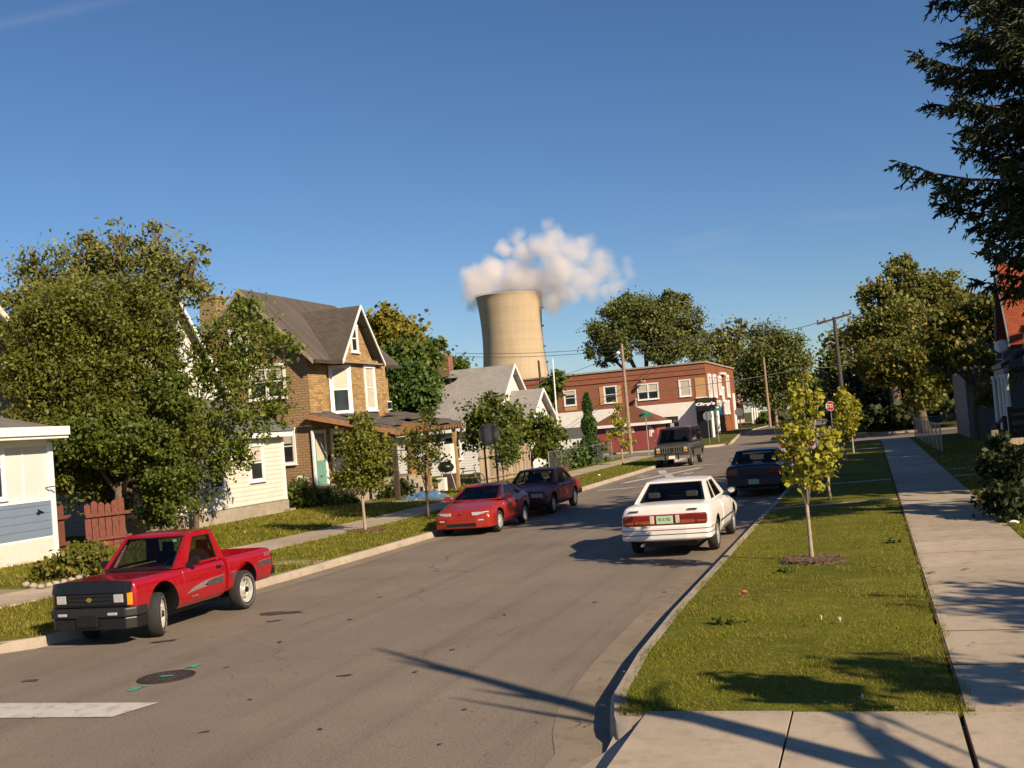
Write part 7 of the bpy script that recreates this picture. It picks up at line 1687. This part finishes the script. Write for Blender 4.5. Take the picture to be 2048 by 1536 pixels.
# mulch rings under the street trees
def ring(label, u, v, z, r):
    p = gp(u, v, z); mb = MB(); n = 26; c = len(mb.v); mb.v.append((p.x, p.y, z+.05)); 
    for q in (.55, 1.0):
        for i in range(n):
            a = 2*PI*i/n; k = r*q*(1+random.uniform(-.18, .18)); mb.v.append((p.x+k*math.cos(a), p.y+k*math.sin(a), z + (.04 if q < 1 else -.005) + random.uniform(0, .012)))
    for i in range(n):
        j = (i+1) % n; mb.f.append((0, 1+i, 1+j)); mb.f.append((1+i, 1+n+i, 1+n+j, 1+j)); mb.mi += [0, 0]
    for k in range(160):
        a, q = random.random()*2*PI, r*math.sqrt(random.random()); x, y = p.x+q*math.cos(a), p.y+q*math.sin(a); mb.obox((x, y, z+.045), random.uniform(.03, .08), random.uniform(.015, .03), .015, Matrix.Rotation(random.random()*6, 3, 'Z') @ Matrix.Rotation(random.uniform(-.5, .5), 3, 'X'))
    return tag(mb.build('mulch', M['soil']), label, 'mulch', 'mulch rings under the street trees', 'stuff')
ring('brown mulch ring under the nearest yellow-green tree', 1624, 1122, .16, .5)
ring('brown mulch ring under the green and orange tree', 731, 1062, .185, .55)
# stone edging of the plant bed
for k, (u, v) in enumerate(((52, 1168), (66, 1171), (82, 1172), (98, 1169), (112, 1166), (128, 1163), (143, 1159), (158, 1154), (172, 1149))):
    p = gp(u, v, .3); mb = MB(); mb.lathe([(-.05, 0), (-.04, .075), (.02, .07), (.04, .04), (.045, 0)], (p.x, p.y, .3), 'z', 8)
    for i in range(len(mb.v)): mb.v[i] = tuple(a + random.uniform(-.015, .015) for a in mb.v[i])
    tag(mb.build('edging_stone', M['foundation'], smooth=True), 'small pale stone edging the plant bed of the bungalow', 'stone', 'edging stones of the plant bed')
# small white sign on a stake
p = at(607, 958, 38.6); s = thing('yard_sign', 'small tilted white sign on a dark stake in front of the tan brick house', 'sign', (p.x, 38.6, .35))
mb = MB(); mb.tube([(p.x+.02, 38.6, .3), (p.x, 38.6, p.z)], .02, 6); mb.build('stake', M['wood_dark'], s)
Rm = Matrix.Rotation(rad(17), 3, 'Y'); mb = MB(); mb.obox(p, .56, .02, .2, Rm); pl = mb.build('board', M['trim'], s); mb = MB()
for k in range(8): mb.obox(Vector(p) + Rm @ Vector((-.19+k*.053, -.013, .0)), .035, .004, .045, Rm)
mb.build('lettering', M['grey_metal'], pl)
# clutter by the porch
def junk(name, label, cat, u, v, Y, z0=.3): 
    p = at(u, v, Y); return thing(name, label, cat, (p.x, Y, z0)), Vector((p.x, Y, z0))
gb, q = junk('barbecue_grill', 'black barbecue grill and dark clutter under the end of the porch', 'grill', 893, 950, 44.5)
mb = MB(); mb.lathe([(.75, .05), (.8, .28), (.95, .36), (1.05, .34), (1.2, .2), (1.24, 0)], q, 'z', 16); mb.build('kettle', M['black'], gb, smooth=40)
for a in (0, 2.1, 4.2):
    mb = MB(); mb.tube([q + Vector((.2*math.cos(a), .2*math.sin(a), .8)), q + Vector((.4*math.cos(a), .4*math.sin(a), 0))], .018, 6); mb.build('leg', M['grey_metal'], gb)
cb_, q = junk('cupboard', 'white cupboard standing on end behind the porch post', 'cupboard', 894, 912, 45.6)
z1 = at(894, 888, 45.6).z; mb = MB(); mb.box(q.x-.27, q.x+.27, q.y-.2, q.y+.2, .3, .95); mb.build('base_unit', M['wood_dark'], cb_); mb = MB(); mb.box(q.x-.3, q.x+.3, q.y-.22, q.y+.2, .95, z1); mb.build('cabinet', M['offwhite'], cb_, bevel=.01)
for k in (-1, 1):
    mb = MB(); mb.box(q.x+k*.145-.13, q.x+k*.145+.13, q.y-.235, q.y-.22, 1.0, z1-.05); mb.build('door', M['trim'], cb_)
ct, q = junk('carton', 'pale open carton beside the barbecue grill', 'box', 885, 965, 44.2); mb = MB(); mb.box(q.x-.16, q.x+.16, q.y-.15, q.y+.15, .28, .85); mb.build('carton_body', M['offwhite'], ct); mb = MB(); mb.hexa([(q.x-.16, q.y-.3, .8), (q.x+.16, q.y-.3, .8), (q.x+.16, q.y-.15, .84), (q.x-.16, q.y-.15, .84), (q.x-.16, q.y-.3, .81), (q.x+.16, q.y-.3, .81), (q.x+.16, q.y-.15, .85), (q.x-.16, q.y-.15, .85)]); mb.build('flap', M['offwhite'], ct)
bk, q = junk('bicycle', 'dark bicycle leaning against the board fence by the porch', 'bicycle', 935, 955, 46.5, .25)
for dx in (-.5, .5):
    mb = MB(); mb.tube([q + Vector((dx + .3*math.cos(a), 0, .32 + .3*math.sin(a))) for a in np.linspace(0, 2*PI, 21)], .02, 6, cap=False); wv_ = mb.build('wheel', M['rubber'], bk)
    mb = MB()
    for a in np.linspace(0, PI, 6, endpoint=False): mb.tube([q + Vector((dx - .29*math.cos(a), 0, .32 - .29*math.sin(a))), q + Vector((dx + .29*math.cos(a), 0, .32 + .29*math.sin(a)))], .004, 4)
    mb.build('spokes', M['chrome'], wv_)
mb = MB()
for a, b in (((-.5,.32), (-.1,.3)), ((-.5,.32), (-.18,.75)), ((-.1,.3), (-.2,.82)), ((-.18,.72), (.36,.74)), ((-.1,.3), (.37,.66)), ((.5,.32), (.34,.95)), ((.34,.95), (.46,1.0))): mb.tube([q + Vector((a[0], 0, a[1])), q + Vector((b[0], 0, b[1]))], .02, 6)
mb.build('frame', M['black'], bk); mb = MB(); mb.box(q.x-.32, q.x-.08, q.y-.07, q.y+.07, .25+.82, .25+.88); mb.build('saddle', M['black'], bk, bevel=.02)
tp = thing('tarpaulin', 'crumpled blue tarpaulin heap on the lawn beside the porch steps', 'tarpaulin', (at(850, 990, 39.5).x, 39.5, .27)); q = Vector(tp.location)
M['tarp'] = m_plain('blue_tarp', (.07,.14,.24), .35, var=.5, scale=4)
mb = MB(); NX = 18; ids = {}
for i in range(NX+1):
    for j in range(NX+1):
        s_, t_ = i/NX*2-1, j/NX*2-1; e = max(0, 1-(s_*s_)**1.5)*max(0, 1-(t_*t_)**1.5)
        ids[i,j] = len(mb.v); mb.v.append((q.x + s_*.95 + random.uniform(-.05,.05), q.y + t_*.6 + random.uniform(-.05,.05), q.z - .02 + e*(.24 + random.uniform(-.09,.1))))
for i in range(NX):
    for j in range(NX): mb.f.append((ids[i,j], ids[i+1,j], ids[i+1,j+1], ids[i,j+1])); mb.mi.append(0)
mb.build('sheet', M['tarp'], tp)
mt = thing('mattress', 'pale leaning board against the porch steps', 'board', (at(830, 925, 45.5).x, 45.5, .3)); q = Vector(mt.location); mb = MB(); mb.hexa([(q.x-.3, q.y, .3), (q.x+.3, q.y, .3), (q.x+.3, q.y+.05, .3), (q.x-.3, q.y+.05, .3), (q.x-.3, q.y+.25, 1.7), (q.x+.3, q.y+.25, 1.7), (q.x+.3, q.y+.3, 1.7), (q.x-.3, q.y+.3, 1.7)]); mb.build('panel', M['wood_grey'], mt)
# litter
def litter(name, label, cat, u, v, z, mat, s=.07):
    p = gp(u, v, z); mb = MB(); mb.lathe([(-.02, 0), (0, s*.7), (.02, s), (.04, s*.5), (.045, 0)], (p.x, p.y, z+.03), 'z', 7)
    mb.v = [(a[0] + random.uniform(-.3, .3)*s, a[1] + random.uniform(-.3, .3)*s, a[2] + random.uniform(0, .2)*s) for a in mb.v]
    return tag(mb.build(name, M[mat]), label, cat)
M['pinkpaper'] = m_plain('pink_paper', (.6,.12,.12), .7); M['leaf_dry'] = m_plain('dry_leaf_brown', (.18,.1,.045), .8)
litter('paper_scrap', 'crumpled pink and white wrapper on the right verge grass', 'litter', 1489, 1192, .16, 'pinkpaper', .035)
litter('paper_scrap', 'tiny white paper scrap on the grass left of the pale one', 'litter', 1643, 1243, .16, 'blind', .012)
litter('paper_scrap', 'pale round paper scrap on the grass right of the tiny white one', 'litter', 1680, 1247, .16, 'blind', .018)
litter('paper_scrap', 'white scrap near the bottom edge of the right verge', 'litter', 1726, 1405, .16, 'blind', .012)
litter('white_ball', 'white rounded bag under the right-edge shrub', 'bag', 2030, 1050, .17, 'trim', .09)
litter('paper_scrap', 'small white scrap on the far end of the left verge', 'litter', 1198, 952, .16, 'trim', .07)
for k, (u, v, s_) in enumerate(((1862, 1147, .07), (1930, 1140, .06), (1858, 1157, .03), (1455, 1143, .05), (1790, 1420, .03))):
    p = gp(u, v, .166 if u > 1500 else .01); mb = MB(); mb.q(*[(p.x + a*s_, p.y + b*s_, p.z + c) for a, b, c in ((-1.3, -.4, .004), (-.2, -.7, .02), (1.2, .1, .012), (.3, .5, .03), (-.6, .4, .006))]); tag(mb.build('dry_leaf', M['leaf_dry']), 'curled brown leaf or twig scrap lying on the pavement', 'leaf', 'dry leaves on the pavement')
# dead leaves and tufts scattered on the near verge
# ---- thin high clouds
t = NT('thin_cloud'); v = t.coords('Object', (.0007, .005, 1)); n1 = t.noise(v, 1.0, 6, .6)
sx = t.n('ShaderNodeSeparateXYZ'); tc = t.n('ShaderNodeTexCoord'); t.l(tc.outputs['Generated'], sx.inputs[0])
ed = t.math('MULTIPLY', t.math('MULTIPLY', sx.outputs[1], t.math('SUBTRACT', 1, sx.outputs[1])), 4); ex = t.math('MULTIPLY', t.math('MULTIPLY', sx.outputs[0], t.math('SUBTRACT', 1, sx.outputs[0])), 4, True)
den = t.math('MULTIPLY', t.math('MULTIPLY', ed, ex), t.math('MULTIPLY', n1, .0011))
vol = t.n('ShaderNodeVolumePrincipled'); vol.inputs['Color'].default_value = (1,.97,.95,1); t.l(den, vol.inputs['Density']); t.l(vol.outputs[0], t.out.inputs['Volume']); M['cloud'] = t.m
def cirrus(p, q, wide, thick):
    a, b = at(*p, 5200), at(*q, 5200); d = (b-a); Lc = d.length; d.normalize(); w_ = Vector((0, 0, 1)).cross(d).normalized(); u_ = d.cross(w_)
    mb = MB(); mb.hexa([(0,-wide,-thick), (Lc,-wide,-thick), (Lc,wide,-thick), (0,wide,-thick), (0,-wide,thick), (Lc,-wide,thick), (Lc,wide,thick), (0,wide,thick)])
    cl = mb.build('cloud', M['cloud']); tag(cl, kind='stuff'); Mw = Matrix.Identity(4)
    for j in range(3): Mw[j][0] = d[j]; Mw[j][1] = w_[j]; Mw[j][2] = u_[j]
    Mw.translation = a; cl.matrix_world = Mw
cirrus((-150, 84), (330, -24), 75, 26)
cirrus((1330, 500), (1500, 462), 60, 40); cirrus((1360, 520), (1560, 556), 50, 34); cirrus((1560, 440), (1860, 420), 60, 26)
# ================================================================== LIGHT
SUN_AZ, SUN_EL = rad(31), rad(29)      # azimuth measured from +X towards -Y
sd = Vector((math.cos(SUN_EL)*math.cos(SUN_AZ), -math.cos(SUN_EL)*math.sin(SUN_AZ), math.sin(SUN_EL)))
ld = bpy.data.lights.new('sun', 'SUN'); ld.energy = 5.0; ld.angle = rad(.53); ld.color = (1.0, .825, .6)
lo = bpy.data.objects.new('sun', ld); COL.objects.link(lo)
lo.rotation_euler = sd.to_track_quat('Z', 'Y').to_euler(); lo.location = (20, -20, 40)
w = bpy.data.worlds.new('World'); SC.world = w; w.use_nodes = True
nt = w.node_tree; bg = nt.nodes['Background']
sky = nt.nodes.new('ShaderNodeTexSky'); sky.sky_type = 'NISHITA'; sky.sun_disc = False
sky.sun_elevation = SUN_EL
sky.sun_rotation = PI/2 + SUN_AZ      # clockwise from +Y
sky.altitude = 100; sky.air_density = 1.0; sky.dust_density = .05; sky.ozone_density = 3.0
hs = nt.nodes.new('ShaderNodeHueSaturation'); hs.inputs['Saturation'].default_value = 1.1; hs.inputs['Hue'].default_value = .4985
mxw = nt.nodes.new('ShaderNodeMix'); mxw.data_type = 'RGBA'; mxw.blend_type = 'MULTIPLY'; mxw.inputs[0].default_value = 1; mxw.inputs[7].default_value = (.84, .92, 1.08, 1)
nt.links.new(sky.outputs[0], hs.inputs['Color']); nt.links.new(hs.outputs[0], mxw.inputs[6]); nt.links.new(mxw.outputs[2], bg.inputs[0]); bg.inputs[1].default_value = .058
vs = SC.view_settings; SC.display_settings.display_device = 'sRGB'
vs.view_transform = 'Standard'; vs.look = 'None'; vs.exposure = .6; vs.gamma = 1
SC.cycles.max_bounces = 12; SC.cycles.transparent_max_bounces = 24; SC.cycles.volume_bounces = 10
SC.cycles.use_denoising = True
SC.cycles.caustics_reflective = False; SC.cycles.caustics_refractive = False
